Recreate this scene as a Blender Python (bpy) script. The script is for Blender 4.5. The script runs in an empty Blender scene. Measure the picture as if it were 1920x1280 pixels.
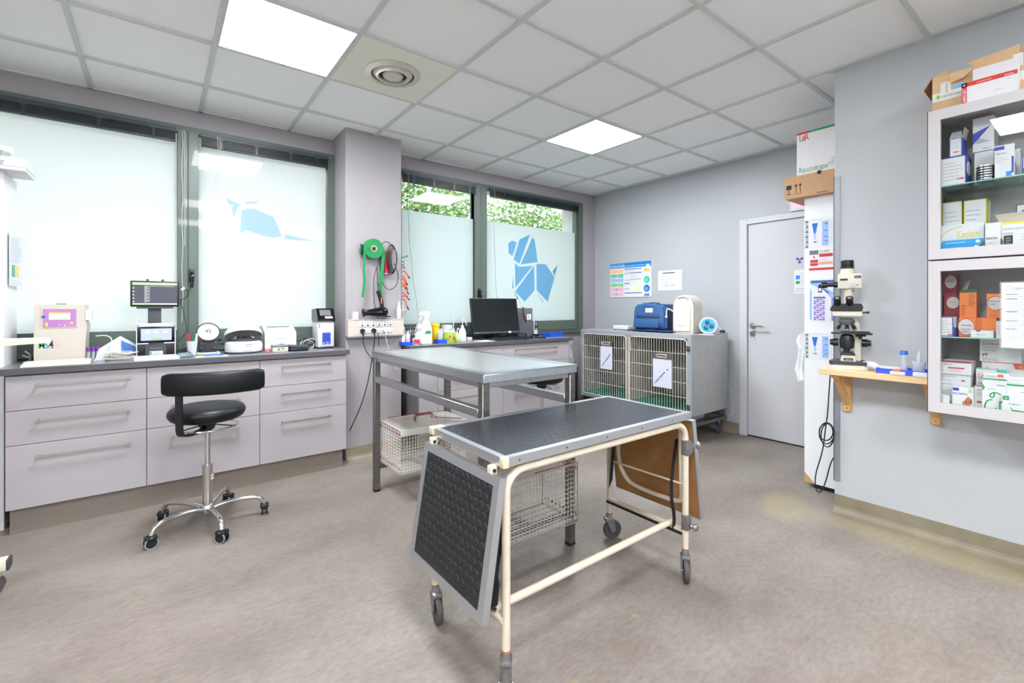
import bpy, bmesh, math, random
from mathutils import Vector, Matrix, noise
random.seed(7)
R = math.radians
PI = math.pi
SC = bpy.context.scene
COL = SC.collection

# ---------------------------------------------------------------- camera
CAM_H = 1.24
YAW = 0.65388
FPX = 865.4
VPX, VPY = 960.0, 574.5
cam_data = bpy.data.cameras.new('camera')
cam_data.sensor_width = 36.0
cam_data.lens = FPX / 1920 * 36.0
cam_data.shift_y = -(640 - VPY) / 1920
cam_data.clip_start = 0.05
cam = bpy.data.objects.new('camera', cam_data)
COL.objects.link(cam)
cam.location = (0, 0, CAM_H)
cam.rotation_euler = (PI / 2, 0, -YAW)
SC.camera = cam

# ---------------------------------------------------------------- sky and exposure
world = bpy.data.worlds.new('overcast_sky')
SC.world = world
world.use_nodes = True
_bg = world.node_tree.nodes['Background']
_bg.inputs[0].default_value = (0.98, 0.985, 1.0, 1)
_bg.inputs[1].default_value = 0.85
SC.view_settings.view_transform = 'Standard'
SC.view_settings.look = 'None'
SC.view_settings.gamma = 1
SC.view_settings.use_curve_mapping = False
SC.view_settings.exposure = 1.45
LAMP_POWER = 26.0
SC.cycles.max_bounces = 10
SC.cycles.diffuse_bounces = 6
SC.cycles.glossy_bounces = 5
SC.cycles.transmission_bounces = 8
SC.cycles.transparent_max_bounces = 12
SC.cycles.sample_clamp_indirect = 8.0
SC.cycles.caustics_reflective = False
SC.cycles.caustics_refractive = False


# ---------------------------------------------------------------- measuring
def _ray(u, v):
    a = (u - VPX) / FPX
    b = -(v - VPY) / FPX
    s, c = math.sin(YAW), math.cos(YAW)
    return s + a * c, c - a * s, b


def on_x(u, v, x):
    r = _ray(u, v)
    t = x / r[0]
    return Vector((x, r[1] * t, CAM_H + r[2] * t))


def on_y(u, v, y):
    r = _ray(u, v)
    t = y / r[1]
    return Vector((r[0] * t, y, CAM_H + r[2] * t))


def on_z(u, v, z):
    r = _ray(u, v)
    t = (z - CAM_H) / r[2]
    return Vector((r[0] * t, r[1] * t, z))


# ---------------------------------------------------------------- materials
def lin(c):
    c = c / 255.0
    return c / 12.92 if c <= 0.04045 else ((c + 0.055) / 1.055) ** 2.4


def rgb(r, g, b):
    return (lin(r), lin(g), lin(b), 1.0)


_M = {}


def mat(name, col, rough=0.5, metal=0.0, var=0.0, scale=20.0, bump=0.0, spec=0.5, trans=0.0, alpha=1.0, emit=None, power=0.0, coat=0.0, stretch=None):
    if name in _M:
        return _M[name]
    m = bpy.data.materials.new(name)
    m.use_nodes = True
    nt = m.node_tree
    b = nt.nodes['Principled BSDF']
    c = rgb(*col)
    b.inputs['Base Color'].default_value = c
    b.inputs['Roughness'].default_value = rough
    b.inputs['Metallic'].default_value = metal
    b.inputs['Specular IOR Level'].default_value = spec
    b.inputs['Transmission Weight'].default_value = trans
    b.inputs['Alpha'].default_value = alpha
    b.inputs['Coat Weight'].default_value = coat
    if emit:
        b.inputs['Emission Color'].default_value = rgb(*emit)
        b.inputs['Emission Strength'].default_value = power
    if var or bump:
        tc = nt.nodes.new('ShaderNodeTexCoord')
        n = nt.nodes.new('ShaderNodeTexNoise')
        n.inputs['Scale'].default_value = scale
        n.inputs['Detail'].default_value = 4
        src = tc.outputs['Object']
        if stretch:
            mp = nt.nodes.new('ShaderNodeMapping')
            mp.inputs['Scale'].default_value = stretch
            nt.links.new(src, mp.inputs['Vector'])
            src = mp.outputs['Vector']
        nt.links.new(src, n.inputs['Vector'])
        if var:
            r = nt.nodes.new('ShaderNodeValToRGB')
            r.color_ramp.elements[0].position = 0.3
            r.color_ramp.elements[1].position = 0.7
            r.color_ramp.elements[0].color = tuple(max(0, x * (1 - var)) for x in c[:3]) + (1,)
            r.color_ramp.elements[1].color = tuple(min(1, x * (1 + var)) for x in c[:3]) + (1,)
            nt.links.new(n.outputs['Fac'], r.inputs['Fac'])
            nt.links.new(r.outputs['Color'], b.inputs['Base Color'])
        if bump:
            bp = nt.nodes.new('ShaderNodeBump')
            bp.inputs['Strength'].default_value = bump
            bp.inputs['Distance'].default_value = 0.004
            nt.links.new(n.outputs['Fac'], bp.inputs['Height'])
            nt.links.new(bp.outputs['Normal'], b.inputs['Normal'])
    _M[name] = m
    return m


def sheet_mat(name, col, opacity, rough=0.3):
    """thin clear or milky plastic: part surface, part see-through"""
    if name in _M:
        return _M[name]
    m = bpy.data.materials.new(name)
    m.use_nodes = True
    nt = m.node_tree
    b = nt.nodes['Principled BSDF']
    b.inputs['Base Color'].default_value = rgb(*col)
    b.inputs['Roughness'].default_value = rough
    b.inputs['Alpha'].default_value = opacity
    _M[name] = m
    return m


def glass_mat(name, tint=(245, 250, 250), refl=0.08, rough=0.0):
    if name in _M:
        return _M[name]
    m = bpy.data.materials.new(name)
    m.use_nodes = True
    nt = m.node_tree
    nt.nodes.clear()
    out = nt.nodes.new('ShaderNodeOutputMaterial')
    mix = nt.nodes.new('ShaderNodeMixShader')
    tr = nt.nodes.new('ShaderNodeBsdfTransparent')
    gl = nt.nodes.new('ShaderNodeBsdfGlossy')
    lw = nt.nodes.new('ShaderNodeLayerWeight')
    lw.inputs['Blend'].default_value = 0.5
    pw = nt.nodes.new('ShaderNodeMath')
    pw.operation = 'POWER'
    pw.inputs[1].default_value = 5.0
    fr = nt.nodes.new('ShaderNodeMath')
    fr.operation = 'MULTIPLY_ADD'
    fr.inputs[1].default_value = 0.9
    fr.inputs[2].default_value = refl / 2
    nt.links.new(lw.outputs['Facing'], pw.inputs[0])
    nt.links.new(pw.outputs[0], fr.inputs[0])
    tr.inputs['Color'].default_value = rgb(*tint)
    gl.inputs['Roughness'].default_value = rough
    nt.links.new(fr.outputs[0], mix.inputs[0])
    nt.links.new(tr.outputs[0], mix.inputs[1])
    nt.links.new(gl.outputs[0], mix.inputs[2])
    nt.links.new(mix.outputs[0], out.inputs[0])
    _M[name] = m
    return m


def film_mat(name, col, clear=0.0):
    if name in _M:
        return _M[name]
    m = bpy.data.materials.new(name)
    m.use_nodes = True
    nt = m.node_tree
    nt.nodes.clear()
    out = nt.nodes.new('ShaderNodeOutputMaterial')
    tl = nt.nodes.new('ShaderNodeBsdfTranslucent')
    df = nt.nodes.new('ShaderNodeBsdfDiffuse')
    gl = nt.nodes.new('ShaderNodeBsdfGlossy')
    tr = nt.nodes.new('ShaderNodeBsdfTransparent')
    gl.inputs['Roughness'].default_value = 0.05
    a, b_, c_ = (nt.nodes.new('ShaderNodeMixShader') for _ in range(3))
    tl.inputs['Color'].default_value = rgb(*col)
    df.inputs['Color'].default_value = rgb(*col)
    a.inputs[0].default_value = 0.15
    b_.inputs[0].default_value = 0.03
    c_.inputs[0].default_value = clear
    nt.links.new(tl.outputs[0], a.inputs[1])
    nt.links.new(df.outputs[0], a.inputs[2])
    nt.links.new(a.outputs[0], b_.inputs[1])
    nt.links.new(gl.outputs[0], b_.inputs[2])
    nt.links.new(b_.outputs[0], c_.inputs[1])
    nt.links.new(tr.outputs[0], c_.inputs[2])
    nt.links.new(c_.outputs[0], out.inputs[0])
    _M[name] = m
    return m


# ---------------------------------------------------------------- mesh builder
_txt_cache = {}


def text_mesh(s, bold):
    k = (s, bold)
    if k not in _txt_cache:
        cu = bpy.data.curves.new('lettering', 'FONT')
        cu.body = s
        cu.size = 1.0
        cu.resolution_u = 2
        cu.offset = 0.004 if bold else 0.0
        o = bpy.data.objects.new('lettering', cu)
        COL.objects.link(o)
        bpy.context.view_layer.update()
        dg = bpy.context.evaluated_depsgraph_get()
        me = bpy.data.meshes.new_from_object(o.evaluated_get(dg))
        vs = [tuple(v.co) for v in me.vertices]
        fs = [tuple(p.vertices) for p in me.polygons]
        bpy.data.objects.remove(o)
        bpy.data.curves.remove(cu)
        bpy.data.meshes.remove(me)
        _txt_cache[k] = (vs, fs)
    return _txt_cache[k]


def frame_m(o, x, y):
    """matrix with origin o, x axis along x, y axis near y"""
    x = Vector(x).normalized()
    z = x.cross(Vector(y)).normalized()
    y = z.cross(x)
    m = Matrix((x, y, z)).transposed().to_4x4()
    m.translation = Vector(o)
    return m


def T(x=0, y=0, z=0, rx=0, ry=0, rz=0):
    return Matrix.Translation((x, y, z)) @ Matrix.Rotation(rz, 4, 'Z') @ Matrix.Rotation(ry, 4, 'Y') @ Matrix.Rotation(rx, 4, 'X')


class MB:
    def __init__(self, M=None):
        self.v, self.f, self.fm, self.fs, self.ms = [], [], [], [], []
        self.M = M or Matrix.Identity(4)

    def mi(self, m):
        if m not in self.ms:
            self.ms.append(m)
        return self.ms.index(m)

    def add(self, vs, fs, m, smooth=False, M=None):
        MM = self.M @ M if M is not None else self.M
        n = len(self.v)
        self.v += [tuple(MM @ Vector(p)) for p in vs]
        k = self.mi(m)
        for f in fs:
            self.f.append([i + n for i in f])
            self.fm.append(k)
            self.fs.append(smooth)
        return self

    def box(self, x0, y0, z0, x1, y1, z1, m, M=None):
        vs = [(x, y, z) for x in (x0, x1) for y in (y0, y1) for z in (z0, z1)]
        fs = [(0, 1, 3, 2), (4, 6, 7, 5), (0, 4, 5, 1), (2, 3, 7, 6), (0, 2, 6, 4), (1, 5, 7, 3)]
        return self.add(vs, fs, m, False, M)

    def rbox(self, x0, y0, z0, x1, y1, z1, m, r=0.005, seg=2, M=None):
        bm = bmesh.new()
        bmesh.ops.create_cube(bm, size=1)
        for v in bm.verts:
            v.co = Vector(((x0 + x1) / 2 + v.co.x * (x1 - x0), (y0 + y1) / 2 + v.co.y * (y1 - y0), (z0 + z1) / 2 + v.co.z * (z1 - z0)))
        r = min(r, 0.49 * min(x1 - x0, y1 - y0, z1 - z0))
        bmesh.ops.bevel(bm, geom=bm.edges[:], offset=r, segments=seg, affect='EDGES', profile=0.5)
        bm.verts.ensure_lookup_table()
        self.add([tuple(v.co) for v in bm.verts], [[v.index for v in f.verts] for f in bm.faces], m, True, M)
        bm.free()
        return self

    def prism(self, poly, z0, z1, m, M=None, smooth=False):
        n = len(poly)
        vs = [(x, y, z0) for x, y in poly] + [(x, y, z1) for x, y in poly]
        a = sum(poly[i][0] * poly[(i + 1) % n][1] - poly[(i + 1) % n][0] * poly[i][1] for i in range(n))
        lo, hi = list(range(n)), list(range(n, 2 * n))
        if a > 0:
            lo = lo[::-1]
        else:
            hi = hi[::-1]
        self.add(vs, [lo, hi], m, False, M)
        side = []
        for i in range(n):
            j = (i + 1) % n
            side.append((i, j, j + n, i + n) if a > 0 else (j, i, i + n, j + n))
        return self.add(vs, side, m, smooth, M)

    def cyl(self, p0, p1, r0, m, r1=None, seg=16, caps=True, M=None):
        r1 = r0 if r1 is None else r1
        p0, p1 = Vector(p0), Vector(p1)
        d = (p1 - p0).normalized()
        a = Vector((0, 0, 1)) if abs(d.z) < 0.9 else Vector((1, 0, 0))
        u = d.cross(a).normalized()
        w = d.cross(u)
        vs = []
        for p, r in ((p0, r0), (p1, r1)):
            for i in range(seg):
                t = 2 * PI * i / seg
                vs.append(p + (u * math.cos(t) + w * math.sin(t)) * r)
        sides = [(i, (i + 1) % seg, (i + 1) % seg + seg, i + seg) for i in range(seg)]
        self.add(vs, sides, m, True, M)
        if caps:
            self.add(vs, [list(range(seg))[::-1], list(range(seg, 2 * seg))], m, False, M)
        return self

    def lathe(self, prof, m, seg=24, M=None, caps=True):
        """prof: list of (radius, z) going up"""
        vs, fs = [], []
        for r, z in prof:
            for i in range(seg):
                t = 2 * PI * i / seg
                vs.append((r * math.cos(t), r * math.sin(t), z))
        for k in range(len(prof) - 1):
            for i in range(seg):
                j = (i + 1) % seg
                fs.append((k * seg + i, k * seg + j, (k + 1) * seg + j, (k + 1) * seg + i))
        self.add(vs, fs, m, True, M)
        ends = []
        if caps and prof[0][0] > 1e-4:
            ends.append(list(range(seg))[::-1])
        if caps and prof[-1][0] > 1e-4:
            ends.append(list(range((len(prof) - 1) * seg, len(prof) * seg)))
        if ends:
            self.add(vs, ends, m, False, M)
        return self

    def ell(self, c, r, m, seg=20, rings=12, M=None):
        prof = [(max(1e-5, math.sin(PI * k / rings)), -math.cos(PI * k / rings)) for k in range(rings + 1)]
        S = Matrix.Translation(c) @ Matrix.Diagonal((r[0], r[1], r[2], 1))
        return self.lathe(prof, m, seg, (M @ S) if M is not None else S)

    def tube(self, pts, r, m, seg=8, closed=False, M=None, smooth_iter=0, flat=None):
        pts = [Vector(p) for p in pts]
        for _ in range(smooth_iter):
            q = [] if closed else [pts[0]]
            rng = range(len(pts)) if closed else range(len(pts) - 1)
            for i in rng:
                a, b = pts[i], pts[(i + 1) % len(pts)]
                q += [a * 0.75 + b * 0.25, a * 0.25 + b * 0.75]
            if not closed:
                q.append(pts[-1])
            pts = q
        n = len(pts)
        vs, fs = [], []
        prev = None
        for i, p in enumerate(pts):
            if closed:
                d = pts[(i + 1) % n] - pts[i - 1]
            else:
                d = pts[min(i + 1, n - 1)] - pts[max(i - 1, 0)]
            d.normalize()
            if prev is None:
                a = Vector((0, 0, 1)) if abs(d.z) < 0.9 else Vector((1, 0, 0))
                u = d.cross(a).normalized()
            else:
                u = (prev - d * prev.dot(d))
                u = u.normalized() if u.length > 1e-6 else d.orthogonal().normalized()
            prev = u
            w = d.cross(u)
            for k in range(seg):
                t = 2 * PI * k / seg + (PI / seg if seg == 4 else 0)
                if flat:
                    vs.append(p + u * math.cos(t) * r * flat[0] + w * math.sin(t) * r * flat[1])
                else:
                    vs.append(p + (u * math.cos(t) + w * math.sin(t)) * r)
        m_ = n if closed else n - 1
        for i in range(m_):
            j = (i + 1) % n
            for k in range(seg):
                l = (k + 1) % seg
                fs.append((i * seg + k, i * seg + l, j * seg + l, j * seg + k))
        self.add(vs, fs, m, seg > 4, M)
        if not closed:
            self.add(vs, [list(range(seg))[::-1], list(range((n - 1) * seg, n * seg))], m, False, M)
        return self

    def quad(self, a, b, c, d, m, M=None):
        return self.add([a, b, c, d], [(0, 1, 2, 3)], m, False, M)

    def poly(self, pts, m, M=None):
        return self.add(pts, [list(range(len(pts)))], m, False, M)

    def text(self, s, M, size, m, bold=False, width=None, center=False):
        """lettering in the XY plane of M, baseline on x axis"""
        vs, fs = text_mesh(s, bold)
        if not vs:
            return self
        x0 = min(v[0] for v in vs)
        x1 = max(v[0] for v in vs)
        sx = size if width is None else width / max(1e-6, x1 - x0)
        ox = -(x0 + x1) / 2 if center else -x0
        return self.add([((v[0] + ox) * sx, v[1] * size, 0) for v in vs], fs, m, False, M)

    def build(self, name, parent=None, label=None, kind=None, bevel=0):
        me = bpy.data.meshes.new(name)
        me.from_pydata([tuple(v) for v in self.v], [], self.f)
        for m in self.ms:
            me.materials.append(m)
        me.polygons.foreach_set('material_index', self.fm)
        me.polygons.foreach_set('use_smooth', self.fs)
        me.update()
        if any(self.fs):
            me.set_sharp_from_angle(angle=R(38))
        o = bpy.data.objects.new(name, me)
        COL.objects.link(o)
        if parent is not None:
            o.parent = parent
        if label:
            o['label'] = label
        if kind:
            o['kind'] = kind
        if bevel:
            b = o.modifiers.new('edge', 'BEVEL')
            b.width = bevel
            b.segments = 2
            b.limit_method = 'ANGLE'
            b.angle_limit = R(40)
        return o


def thing(name, label, cat, loc=(0, 0, 0), rz=0, group=None):
    o = bpy.data.objects.new(name, None)
    o.empty_display_size = 0.05
    COL.objects.link(o)
    o.location = loc
    o.rotation_euler = (0, 0, rz)
    o['label'] = label
    o['category'] = cat
    if group:
        o['group'] = group
    return o


def solo(mb, name, label, cat, loc=(0, 0, 0), rz=0, group=None, bevel=0, kind=None):
    """a thing that is one mesh, built round its own base"""
    o = mb.build(name, bevel=bevel)
    o.location = loc
    o.rotation_euler = (0, 0, rz)
    o['label'] = label
    o['category'] = cat
    if group:
        o['group'] = group
    if kind:
        o['kind'] = kind
    return o


def struct(mb, name, parent=None, bevel=0):
    return mb.build(name, parent, kind=None if parent else 'structure', bevel=bevel)


def copy_tree(o, parent=None, label=None, loc=None, rz=None):
    c = o.copy()
    COL.objects.link(c)
    if parent is not None:
        c.parent = parent
    if label:
        c['label'] = label
    if loc is not None:
        c.location = loc
    if rz is not None:
        c.rotation_euler = (0, 0, rz)
    for ch in [x for x in bpy.data.objects if x.parent == o]:
        copy_tree(ch, c)
    return c


# ---------------------------------------------------------------- palette
WHITE = mat('white_plastic', (208, 208, 210), 0.35)
CREAM = mat('cream_plastic', (198, 190, 178), 0.4)
BLACK = mat('black_plastic', (18, 19, 22), 0.4)
BLACKG = mat('black_gloss', (10, 12, 16), 0.12)
GREY = mat('grey_plastic', (120, 122, 126), 0.45)
DGREY = mat('dark_grey_plastic', (60, 62, 68), 0.45)
CHROME = mat('chrome', (215, 215, 215), 0.12, 1.0)
STEEL = mat('brushed_steel', (176, 178, 180), 0.32, 1.0, var=0.12, scale=60, stretch=(1, 14, 1))
STEELD = mat('dull_steel', (132, 130, 126), 0.38, 1.0, var=0.12, scale=40)
ALU = mat('aluminium', (196, 198, 202), 0.35, 0.9)
PAPER = mat('white_paper', (224, 225, 228), 0.6)
CARD = mat('white_carton', (222, 220, 221), 0.55)
BROWNCARD = mat('brown_cardboard', (190, 150, 112), 0.75, var=0.06, scale=30)
INK = mat('print_grey', (110, 112, 122), 0.6)
INKD = mat('print_dark', (40, 42, 50), 0.6)
INKL = mat('print_pale_grey', (176, 178, 186), 0.6)
REDP = mat('print_red', (206, 48, 44), 0.5)
BLUEP = mat('print_blue', (36, 70, 170), 0.5)
SKYP = mat('print_sky_blue', (40, 142, 214), 0.5)
GREENP = mat('print_green', (30, 150, 78), 0.5)
YELP = mat('print_yellow', (226, 206, 40), 0.5)
ORP = mat('print_orange', (238, 120, 44), 0.5)
PINKP = mat('print_pink', (240, 168, 196), 0.5)
# ================================================================ THE ROOM
WY = 4.10            # window wall
WX = 4.50            # door wall
NX = 3.28            # near wall with the cabinet
NY = 1.04            # where that wall ends
CEIL = 2.67
XL, YB = -2.9, -2.3  # left and rear walls, outside the photo


def wall_paint(name, col, col2):
    m = bpy.data.materials.new(name)
    m.use_nodes = True
    nt = m.node_tree
    b = nt.nodes['Principled BSDF']
    tc = nt.nodes.new('ShaderNodeTexCoord')
    n = nt.nodes.new('ShaderNodeTexNoise')
    n.inputs['Scale'].default_value = 1.4
    n.inputs['Detail'].default_value = 3
    r = nt.nodes.new('ShaderNodeValToRGB')
    r.color_ramp.elements[0].position = 0.35
    r.color_ramp.elements[1].position = 0.65
    r.color_ramp.elements[0].color = rgb(*col)
    r.color_ramp.elements[1].color = rgb(*col2)
    n2 = nt.nodes.new('ShaderNodeTexNoise')
    n2.inputs['Scale'].default_value = 90
    bp = nt.nodes.new('ShaderNodeBump')
    bp.inputs['Strength'].default_value = 0.06
    bp.inputs['Distance'].default_value = 0.004
    nt.links.new(tc.outputs['Object'], n.inputs['Vector'])
    nt.links.new(tc.outputs['Object'], n2.inputs['Vector'])
    nt.links.new(n.outputs['Fac'], r.inputs['Fac'])
    nt.links.new(r.outputs['Color'], b.inputs['Base Color'])
    nt.links.new(n2.outputs['Fac'], bp.inputs['Height'])
    nt.links.new(bp.outputs['Normal'], b.inputs['Normal'])
    b.inputs['Roughness'].default_value = 0.42
    b.inputs['Specular IOR Level'].default_value = 0.35
    return m


WALL_A = wall_paint('grey_wall_paint', (158, 153, 155), (162, 157, 159))
WALL_B = wall_paint('cool_grey_wall_paint', (188, 191, 194), (192, 195, 198))
WALL_C = wall_paint('cool_grey_wall_paint_shaded', (176, 179, 182), (180, 183, 186))  # near wall's paint, darkened: shade on the door wall put into the colour
WHITE_RENDER = mat('white_outside_render', (225, 225, 222), 0.8)


def floor_mat(name, streak_y=True):
    m = bpy.data.materials.new(name)
    m.use_nodes = True
    nt = m.node_tree
    b = nt.nodes['Principled BSDF']
    L = nt.links.new
    tc = nt.nodes.new('ShaderNodeTexCoord')
    mp = nt.nodes.new('ShaderNodeMapping')
    mp.inputs['Scale'].default_value = (0.8, 1.25, 1.6)
    mp.inputs['Rotation'].default_value = (0, 0, R(-8))
    L(tc.outputs['Object'], mp.inputs['Vector'])
    big = nt.nodes.new('ShaderNodeTexNoise')
    big.inputs['Scale'].default_value = 1.6
    big.inputs['Detail'].default_value = 5
    big.inputs['Roughness'].default_value = 0.6
    L(mp.outputs['Vector'], big.inputs['Vector'])
    r = nt.nodes.new('ShaderNodeValToRGB')
    e = r.color_ramp.elements
    e[0].position, e[0].color = 0.30, rgb(114, 105, 97)
    e[1].position, e[1].color = 0.72, rgb(143, 136, 130)
    e2 = e.new(0.5)
    e2.color = rgb(131, 121, 113)
    L(big.outputs['Fac'], r.inputs['Fac'])
    mp2 = nt.nodes.new('ShaderNodeMapping')
    mp2.inputs['Scale'].default_value = (11, 24, 30)
    mp2.inputs['Rotation'].default_value = (0, 0, R(10))
    L(tc.outputs['Object'], mp2.inputs['Vector'])
    fine = nt.nodes.new('ShaderNodeTexNoise')
    fine.inputs['Scale'].default_value = 2.2
    fine.inputs['Detail'].default_value = 7
    fine.inputs['Roughness'].default_value = 0.75
    L(mp2.outputs['Vector'], fine.inputs['Vector'])
    r2 = nt.nodes.new('ShaderNodeValToRGB')
    r2.color_ramp.elements[0].position, r2.color_ramp.elements[0].color = 0.3, (0.72, 0.72, 0.72, 1)
    r2.color_ramp.elements[1].position, r2.color_ramp.elements[1].color = 0.7, (1.2, 1.2, 1.2, 1)
    L(fine.outputs['Fac'], r2.inputs['Fac'])
    mul = nt.nodes.new('ShaderNodeMixRGB')
    mul.blend_type = 'MULTIPLY'
    mul.inputs[0].default_value = 0.9
    L(r.outputs['Color'], mul.inputs[1])
    L(r2.outputs['Color'], mul.inputs[2])
    # yellowed wear along the near wall and in front of the white cupboard, few small spots
    sep = nt.nodes.new('ShaderNodeSeparateXYZ')
    L(tc.outputs['Object'], sep.inputs[0])

    def blob(cx, cy, rx, ry, rot=0.0):
        a = nt.nodes.new('ShaderNodeMapping')
        a.vector_type = 'TEXTURE'
        a.inputs['Location'].default_value = (cx, cy, 0)
        a.inputs['Rotation'].default_value = (0, 0, rot)
        a.inputs['Scale'].default_value = (rx, ry, 1)
        L(tc.outputs['Object'], a.inputs['Vector'])
        g = nt.nodes.new('ShaderNodeVectorMath')
        g.operation = 'LENGTH'
        L(a.outputs['Vector'], g.inputs[0])
        mr = nt.nodes.new('ShaderNodeMapRange')
        mr.inputs['From Min'].default_value = 1.0
        mr.inputs['From Max'].default_value = 0.55
        L(g.outputs['Value'], mr.inputs['Value'])
        return mr.outputs['Result']

    cur = None
    for q in [(3.13, 0.5, 0.16, 0.75, 0.0), (3.1, 1.25, 0.30, 0.16, R(20)), (1.27, 0.83, 0.03, 0.022, 0), (1.08, 1.08, 0.03, 0.02, 0), (1.52, 1.17, 0.018, 0.02, 0)]:
        s_ = blob(*q)
        if cur is None:
            cur = s_
        else:
            mx = nt.nodes.new('ShaderNodeMath')
            mx.operation = 'MAXIMUM'
            L(cur, mx.inputs[0])
            L(s_, mx.inputs[1])
            cur = mx.outputs[0]
    sc = nt.nodes.new('ShaderNodeMath')
    sc.operation = 'MULTIPLY'
    sc.inputs[1].default_value = 0.26
    L(cur, sc.inputs[0])
    mixy = nt.nodes.new('ShaderNodeMixRGB')
    mixy.inputs[2].default_value = rgb(170, 160, 96)
    L(sc.outputs[0], mixy.inputs[0])
    L(mul.outputs[0], mixy.inputs[1])
    seam = None
    for sx_ in (-0.9, 0.95 - 2.0, 2.62):
        d = nt.nodes.new('ShaderNodeMath')
        d.operation = 'COMPARE'
        d.inputs[1].default_value = sx_
        d.inputs[2].default_value = 0.0018
        L(sep.outputs['X'], d.inputs[0])
        if seam is None:
            seam = d.outputs[0]
        else:
            mx = nt.nodes.new('ShaderNodeMath')
            mx.operation = 'MAXIMUM'
            L(seam, mx.inputs[0])
            L(d.outputs[0], mx.inputs[1])
            seam = mx.outputs[0]
    sm = nt.nodes.new('ShaderNodeMixRGB')
    sm.inputs[2].default_value = rgb(128, 116, 106)
    L(seam, sm.inputs[0])
    L(mixy.outputs[0], sm.inputs[1])
    L(sm.outputs[0], b.inputs['Base Color'])
    b.inputs['Roughness'].default_value = 0.42
    b.inputs['Specular IOR Level'].default_value = 0.4
    bp = nt.nodes.new('ShaderNodeBump')
    bp.inputs['Strength'].default_value = 0.08
    bp.inputs['Distance'].default_value = 0.003
    L(fine.outputs['Fac'], bp.inputs['Height'])
    L(bp.outputs['Normal'], b.inputs['Normal'])
    return m


FLOOR = floor_mat('mottled_vinyl_floor')
SKIRT = mat('vinyl_skirting', (138, 128, 108), 0.5, var=0.14, scale=9)

b = MB()
b.box(XL - 0.3, YB - 0.3, -0.1, WX + 0.35, WY + 0.35, 0, FLOOR)
struct(b, 'floor')

# ceiling: tile slab, T-bar grid and lamps
GX0, GY0 = 0.846, 4.2
TILE = mat('ceiling_tile', (246, 247, 246), 0.85, var=0.015, scale=200, bump=0.05)
TBAR = mat('ceiling_grid_bar', (206, 209, 206), 0.5)
b = MB()
b.box(XL - 0.3, YB - 0.3, CEIL + 0.012, WX + 0.35, WY + 0.35, CEIL + 0.2, TILE)
x = GX0 - 0.6 * 6
while x < WX:
    if x > XL:
        b.box(x - 0.012, YB, CEIL - 0.001, x + 0.012, WY, CEIL + 0.013, TBAR)
    x += 0.6
y = GY0 - 0.6
while y > YB:
    b.box(XL, y - 0.012, CEIL - 0.0005, WX, y + 0.012, CEIL + 0.0125, TBAR)
    y -= 0.6
# edge trim along the walls
b.box(XL, WY - 0.02, CEIL - 0.001, WX, WY, CEIL + 0.013, TBAR)
b.box(WX - 0.02, NY, CEIL - 0.001, WX, WY, CEIL + 0.013, TBAR)
b.box(NX - 0.02, YB, CEIL - 0.001, NX, NY + 0.02, CEIL + 0.013, TBAR)
struct(b, 'ceiling')

LAMP = mat('lamp_panel', (255, 255, 255), 0.5, emit=(246, 250, 255), power=LAMP_POWER)
pan = MB().box(-0.283, -0.283, 0, 0.283, 0.283, 0.006, LAMP)
frm = MB()
for s in (-1, 1):
    frm.box(-0.292, s * 0.2875 - 0.006, -0.002, 0.292, s * 0.2875 + 0.006, 0.008, TBAR)
    frm.box(s * 0.2875 - 0.006, -0.292, -0.002, s * 0.2875 + 0.006, 0.292, 0.008, TBAR)
lamp0 = thing('ceiling_light', 'bright square ceiling panel light above the black stool, left of the air vent', 'ceiling light', group='ceiling panel lights')
pan.build('diffuser', lamp0)
frm.build('frame', lamp0)
lamp0.location = (GX0 - 0.3, GY0 - 1.5, CEIL + 0.001)
copy_tree(lamp0, label='smaller looking square ceiling panel light near the door wall', loc=(GX0 + 2.1, GY0 - 1.5, CEIL + 0.001))
for (lx, ly, ll) in [(GX0 - 0.3, GY0 - 3.9, 'square ceiling panel light straight above the photographer, mirrored in the cabinet glass'),
                 (GX0 - 2.7, GY0 - 3.9, 'square ceiling panel light left of and behind the photographer'),
                 (GX0 - 0.3, GY0 - 5.7, 'added unseen square ceiling fill light at the rear wall, middle of the three there'),  # this and the next two panels are added, unseen, to brighten the room
                 (GX0 + 1.5, GY0 - 5.7, 'added unseen square ceiling fill light at the rear wall nearest the cabinet wall'),
                 (GX0 - 2.7, GY0 - 5.7, 'added unseen square ceiling fill light at the rear wall in the far left corner')]:
    copy_tree(lamp0, label=ll, loc=(lx, ly, CEIL + 0.001))

# round air diffuser in its own tile
VENT = mat('aged_vent_plate', (232, 233, 216), 0.5)
VENTD = mat('vent_shadow_gap', (40, 40, 38), 0.6)
VRING = mat('vent_ring', (206, 202, 190), 0.4)
t = thing('air_vent', 'round ceiling air vent with concentric rings on a yellowed square plate', 'air vent', (GX0 + 0.3, GY0 - 1.5, CEIL))
MB().box(-0.288, -0.288, 0.0, 0.288, 0.288, 0.008, VENT).build('plate', t)
v = MB()
v.lathe([(0.0001, -0.001), (0.165, -0.001), (0.165, 0.0), (0.0001, 0.0)], VENTD, 40)
v.build('duct_opening', t)
for nm, r0, r1, dz in (('outer_ring', 0.128, 0.165, -0.012), ('middle_ring', 0.085, 0.118, -0.022)):
    v = MB()
    v.lathe([(r0, -0.002), (r0, dz), (r0 + 0.006, dz - 0.004), (r1, -0.006), (r1, -0.001)], VRING, 44, caps=False)
    v.build(nm, t)
v = MB()
v.lathe([(0.0001, -0.03), (0.03, -0.029), (0.055, -0.022), (0.062, -0.012), (0.05, -0.004), (0.0001, -0.003)], VRING, 36)
v.build('centre_cone', t)

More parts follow.
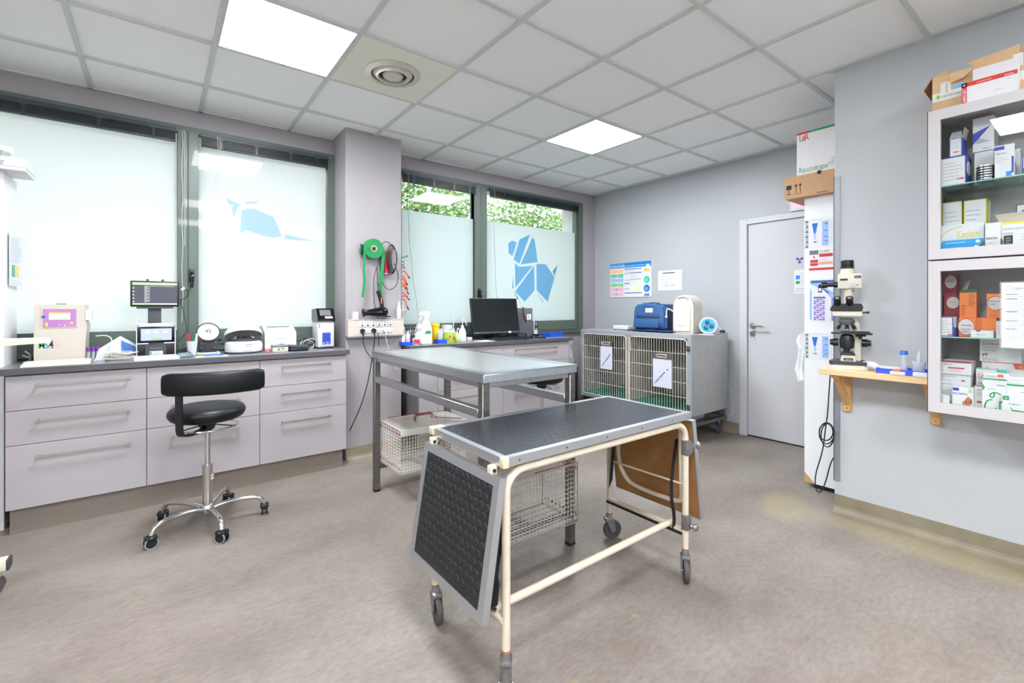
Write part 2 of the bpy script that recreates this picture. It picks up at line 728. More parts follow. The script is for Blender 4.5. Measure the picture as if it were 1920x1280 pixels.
# ---- walls
W1 = (-2.6, 1.195)      # window 1 opening
W2 = (1.78, 4.235)      # window 2 opening
WZ = (0.918, 2.537)
TH = 0.34
b = MB()
b.box(XL, WY, 0, WX + 0.3, WY + 0.06, WZ[0], WALL_A)
b.box(XL, WY, WZ[1], WX + 0.3, WY + 0.06, CEIL + 0.2, WALL_A)
b.box(XL, WY, WZ[0], W1[0], WY + 0.06, WZ[1], WALL_A)
b.box(W1[1], WY, WZ[0], W2[0], WY + 0.06, WZ[1], WALL_A)
b.box(W2[1], WY, WZ[0], WX + 0.3, WY + 0.06, WZ[1], WALL_A)
b.box(XL, WY + 0.06, 0, WX + 0.3, WY + TH, WZ[0], WHITE_RENDER)
b.box(XL, WY + 0.06, WZ[1], WX + 0.3, WY + TH, CEIL + 0.2, WHITE_RENDER)
b.box(XL, WY + 0.06, WZ[0], W1[0], WY + TH, WZ[1], WHITE_RENDER)
b.box(W1[1], WY + 0.06, WZ[0], W2[0], WY + TH, WZ[1], WHITE_RENDER)
b.box(W2[1], WY + 0.06, WZ[0], WX + 0.3, WY + TH, WZ[1], WHITE_RENDER)
struct(b, 'wall_window')
PILX = (1.196, 1.672)
b = MB().box(PILX[0], 3.76, 0, PILX[1], WY, CEIL + 0.1, WALL_A)
struct(b, 'wall_pillar', bevel=0.003)
DY = (1.33, 2.145)     # door leaf
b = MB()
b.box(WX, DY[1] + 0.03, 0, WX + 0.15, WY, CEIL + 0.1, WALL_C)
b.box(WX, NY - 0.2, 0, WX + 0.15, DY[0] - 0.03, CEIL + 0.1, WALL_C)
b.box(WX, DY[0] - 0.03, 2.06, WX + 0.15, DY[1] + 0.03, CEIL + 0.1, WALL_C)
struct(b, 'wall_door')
b = MB()
b.box(NX, YB, 0, WX + 0.15, NY, CEIL + 0.1, WALL_B)
struct(b, 'wall_right', bevel=0.003)
b = MB().box(XL - 0.1, YB - 0.1, 0, NX, YB, CEIL + 0.1, WALL_B)
struct(b, 'wall_rear')
b = MB().box(XL - 0.1, YB, 0, XL, WY, CEIL + 0.1, WALL_B)
struct(b, 'wall_left')


def skirt(name, p0, p1, n, h=0.1):
    """vinyl skirting with a small cove at its foot; n points into the room"""
    p0, p1, n = Vector(p0), Vector(p1), Vector(n)
    prof = [(0.0, 0.0), (0.045, 0.0), (0.03, 0.003), (0.016, 0.010), (0.008, 0.02), (0.004, 0.034), (0.003, h), (0.0, h)]
    d = p1 - p0
    vs = []
    for p in (p0, p1):
        for a, z in prof:
            vs.append(p + n * a + Vector((0, 0, z)))
    k = len(prof)
    fs = [(i, i + 1, i + 1 + k, i + k) for i in range(k - 1)] + [list(range(k)), list(range(k, 2 * k))[::-1]]
    b = MB().add(vs, fs, SKIRT, False)
    bm_fix(b)
    return struct(b, name)


def bm_fix(b):
    bm = bmesh.new()
    vv = [bm.verts.new(v) for v in b.v]
    for f in b.f:
        bm.faces.new([vv[i] for i in f])
    bmesh.ops.recalc_face_normals(bm, faces=bm.faces[:])
    bm.verts.ensure_lookup_table()
    bm.verts.index_update()
    b.f = [[v.index for v in f.verts] for f in bm.faces]
    bm.free()


skirt('baseboard_pillar', (1.20, 3.76, 0), (1.672, 3.76, 0), (0, -1, 0))
skirt('baseboard_right', (NX, YB, 0), (NX, NY, 0), (-1, 0, 0))
skirt('baseboard_door', (WX, 2.23, 0), (WX, WY, 0), (-1, 0, 0))
skirt('baseboard_window', (1.672, WY, 0), (WX, WY, 0), (0, -1, 0))

# ---- corner guard strip on the wall edge
GUARD = mat('metal_corner_guard', (168, 172, 180), 0.35, 0.6)
b = MB()
b.box(NX - 0.004, NY - 0.03, 0.18, NX + 0.001, NY + 0.003, 2.03, GUARD)
b.box(NX - 0.004, NY, 0.18, NX + 0.035, NY + 0.004, 2.03, GUARD)
struct(b, 'trim_1')

# ---- door
DW = mat('white_door_paint', (198, 198, 201), 0.35)
dr = MB()
dr.box(WX + 0.005, DY[0] + 0.004, 0.012, WX + 0.045, DY[1] - 0.004, 2.025, DW)
door = struct(dr, 'door_1')
fr = MB()
fw = 0.072
fr.box(WX - 0.018, DY[1], 0.0, WX + 0.06, DY[1] + fw, 2.03 + 0.05, DW)
fr.box(WX - 0.018, DY[0] - fw, 0.0, WX + 0.06, DY[0], 2.03 + 0.05, DW)
fr.box(WX - 0.0179, DY[0], 2.027, WX + 0.06, DY[1], 2.0799, DW)
fr.build('door_frame', door, bevel=0.003)
th_ = MB().box(WX + 0.002, DY[0] + 0.001, 0.001, WX + 0.05, DY[1] - 0.001, 0.011, BLACK)
th_.build('threshold', door)
h = MB()
hz, hy = 1.058, 2.10
h.cyl((WX + 0.005, hy, hz), (WX - 0.004, hy, hz), 0.026, CHROME, seg=24)
h.tube([(WX - 0.002, hy, hz), (WX - 0.045, hy, hz), (WX - 0.052, hy - 0.012, hz), (WX - 0.052, hy - 0.13, hz)], 0.009, CHROME, 10)
h.build('door_handle', door)
h = MB()
h.cyl((WX + 0.005, hy, 0.985), (WX - 0.004, hy, 0.985), 0.026, CHROME, seg=24)
h.box(WX - 0.012, hy - 0.004, 0.975, WX - 0.004, hy + 0.004, 0.992, STEELD)
h.build('lock_plate', door)
h = MB()
h.box(WX - 0.03, hy - 0.0015, 0.977, WX - 0.010, hy + 0.0015, 0.99, STEELD)
h.lathe([(0.0001, -0.002), (0.011, -0.002), (0.011, 0.002), (0.0001, 0.002)], STEELD, 16, T(WX - 0.034, hy, 0.972, ry=PI / 2, rz=PI / 2))
h.tube([(WX - 0.034, hy, 0.965), (WX - 0.036, hy, 0.94)], 0.002, STEELD, 6)
h.build('door_key', door)

# ---- windows
FRAME = mat('green_grey_window_frame', (84, 96, 88), 0.35, coat=0.15)
FRAMED = mat('window_gasket', (38, 44, 42), 0.5)
GLASS = glass_mat('window_glass')
FILM = film_mat('frosted_film', (245, 247, 247))
FILM2 = film_mat('frosted_film_shaded', (236, 242, 243))  # same film, darkened: shade of the trees outside put into the colour
FY = WY - 0.04        # inner face of the frame


def window(idx, x0, x1, mullions, right_edge, sashes):
    """frame with mullions; sashes: list of (xa, xb) glass spans"""
    z0, z1 = WZ
    w = struct(MB().box(x0, FY, z0, x1, WY + 0.05, z0 + 0.055, FRAME)
               .box(x0, FY, z1 - 0.05, x1, WY + 0.05, z1, FRAME)
               .box(x0, FY, z0 + 0.055, x0 + 0.03, WY + 0.05, z1 - 0.05, FRAME)
               .box(x1 - right_edge, FY, z0 + 0.055, x1, WY + 0.05, z1 - 0.05, FRAME), 'window_%d' % idx, bevel=0.002)
    for (a, c) in mullions:
        m = MB()
        m.box(a, FY - 0.012, z0 + 0.03, (a + c) / 2 - 0.001, WY + 0.052, z1 - 0.04, FRAME)
        m.box((a + c) / 2 + 0.001, FY - 0.012, z0 + 0.03, c, WY + 0.052, z1 - 0.04, FRAME)
        m.box((a + c) / 2 - 0.002, FY - 0.009, z0 + 0.03, (a + c) / 2 + 0.002, WY + 0.04, z1 - 0.04, FRAMED)
        m.build('mullion', w, bevel=0.003)
    for (a, c) in sashes:
        s_ = MB()
        gz0, gz1 = 1.075, z1 - 0.055
        s_.box(a - 0.012, FY - 0.006, z0 + 0.045, c + 0.012, WY + 0.03, gz0, FRAME)
        s_.box(a - 0.012, FY + 0.01, gz0, a, WY + 0.03, gz1, FRAME)
        s_.box(c, FY + 0.01, gz0, c + 0.012, WY + 0.03, gz1, FRAME)
        s_.box(a - 0.012, FY + 0.01, gz1, c + 0.012, WY + 0.03, gz1 + 0.02, FRAME)
        s_.build('sash', w, bevel=0.002)
        MB().box(a - 0.004, WY - 0.012, gz0 - 0.004, c + 0.004, WY - 0.006, gz1 + 0.004, GLASS).build('pane', w)
    return w


win1 = window(1, W1[0], W1[1], [(0.109, 0.232), (-1.30, -1.17)], 0.06, [(-2.5, -1.30), (-1.17, 0.109), (0.232, 1.132)])
win2 = window(2, W2[0], W2[1], [(2.62, 2.768)], 0.075, [(1.81, 2.62), (2.768, 4.118)])
FT = 2.155
for (w, spans, lo, hi) in ((win1, [(-2.5, -1.30), (-1.17, 0.109), (0.232, 1.132)], 1.077, 2.48), (win2, [(1.81, 2.62), (2.768, 4.118)], 1.077, FT)):
    for a, c in spans:
        MB().box(a + 0.001, WY - 0.0135, lo, c - 0.001, WY - 0.0125, hi, FILM if w is win1 else FILM2).build('frosted_film', w)

# decals on the film: geometric dog and whale
DOGBLUE = film_mat('blue_decal', (176, 220, 244))
DOGBLUE2 = film_mat('darker_blue_decal', (160, 206, 234))
WHALE = film_mat('pale_blue_decal', (222, 238, 249))


def decal(parent, name, polys, sc, ox, oy, m_of):
    d = MB()
    for k, pl in enumerate(polys):
        pts = [on_y(ox + u * sc, oy + v * sc, WY - 0.0145) for u, v in pl]
        d.poly(pts, m_of(k))
        d.poly([p + Vector((0, 0.0008, 0)) for p in pts][::-1], m_of(k))
    d.build(name, parent)


dog = [[(1040, 705), (1062, 690), (1090, 700), (1065, 780), (1042, 765)],
       [(1106, 683), (1168, 652), (1105, 825), (1070, 800)],
       [(1182, 668), (1195, 690), (1212, 815), (1112, 830)],
       [(1078, 820), (1100, 842), (1182, 838), (1082, 965)],
       [(1190, 838), (1195, 978), (1136, 1048), (1080, 988)],
       [(1205, 826), (1260, 828), (1311, 905), (1270, 1048), (1205, 978)],
       [(1328, 830), (1312, 897), (1299, 870)],
       [(1068, 900), (1062, 965), (1070, 972)],
       [(1072, 985), (1104, 1035), (1092, 1033)],
       [(1210, 1000), (1252, 1054), (1240, 1046)]]
decal(win2, 'dog_decal', dog, 500 / 1561, 620, 230, lambda k: DOGBLUE if k < 6 else DOGBLUE2)
whale = [[(1316, 682), (1345, 673), (1385, 672), (1495, 720), (1537, 822), (1495, 832), (1440, 822), (1345, 790), (1310, 808)],
         [(1545, 838), (1562, 810), (1720, 852)],
         [(1232, 615), (1318, 650), (1296, 664), (1278, 722), (1262, 680)],
         [(1335, 638), (1418, 628), (1392, 645), (1340, 646)]]
decal(win1, 'whale_decal', whale, 660 / 1920, 0, 160, lambda k: WHALE)


def win_handle(w, x, z):
    h_ = MB()
    h_.rbox(x - 0.016, FY - 0.024, z - 0.045, x + 0.016, FY - 0.012, z + 0.05, BLACK, 0.004)
    h_.tube([(x, FY - 0.02, z + 0.025), (x, FY - 0.045, z + 0.02), (x + 0.004, FY - 0.052, z), (x, FY - 0.05, z - 0.085)], 0.009, BLACKG, 8, smooth_iter=1)
    h_.build('window_handle', w)


win_handle(win1, 0.19, 1.46)
win_handle(win2, 2.665, 1.38)

# ---- raised venetian blinds
SLAT = mat('dark_blind_slats', (30, 36, 42), 0.35)
SLAT2 = mat('blind_rail', (44, 54, 62), 0.4)
CORD = mat('blind_cord', (205, 205, 200), 0.6)
CORDK = mat('dark_blind_cord', (70, 74, 76), 0.6)


def blind(x0, x1, cordx, label, cord_len=1.0, cordm=CORD, lean=0.03):
    t = thing('venetian_blind', label, 'blind', ((x0 + x1) / 2, FY - 0.03, 2.5), group='raised blinds at the windows')
    w = (x1 - x0) / 2
    MB().box(-w, -0.012, -0.028, w, 0.012, 0.0, SLAT2).build('head_rail', t)
    s_ = MB()
    for k in range(9):
        s_.box(-w + 0.004, -0.0125, -0.034 - k * 0.006, w - 0.004, 0.0125, -0.0315 - k * 0.006, SLAT)
    s_.build('slats', t)
    MB().rbox(-w + 0.003, -0.013, -0.098, w - 0.003, 0.013, -0.086, SLAT2, 0.003).build('bottom_rail', t)
    for f in (-0.72, -0.2, 0.35, 0.8):
        lad = MB()
        lad.box(w * f - 0.008, -0.0145, -0.098, w * f + 0.008, -0.013, -0.02, SLAT)
        lad.box(w * f - 0.02, -0.016, -0.035, w * f + 0.02, -0.013, -0.022, SLAT2)
        lad.build('ladder_tape', t)
    cx = cordx - (x0 + x1) / 2
    c_ = MB()
    n = 14
    c_.tube([(cx, -0.016, -0.01)] + [(cx + lean * (k / n) ** 2 * 2.2 + 0.004 * math.sin(k * 1.7), -0.02, -0.02 - cord_len * k / n) for k in range(1, n + 1)], 0.0016, cordm, 5)
    c_.tube([(cx + 0.012, -0.016, -0.01)] + [(cx + 0.014 + lean * 0.3 * (k / n), -0.02, -0.02 - cord_len * 0.6 * k / n) for k in range(1, n + 1)], 0.0014, CORD, 5)
    c_.build('pull_cord', t)
    return t


blind(-1.15, 0.10, 0.135, 'raised black blind over the left pane of the large window', 1.35, CORD, 0.0)
blind(0.245, 1.135, 0.345, 'raised black blind over the whale window pane', 1.28, CORD, 0.045)
blind(1.80, 2.615, 1.84, 'raised black blind over the plain frosted pane right of the pillar', 1.36, CORDK, 0.055)
blind(2.79, 4.12, 2.83, 'raised black blind over the window pane with the blue dog', 1.3, CORDK, 0.02)

# ---- outside: ground, trees
GRD = mat('pale_paving', (190, 190, 184), 0.9, var=0.08, scale=3)
g_ = MB().box(-14, WY + TH, -0.6, 20, 26, -0.5, GRD)
o = struct(g_, 'floor_outside')
LEAF = [mat('leaf_green', (142, 184, 100), 0.6), mat('leaf_light', (188, 216, 140), 0.6), mat('leaf_dark', (108, 156, 84), 0.6)]
BARK = mat('bark', (90, 74, 60), 0.9, var=0.2, scale=8)


def tree(x, y, h, r, label, seed, n=2600):
    rnd = random.Random(seed)
    t = thing('leafy_tree', label, 'tree', (x, y, -0.5), group='trees outside the right window')
    tk = MB()
    tk.cyl((0, 0, 0), (0.05, 0, h * 0.55), 0.13, BARK, 0.08, 10)
    for k in range(6):
        a = k * 1.05
        tk.tube([(0.03, 0, h * (0.3 + 0.04 * k)), (0.5 * r * math.cos(a), 0.5 * r * math.sin(a), h * 0.55 + 0.2), (0.85 * r * math.cos(a), 0.85 * r * math.sin(a), h * 0.72)], 0.035, BARK, 6)
    tk.build('trunk', t)
    lf = MB()
    for k in range(n):
        a = rnd.uniform(0, 2 * PI)
        e = rnd.uniform(-1, 1)
        q = rnd.random() ** 0.45
        s = math.sqrt(1 - e * e)
        p = Vector((r * q * s * math.cos(a), r * q * s * math.sin(a) * 0.8, h * 0.66 + h * 0.36 * q * e))
        u = Vector((rnd.gauss(0, 1), rnd.gauss(0, 1), rnd.gauss(0, 1))).normalized()
        w = u.orthogonal().normalized()
        L_ = rnd.uniform(0.08, 0.13)
        pts = [p, p + u * L_ * 0.5 + w * L_ * 0.32, p + u * L_, p + u * L_ * 0.5 - w * L_ * 0.32]
        lf.add(pts, [(0, 1, 2, 3)], LEAF[rnd.randrange(3)])
    lf.build('foliage', t)


tree(3.9, 7.9, 4.6, 1.45, 'bright green leafy tree outside the plain frosted pane', 1, 9000)
tree(6.9, 8.4, 4.5, 1.45, 'bright green leafy tree outside the dog window pane', 2, 9000)
tree(10.0, 9.6, 4.6, 1.6, 'leafy tree furthest right outside the dog window pane', 3, 9000)
# ================================================================ FURNITURE
FRONT = mat('pale_grey_laminate', (166, 160, 162), 0.4)
CARC = mat('carcass_grey', (120, 118, 118), 0.5)
TOP = mat('grey_worktop', (122, 122, 128), 0.3, var=0.05, scale=120)
TOPE = mat('grey_worktop_edge', (80, 78, 82), 0.4)
PLINTH = mat('steel_look_plinth', (138, 128, 118), 0.4, 0.35, var=0.05, scale=15, stretch=(0.3, 4, 4))
HANDLE = mat('brushed_nickel', (190, 182, 176), 0.3, 1.0)
WTZ = 0.907


def base_cabinet(x0, x1, label, hx, y=3.60, zs=(0.143, 0.49, 0.677, 0.866), group=None):
    """drawer unit; hx = handle span in world x"""
    t = thing('drawer_cabinet', label, 'cabinet', (x0, y, 0), group=group)
    w = x1 - x0
    MB().box(0.002, 0.022, 0.1425, w - 0.002, 0.44, 0.868, CARC).build('body', t)
    for k in range(3):
        d = MB().box(0.0015, 0, zs[k] + 0.0015, w - 0.0015, 0.019, zs[k + 1] - 0.0015, FRONT).build('drawer', t, bevel=0.0012)
        hz = zs[k + 1] - (0.052 if k else 0.07)
        if k == 1:
            hz = zs[k + 1] - 0.058
        if hx:
            h = MB()
            a, c = hx[0] - x0, hx[1] - x0
            h.tube([(a - 0.012, -0.03, hz), (c + 0.012, -0.03, hz)], 0.0055, HANDLE, 4)
            for q in (a, c):
                h.cyl((q, 0.0, hz), (q, -0.03, hz), 0.005, HANDLE, seg=8)
            h.build('drawer_handle', d)
    return t


c1 = on_y(275, 800, 3.60).x
c2 = on_y(487, 800, 3.60).x
g_ = 'drawer cabinets under the left worktop'
base_cabinet(-0.65, c1, 'pale grey three-drawer cabinet leftmost under the left worktop', (-0.52, -0.14), group=g_)
base_cabinet(c1, c2, 'pale grey three-drawer cabinet behind the black stool', (c1 + 0.13, c2 - 0.13), group=g_)
base_cabinet(c2, 1.15, 'pale grey three-drawer cabinet beside the pillar', (0.70, 0.95 + 0.07), group=g_)
solo(MB().rbox(-0.68, 0, 0, 1.172, 0.51, 0.036, TOPE, 0.002, 1).box(-0.679, 0.001, 0.0355, 1.171, 0.509, 0.0365, TOP), 'worktop', 'long dark grey worktop under the large window', 'worktop', (0, 3.58, WTZ - 0.0365))
solo(MB().box(-0.64, 0, 0, 1.135, 0.02, 0.141, PLINTH).box(-0.64, 0.02, 0, -0.62, 0.4, 0.141, PLINTH).box(1.117, 0.02, 0, 1.135, 0.4, 0.141, PLINTH), 'plinth', 'brown grey metal plinth under the left drawer cabinets', 'plinth', (0, 3.645, 0))

# right counter, from the pillar to beside the kennel
d2 = on_y(944, 660, 3.60).x
e2 = on_y(1067, 650, 3.60).x
g_ = 'drawer cabinets under the right worktop'
f2 = on_y(821, 700, 3.60).x
FY2 = 3.60
t = thing('cabinet_panel', 'plain pale side cabinet between pillar and drawers, behind the steel table', 'cabinet', (1.675, FY2, 0))
MB().box(0.09, 0, 0.143, f2 - 1.675 - 0.002, 0.019, 0.866, FRONT).build('front_panel', t, bevel=0.0012)
MB().box(0.09, 0.02, 0.1425, f2 - 1.675 - 0.002, 0.44, 0.868, CARC).build('body', t)
base_cabinet(f2, d2, 'pale grey drawer cabinet partly hidden behind the steel table', (f2 + 0.12, d2 - 0.22), group=g_)
base_cabinet(d2, e2, 'pale grey drawer cabinet beside the kennel', (d2 + 0.15, e2 - 0.2), group=g_)
solo(MB().rbox(1.674, 0, 0, e2 + 0.04, 0.51, 0.036, TOPE, 0.002, 1).box(1.675, 0.001, 0.0355, e2 + 0.039, 0.509, 0.0365, TOP), 'worktop', 'dark grey worktop with the computer, right of the pillar', 'worktop', (0, 3.58, WTZ - 0.0365))
solo(MB().box(1.765, 0, 0, e2 - 0.02, 0.02, 0.141, PLINTH), 'plinth', 'brown grey metal plinth under the right drawer cabinets', 'plinth', (0, 3.645, 0))

# ---- tall white bookcase at the left edge of the photo
SHELFW = mat('white_melamine', (226, 226, 228), 0.4)
t = thing('bookcase', 'tall white open bookcase at the left end of the worktop', 'bookcase', (-1.25, 3.75, 0))
bw, bd, bh = 0.57, 0.295, 1.99
MB().box(bw - 0.018, 0, 0, bw, bd, bh, SHELFW).build('side_panel', t)
MB().box(0, 0, 0, 0.018, bd, bh, SHELFW).build('side_panel', t)
MB().box(0.018, bd - 0.008, 0, bw - 0.018, bd, bh, SHELFW).build('back_panel', t)
SHZ = [0.05, 0.46, 0.86, 1.165, 1.42, 1.50, 1.70, bh - 0.018]
for z in SHZ:
    MB().box(0.018, 0.004, z, bw - 0.018, bd - 0.008, z + 0.018, SHELFW).build('shelf', t)

# ---- black saddle-back work stool
PAD = mat('black_upholstery', (9, 12, 15), 0.42, spec=0.35, bump=0.08, scale=120)
ALUP = mat('polished_aluminium', (206, 204, 200), 0.16, 1.0)
CASTT = mat('caster_grey_rim', (150, 154, 156), 0.4)


def caster_twin(parent, x, y, a, name='caster', r=0.028):
    c = MB(T(x, y, 0, rz=a))
    for s in (-1, 1):
        c.cyl((0, s * 0.008, r), (0, s * 0.022, r), r, BLACK, seg=20)
        c.cyl((0, s * 0.0215, r), (0, s * 0.0235, r), r * 0.8, BLACK, r * 0.7, seg=20)
        c.tube([(r * 0.98 * math.cos(q), s * 0.02, r + r * 0.98 * math.sin(q)) for q in [k * PI / 8 for k in range(16)]], 0.0035, CASTT, 6, closed=True)
    c.rbox(-0.026, -0.0235, r * 1.0, 0.028, 0.0235, r * 2 + 0.006, BLACK, 0.008)
    c.cyl((0.01, 0, r), (0.01, 0, r * 2 + 0.03), 0.006, CHROME, seg=10)
    return c.build(name, parent)


def stool(loc, rz, label, seat_z, back=True, base_rot=0.0, group=None):
    t = thing('work_stool', label, 'stool', loc, rz, group)
    sr = 0.185
    s_ = MB()
    s_.lathe([(0.0001, seat_z - 0.05), (0.10, seat_z - 0.05), (0.135, seat_z - 0.048), (0.16, seat_z - 0.042), (0.177, seat_z - 0.032), (0.186, seat_z - 0.018), (0.19, seat_z - 0.003), (0.188, seat_z + 0.009), (0.18, seat_z + 0.021), (0.165, seat_z + 0.030), (0.14, seat_z + 0.036), (0.10, seat_z + 0.04), (0.05, seat_z + 0.042), (0.0001, seat_z + 0.042)], PAD, 40)
    s_.build('seat', t)
    g = MB()
    g.lathe([(0.02, seat_z - 0.12), (0.02, seat_z - 0.11), (0.034, seat_z - 0.10), (0.05, seat_z - 0.06), (0.05, seat_z - 0.05)], BLACK, 20)
    g.build('seat_mount', t)
    g = MB()
    ringz = seat_z - 0.085
    g.tube([(0.15 * math.cos(k * PI / 14) - 0.0, 0.15 * math.sin(k * PI / 14), ringz) for k in range(28)], 0.005, CHROME, 8, closed=True)
    for k in range(3):
        a = k * 2.09 + 0.5
        g.tube([(0.03 * math.cos(a), 0.03 * math.sin(a), ringz + 0.01), (0.15 * math.cos(a), 0.15 * math.sin(a), ringz)], 0.004, CHROME, 6)
    g.build('lever_ring', t)
    g = MB()
    g.lathe([(0.014, 0.30), (0.014, seat_z - 0.10)], CHROME, 20)
    g.build('gas_piston', t)
    g = MB()
    g.lathe([(0.020, 0.09), (0.025, 0.12), (0.025, 0.325), (0.027, 0.33), (0.027, 0.342), (0.014, 0.342)], ALUP, 24)
    g.text('STOOL'[:0], T(), 0.01, REDP)
    g.box(-0.009, -0.0262, 0.255, 0.012, -0.0245, 0.285, PAPER)
    g.box(-0.007, -0.0266, 0.268, 0.010, -0.026, 0.274, REDP)
    g.build('column', t)
    g = MB()
    g.lathe([(0.014, 0.05), (0.022, 0.055), (0.034, 0.075), (0.036, 0.10), (0.028, 0.118), (0.025, 0.12)], ALUP, 20)
    g.build('hub', t)
    for k in range(5):
        a = base_rot + k * 2 * PI / 5
        ca, sa = math.cos(a), math.sin(a)
        leg = MB()
        leg.tube([(0.02 * ca, 0.02 * sa, 0.088), (0.10 * ca, 0.10 * sa, 0.112), (0.22 * ca, 0.22 * sa, 0.113), (0.267 * ca, 0.267 * sa, 0.10), (0.284 * ca, 0.284 * sa, 0.062)], 0.0145, ALUP, 12, smooth_iter=2, flat=(1.0, 0.85))
        lo = leg.build('base_leg', t)
        caster_twin(lo, 0.286 * ca, 0.286 * sa, a + 1.1 + 0.9 * k)
    if back:
        m = MB()
        # backrest: curved pad, arm strap
        bz0, bz1 = seat_z + 0.13, seat_z + 0.25
        n = 16
        Rb = 0.36
        half = R(38)
        vs, fs = [], []
        prof = []
        for q in range(16):
            a = 2 * PI * q / 16
            ex = 0.026 * math.copysign(abs(math.cos(a)) ** 0.7, math.cos(a))
            ez = 0.5 * (bz1 - bz0) * math.copysign(abs(math.sin(a)) ** 0.45, math.sin(a))
            prof.append((ex, ez))
        for i in range(n + 1):
            a = R(-26) - half + 2 * half * i / n
            taper = 1.0 if 0 < i < n else 0.86
            zc = (bz0 + bz1) / 2
            for ex, ez in prof:
                r_ = Rb + ex * taper
                vs.append((0.11 - r_ * math.cos(a), r_ * math.sin(a) , zc + ez * taper))
        k = 16
        for i in range(n):
            for q in range(k):
                w = (q + 1) % k
                fs.append((i * k + q, (i + 1) * k + q, (i + 1) * k + w, i * k + w))
        m.add(vs, fs, PAD, True)
        m.add(vs, [list(range(k)), list(range(n * k, n * k + k))[::-1]], PAD, False)
        m.build('backrest', t)
        m = MB()
        m.tube([(0.02, 0.0, seat_z - 0.09), (-0.12, 0.0, seat_z - 0.098), (-0.225, 0.0, seat_z - 0.085), (-0.247, 0.0, seat_z - 0.05), (-0.247, 0.0, seat_z + 0.17)], 0.018, BLACK, 4, smooth_iter=2, flat=(1.35, 0.4))
        m.build('back_bracket', t)
    return t


stool((0.223, 3.145, 0), R(236 - 180), 'black round work stool with curved backrest and chrome star base', 0.645, True, base_rot=R(7))
stool((2.62, 3.0, 0), 0, 'backless black round stool mostly hidden behind the steel table', 0.635, False, base_rot=0.3)

# ---- steel examination table
t = thing('steel_table', 'tall stainless steel examination table on square legs with two wire carriers below', 'table', (1.437, 2.375, 0))
hx_, hy_, tz = 0.293, 0.675, 0.94
TOPS = mat('brushed_table_top', (196, 200, 204), 0.3, 1.0, var=0.06, scale=30, stretch=(1, 12, 1))
TOPLITE = mat('satin_top_sheet', (186, 188, 188), 0.33, 0.75, var=0.04, scale=26, stretch=(10, 1, 1))
m = MB()
m.rbox(-hx_, -hy_, tz - 0.042, hx_, hy_, tz - 0.004, TOPS, 0.002, 1)
rim = 0.045
m.box(-hx_, -hy_, tz - 0.004, hx_, -hy_ + rim, tz, TOPS)
m.box(-hx_, hy_ - rim, tz - 0.004, hx_, hy_, tz, TOPS)
m.box(-hx_, -hy_ + rim, tz - 0.004, -hx_ + rim, hy_ - rim, tz, TOPS)
m.box(hx_ - rim, -hy_ + rim, tz - 0.004, hx_, hy_ - rim, tz, TOPS)
m.build('table_top', t)
MB().box(-hx_ + rim + 0.004, -hy_ + rim + 0.004, tz - 0.004, hx_ - rim - 0.004, hy_ - rim - 0.004, tz - 0.0015, TOPLITE).build('top_sheet', t)
lx_, ly_ = hx_ - 0.022, hy_ - 0.03
for sx in (-1, 1):
    for sy in (-1, 1):
        l = MB().rbox(sx * lx_ - 0.02, sy * ly_ - 0.02, 0.012, sx * lx_ + 0.02, sy * ly_ + 0.02, tz - 0.043, STEELD, 0.003, 1)
        lo = l.build('leg', t)
        MB().rbox(sx * lx_ - 0.021, sy * ly_ - 0.021, 0, sx * lx_ + 0.021, sy * ly_ + 0.021, 0.018, BLACK, 0.003, 1).build('foot_cap', lo)
for sx in (-1, 1):
    MB().rbox(sx * lx_ - 0.012, -ly_ + 0.021, tz - 0.068, sx * lx_ + 0.012, ly_ - 0.021, tz - 0.0425, STEEL, 0.002, 1).build('apron_rail', t)
    MB().rbox(sx * lx_ - 0.02, -ly_ + 0.021, 0.735, sx * lx_ + 0.02, ly_ - 0.021, 0.775, STEEL, 0.002, 1).build('side_rail', t)
for sy in (-1, 1):
    MB().rbox(-lx_ + 0.021, sy * ly_ - 0.012, tz - 0.068, lx_ - 0.021, sy * ly_ + 0.012, tz - 0.0425, STEEL, 0.002, 1).build('apron_rail', t)
MB().rbox(-lx_ + 0.021, ly_ - 0.015, 0.15, lx_ - 0.021, ly_ + 0.015, 0.18, STEELD, 0.002, 1).build('low_rail', t)
MB().rbox(-lx_ + 0.021, -ly_ - 0.015, 0.15, lx_ - 0.021, -ly_ + 0.015, 0.18, STEELD, 0.002, 1).build('low_rail', t)
MB().rbox(-0.015, -ly_ + 0.016, 0.15, 0.015, ly_ - 0.016, 0.18, STEELD, 0.002, 1).build('low_rail', t)

# ---- wire carriers
WIRE = mat('cream_coated_wire', (226, 220, 210), 0.4)
WIREG = mat('pale_grey_wire', (196, 192, 184), 0.4)
REDW = mat('red_coated_wire', (158, 30, 44), 0.4)


def grid_panel(mb, o, u, v, du, dv, wire, m, r=0.0011):
    """wire mesh in the rectangle o + [0,1]u + [0,1]v"""
    o, u, v = Vector(o), Vector(u), Vector(v)
    nu, nv = max(1, round(u.length / du)), max(1, round(v.length / dv))
    for i in range(nu + 1):
        p = o + u * (i / nu)
        mb.cyl(p, p + v, r, m, seg=4, caps=False)
    for j in range(nv + 1):
        p = o + v * (j / nv)
        mb.cyl(p, p + u, r, m, seg=4, caps=False)
    n_ = u.cross(v).normalized() * r
    for a, b_ in ((o, o + u), (o + u, o + u + v), (o + u + v, o + v), (o + v, o)):
        mb.cyl(a, b_, r * 2.1, m, seg=6)


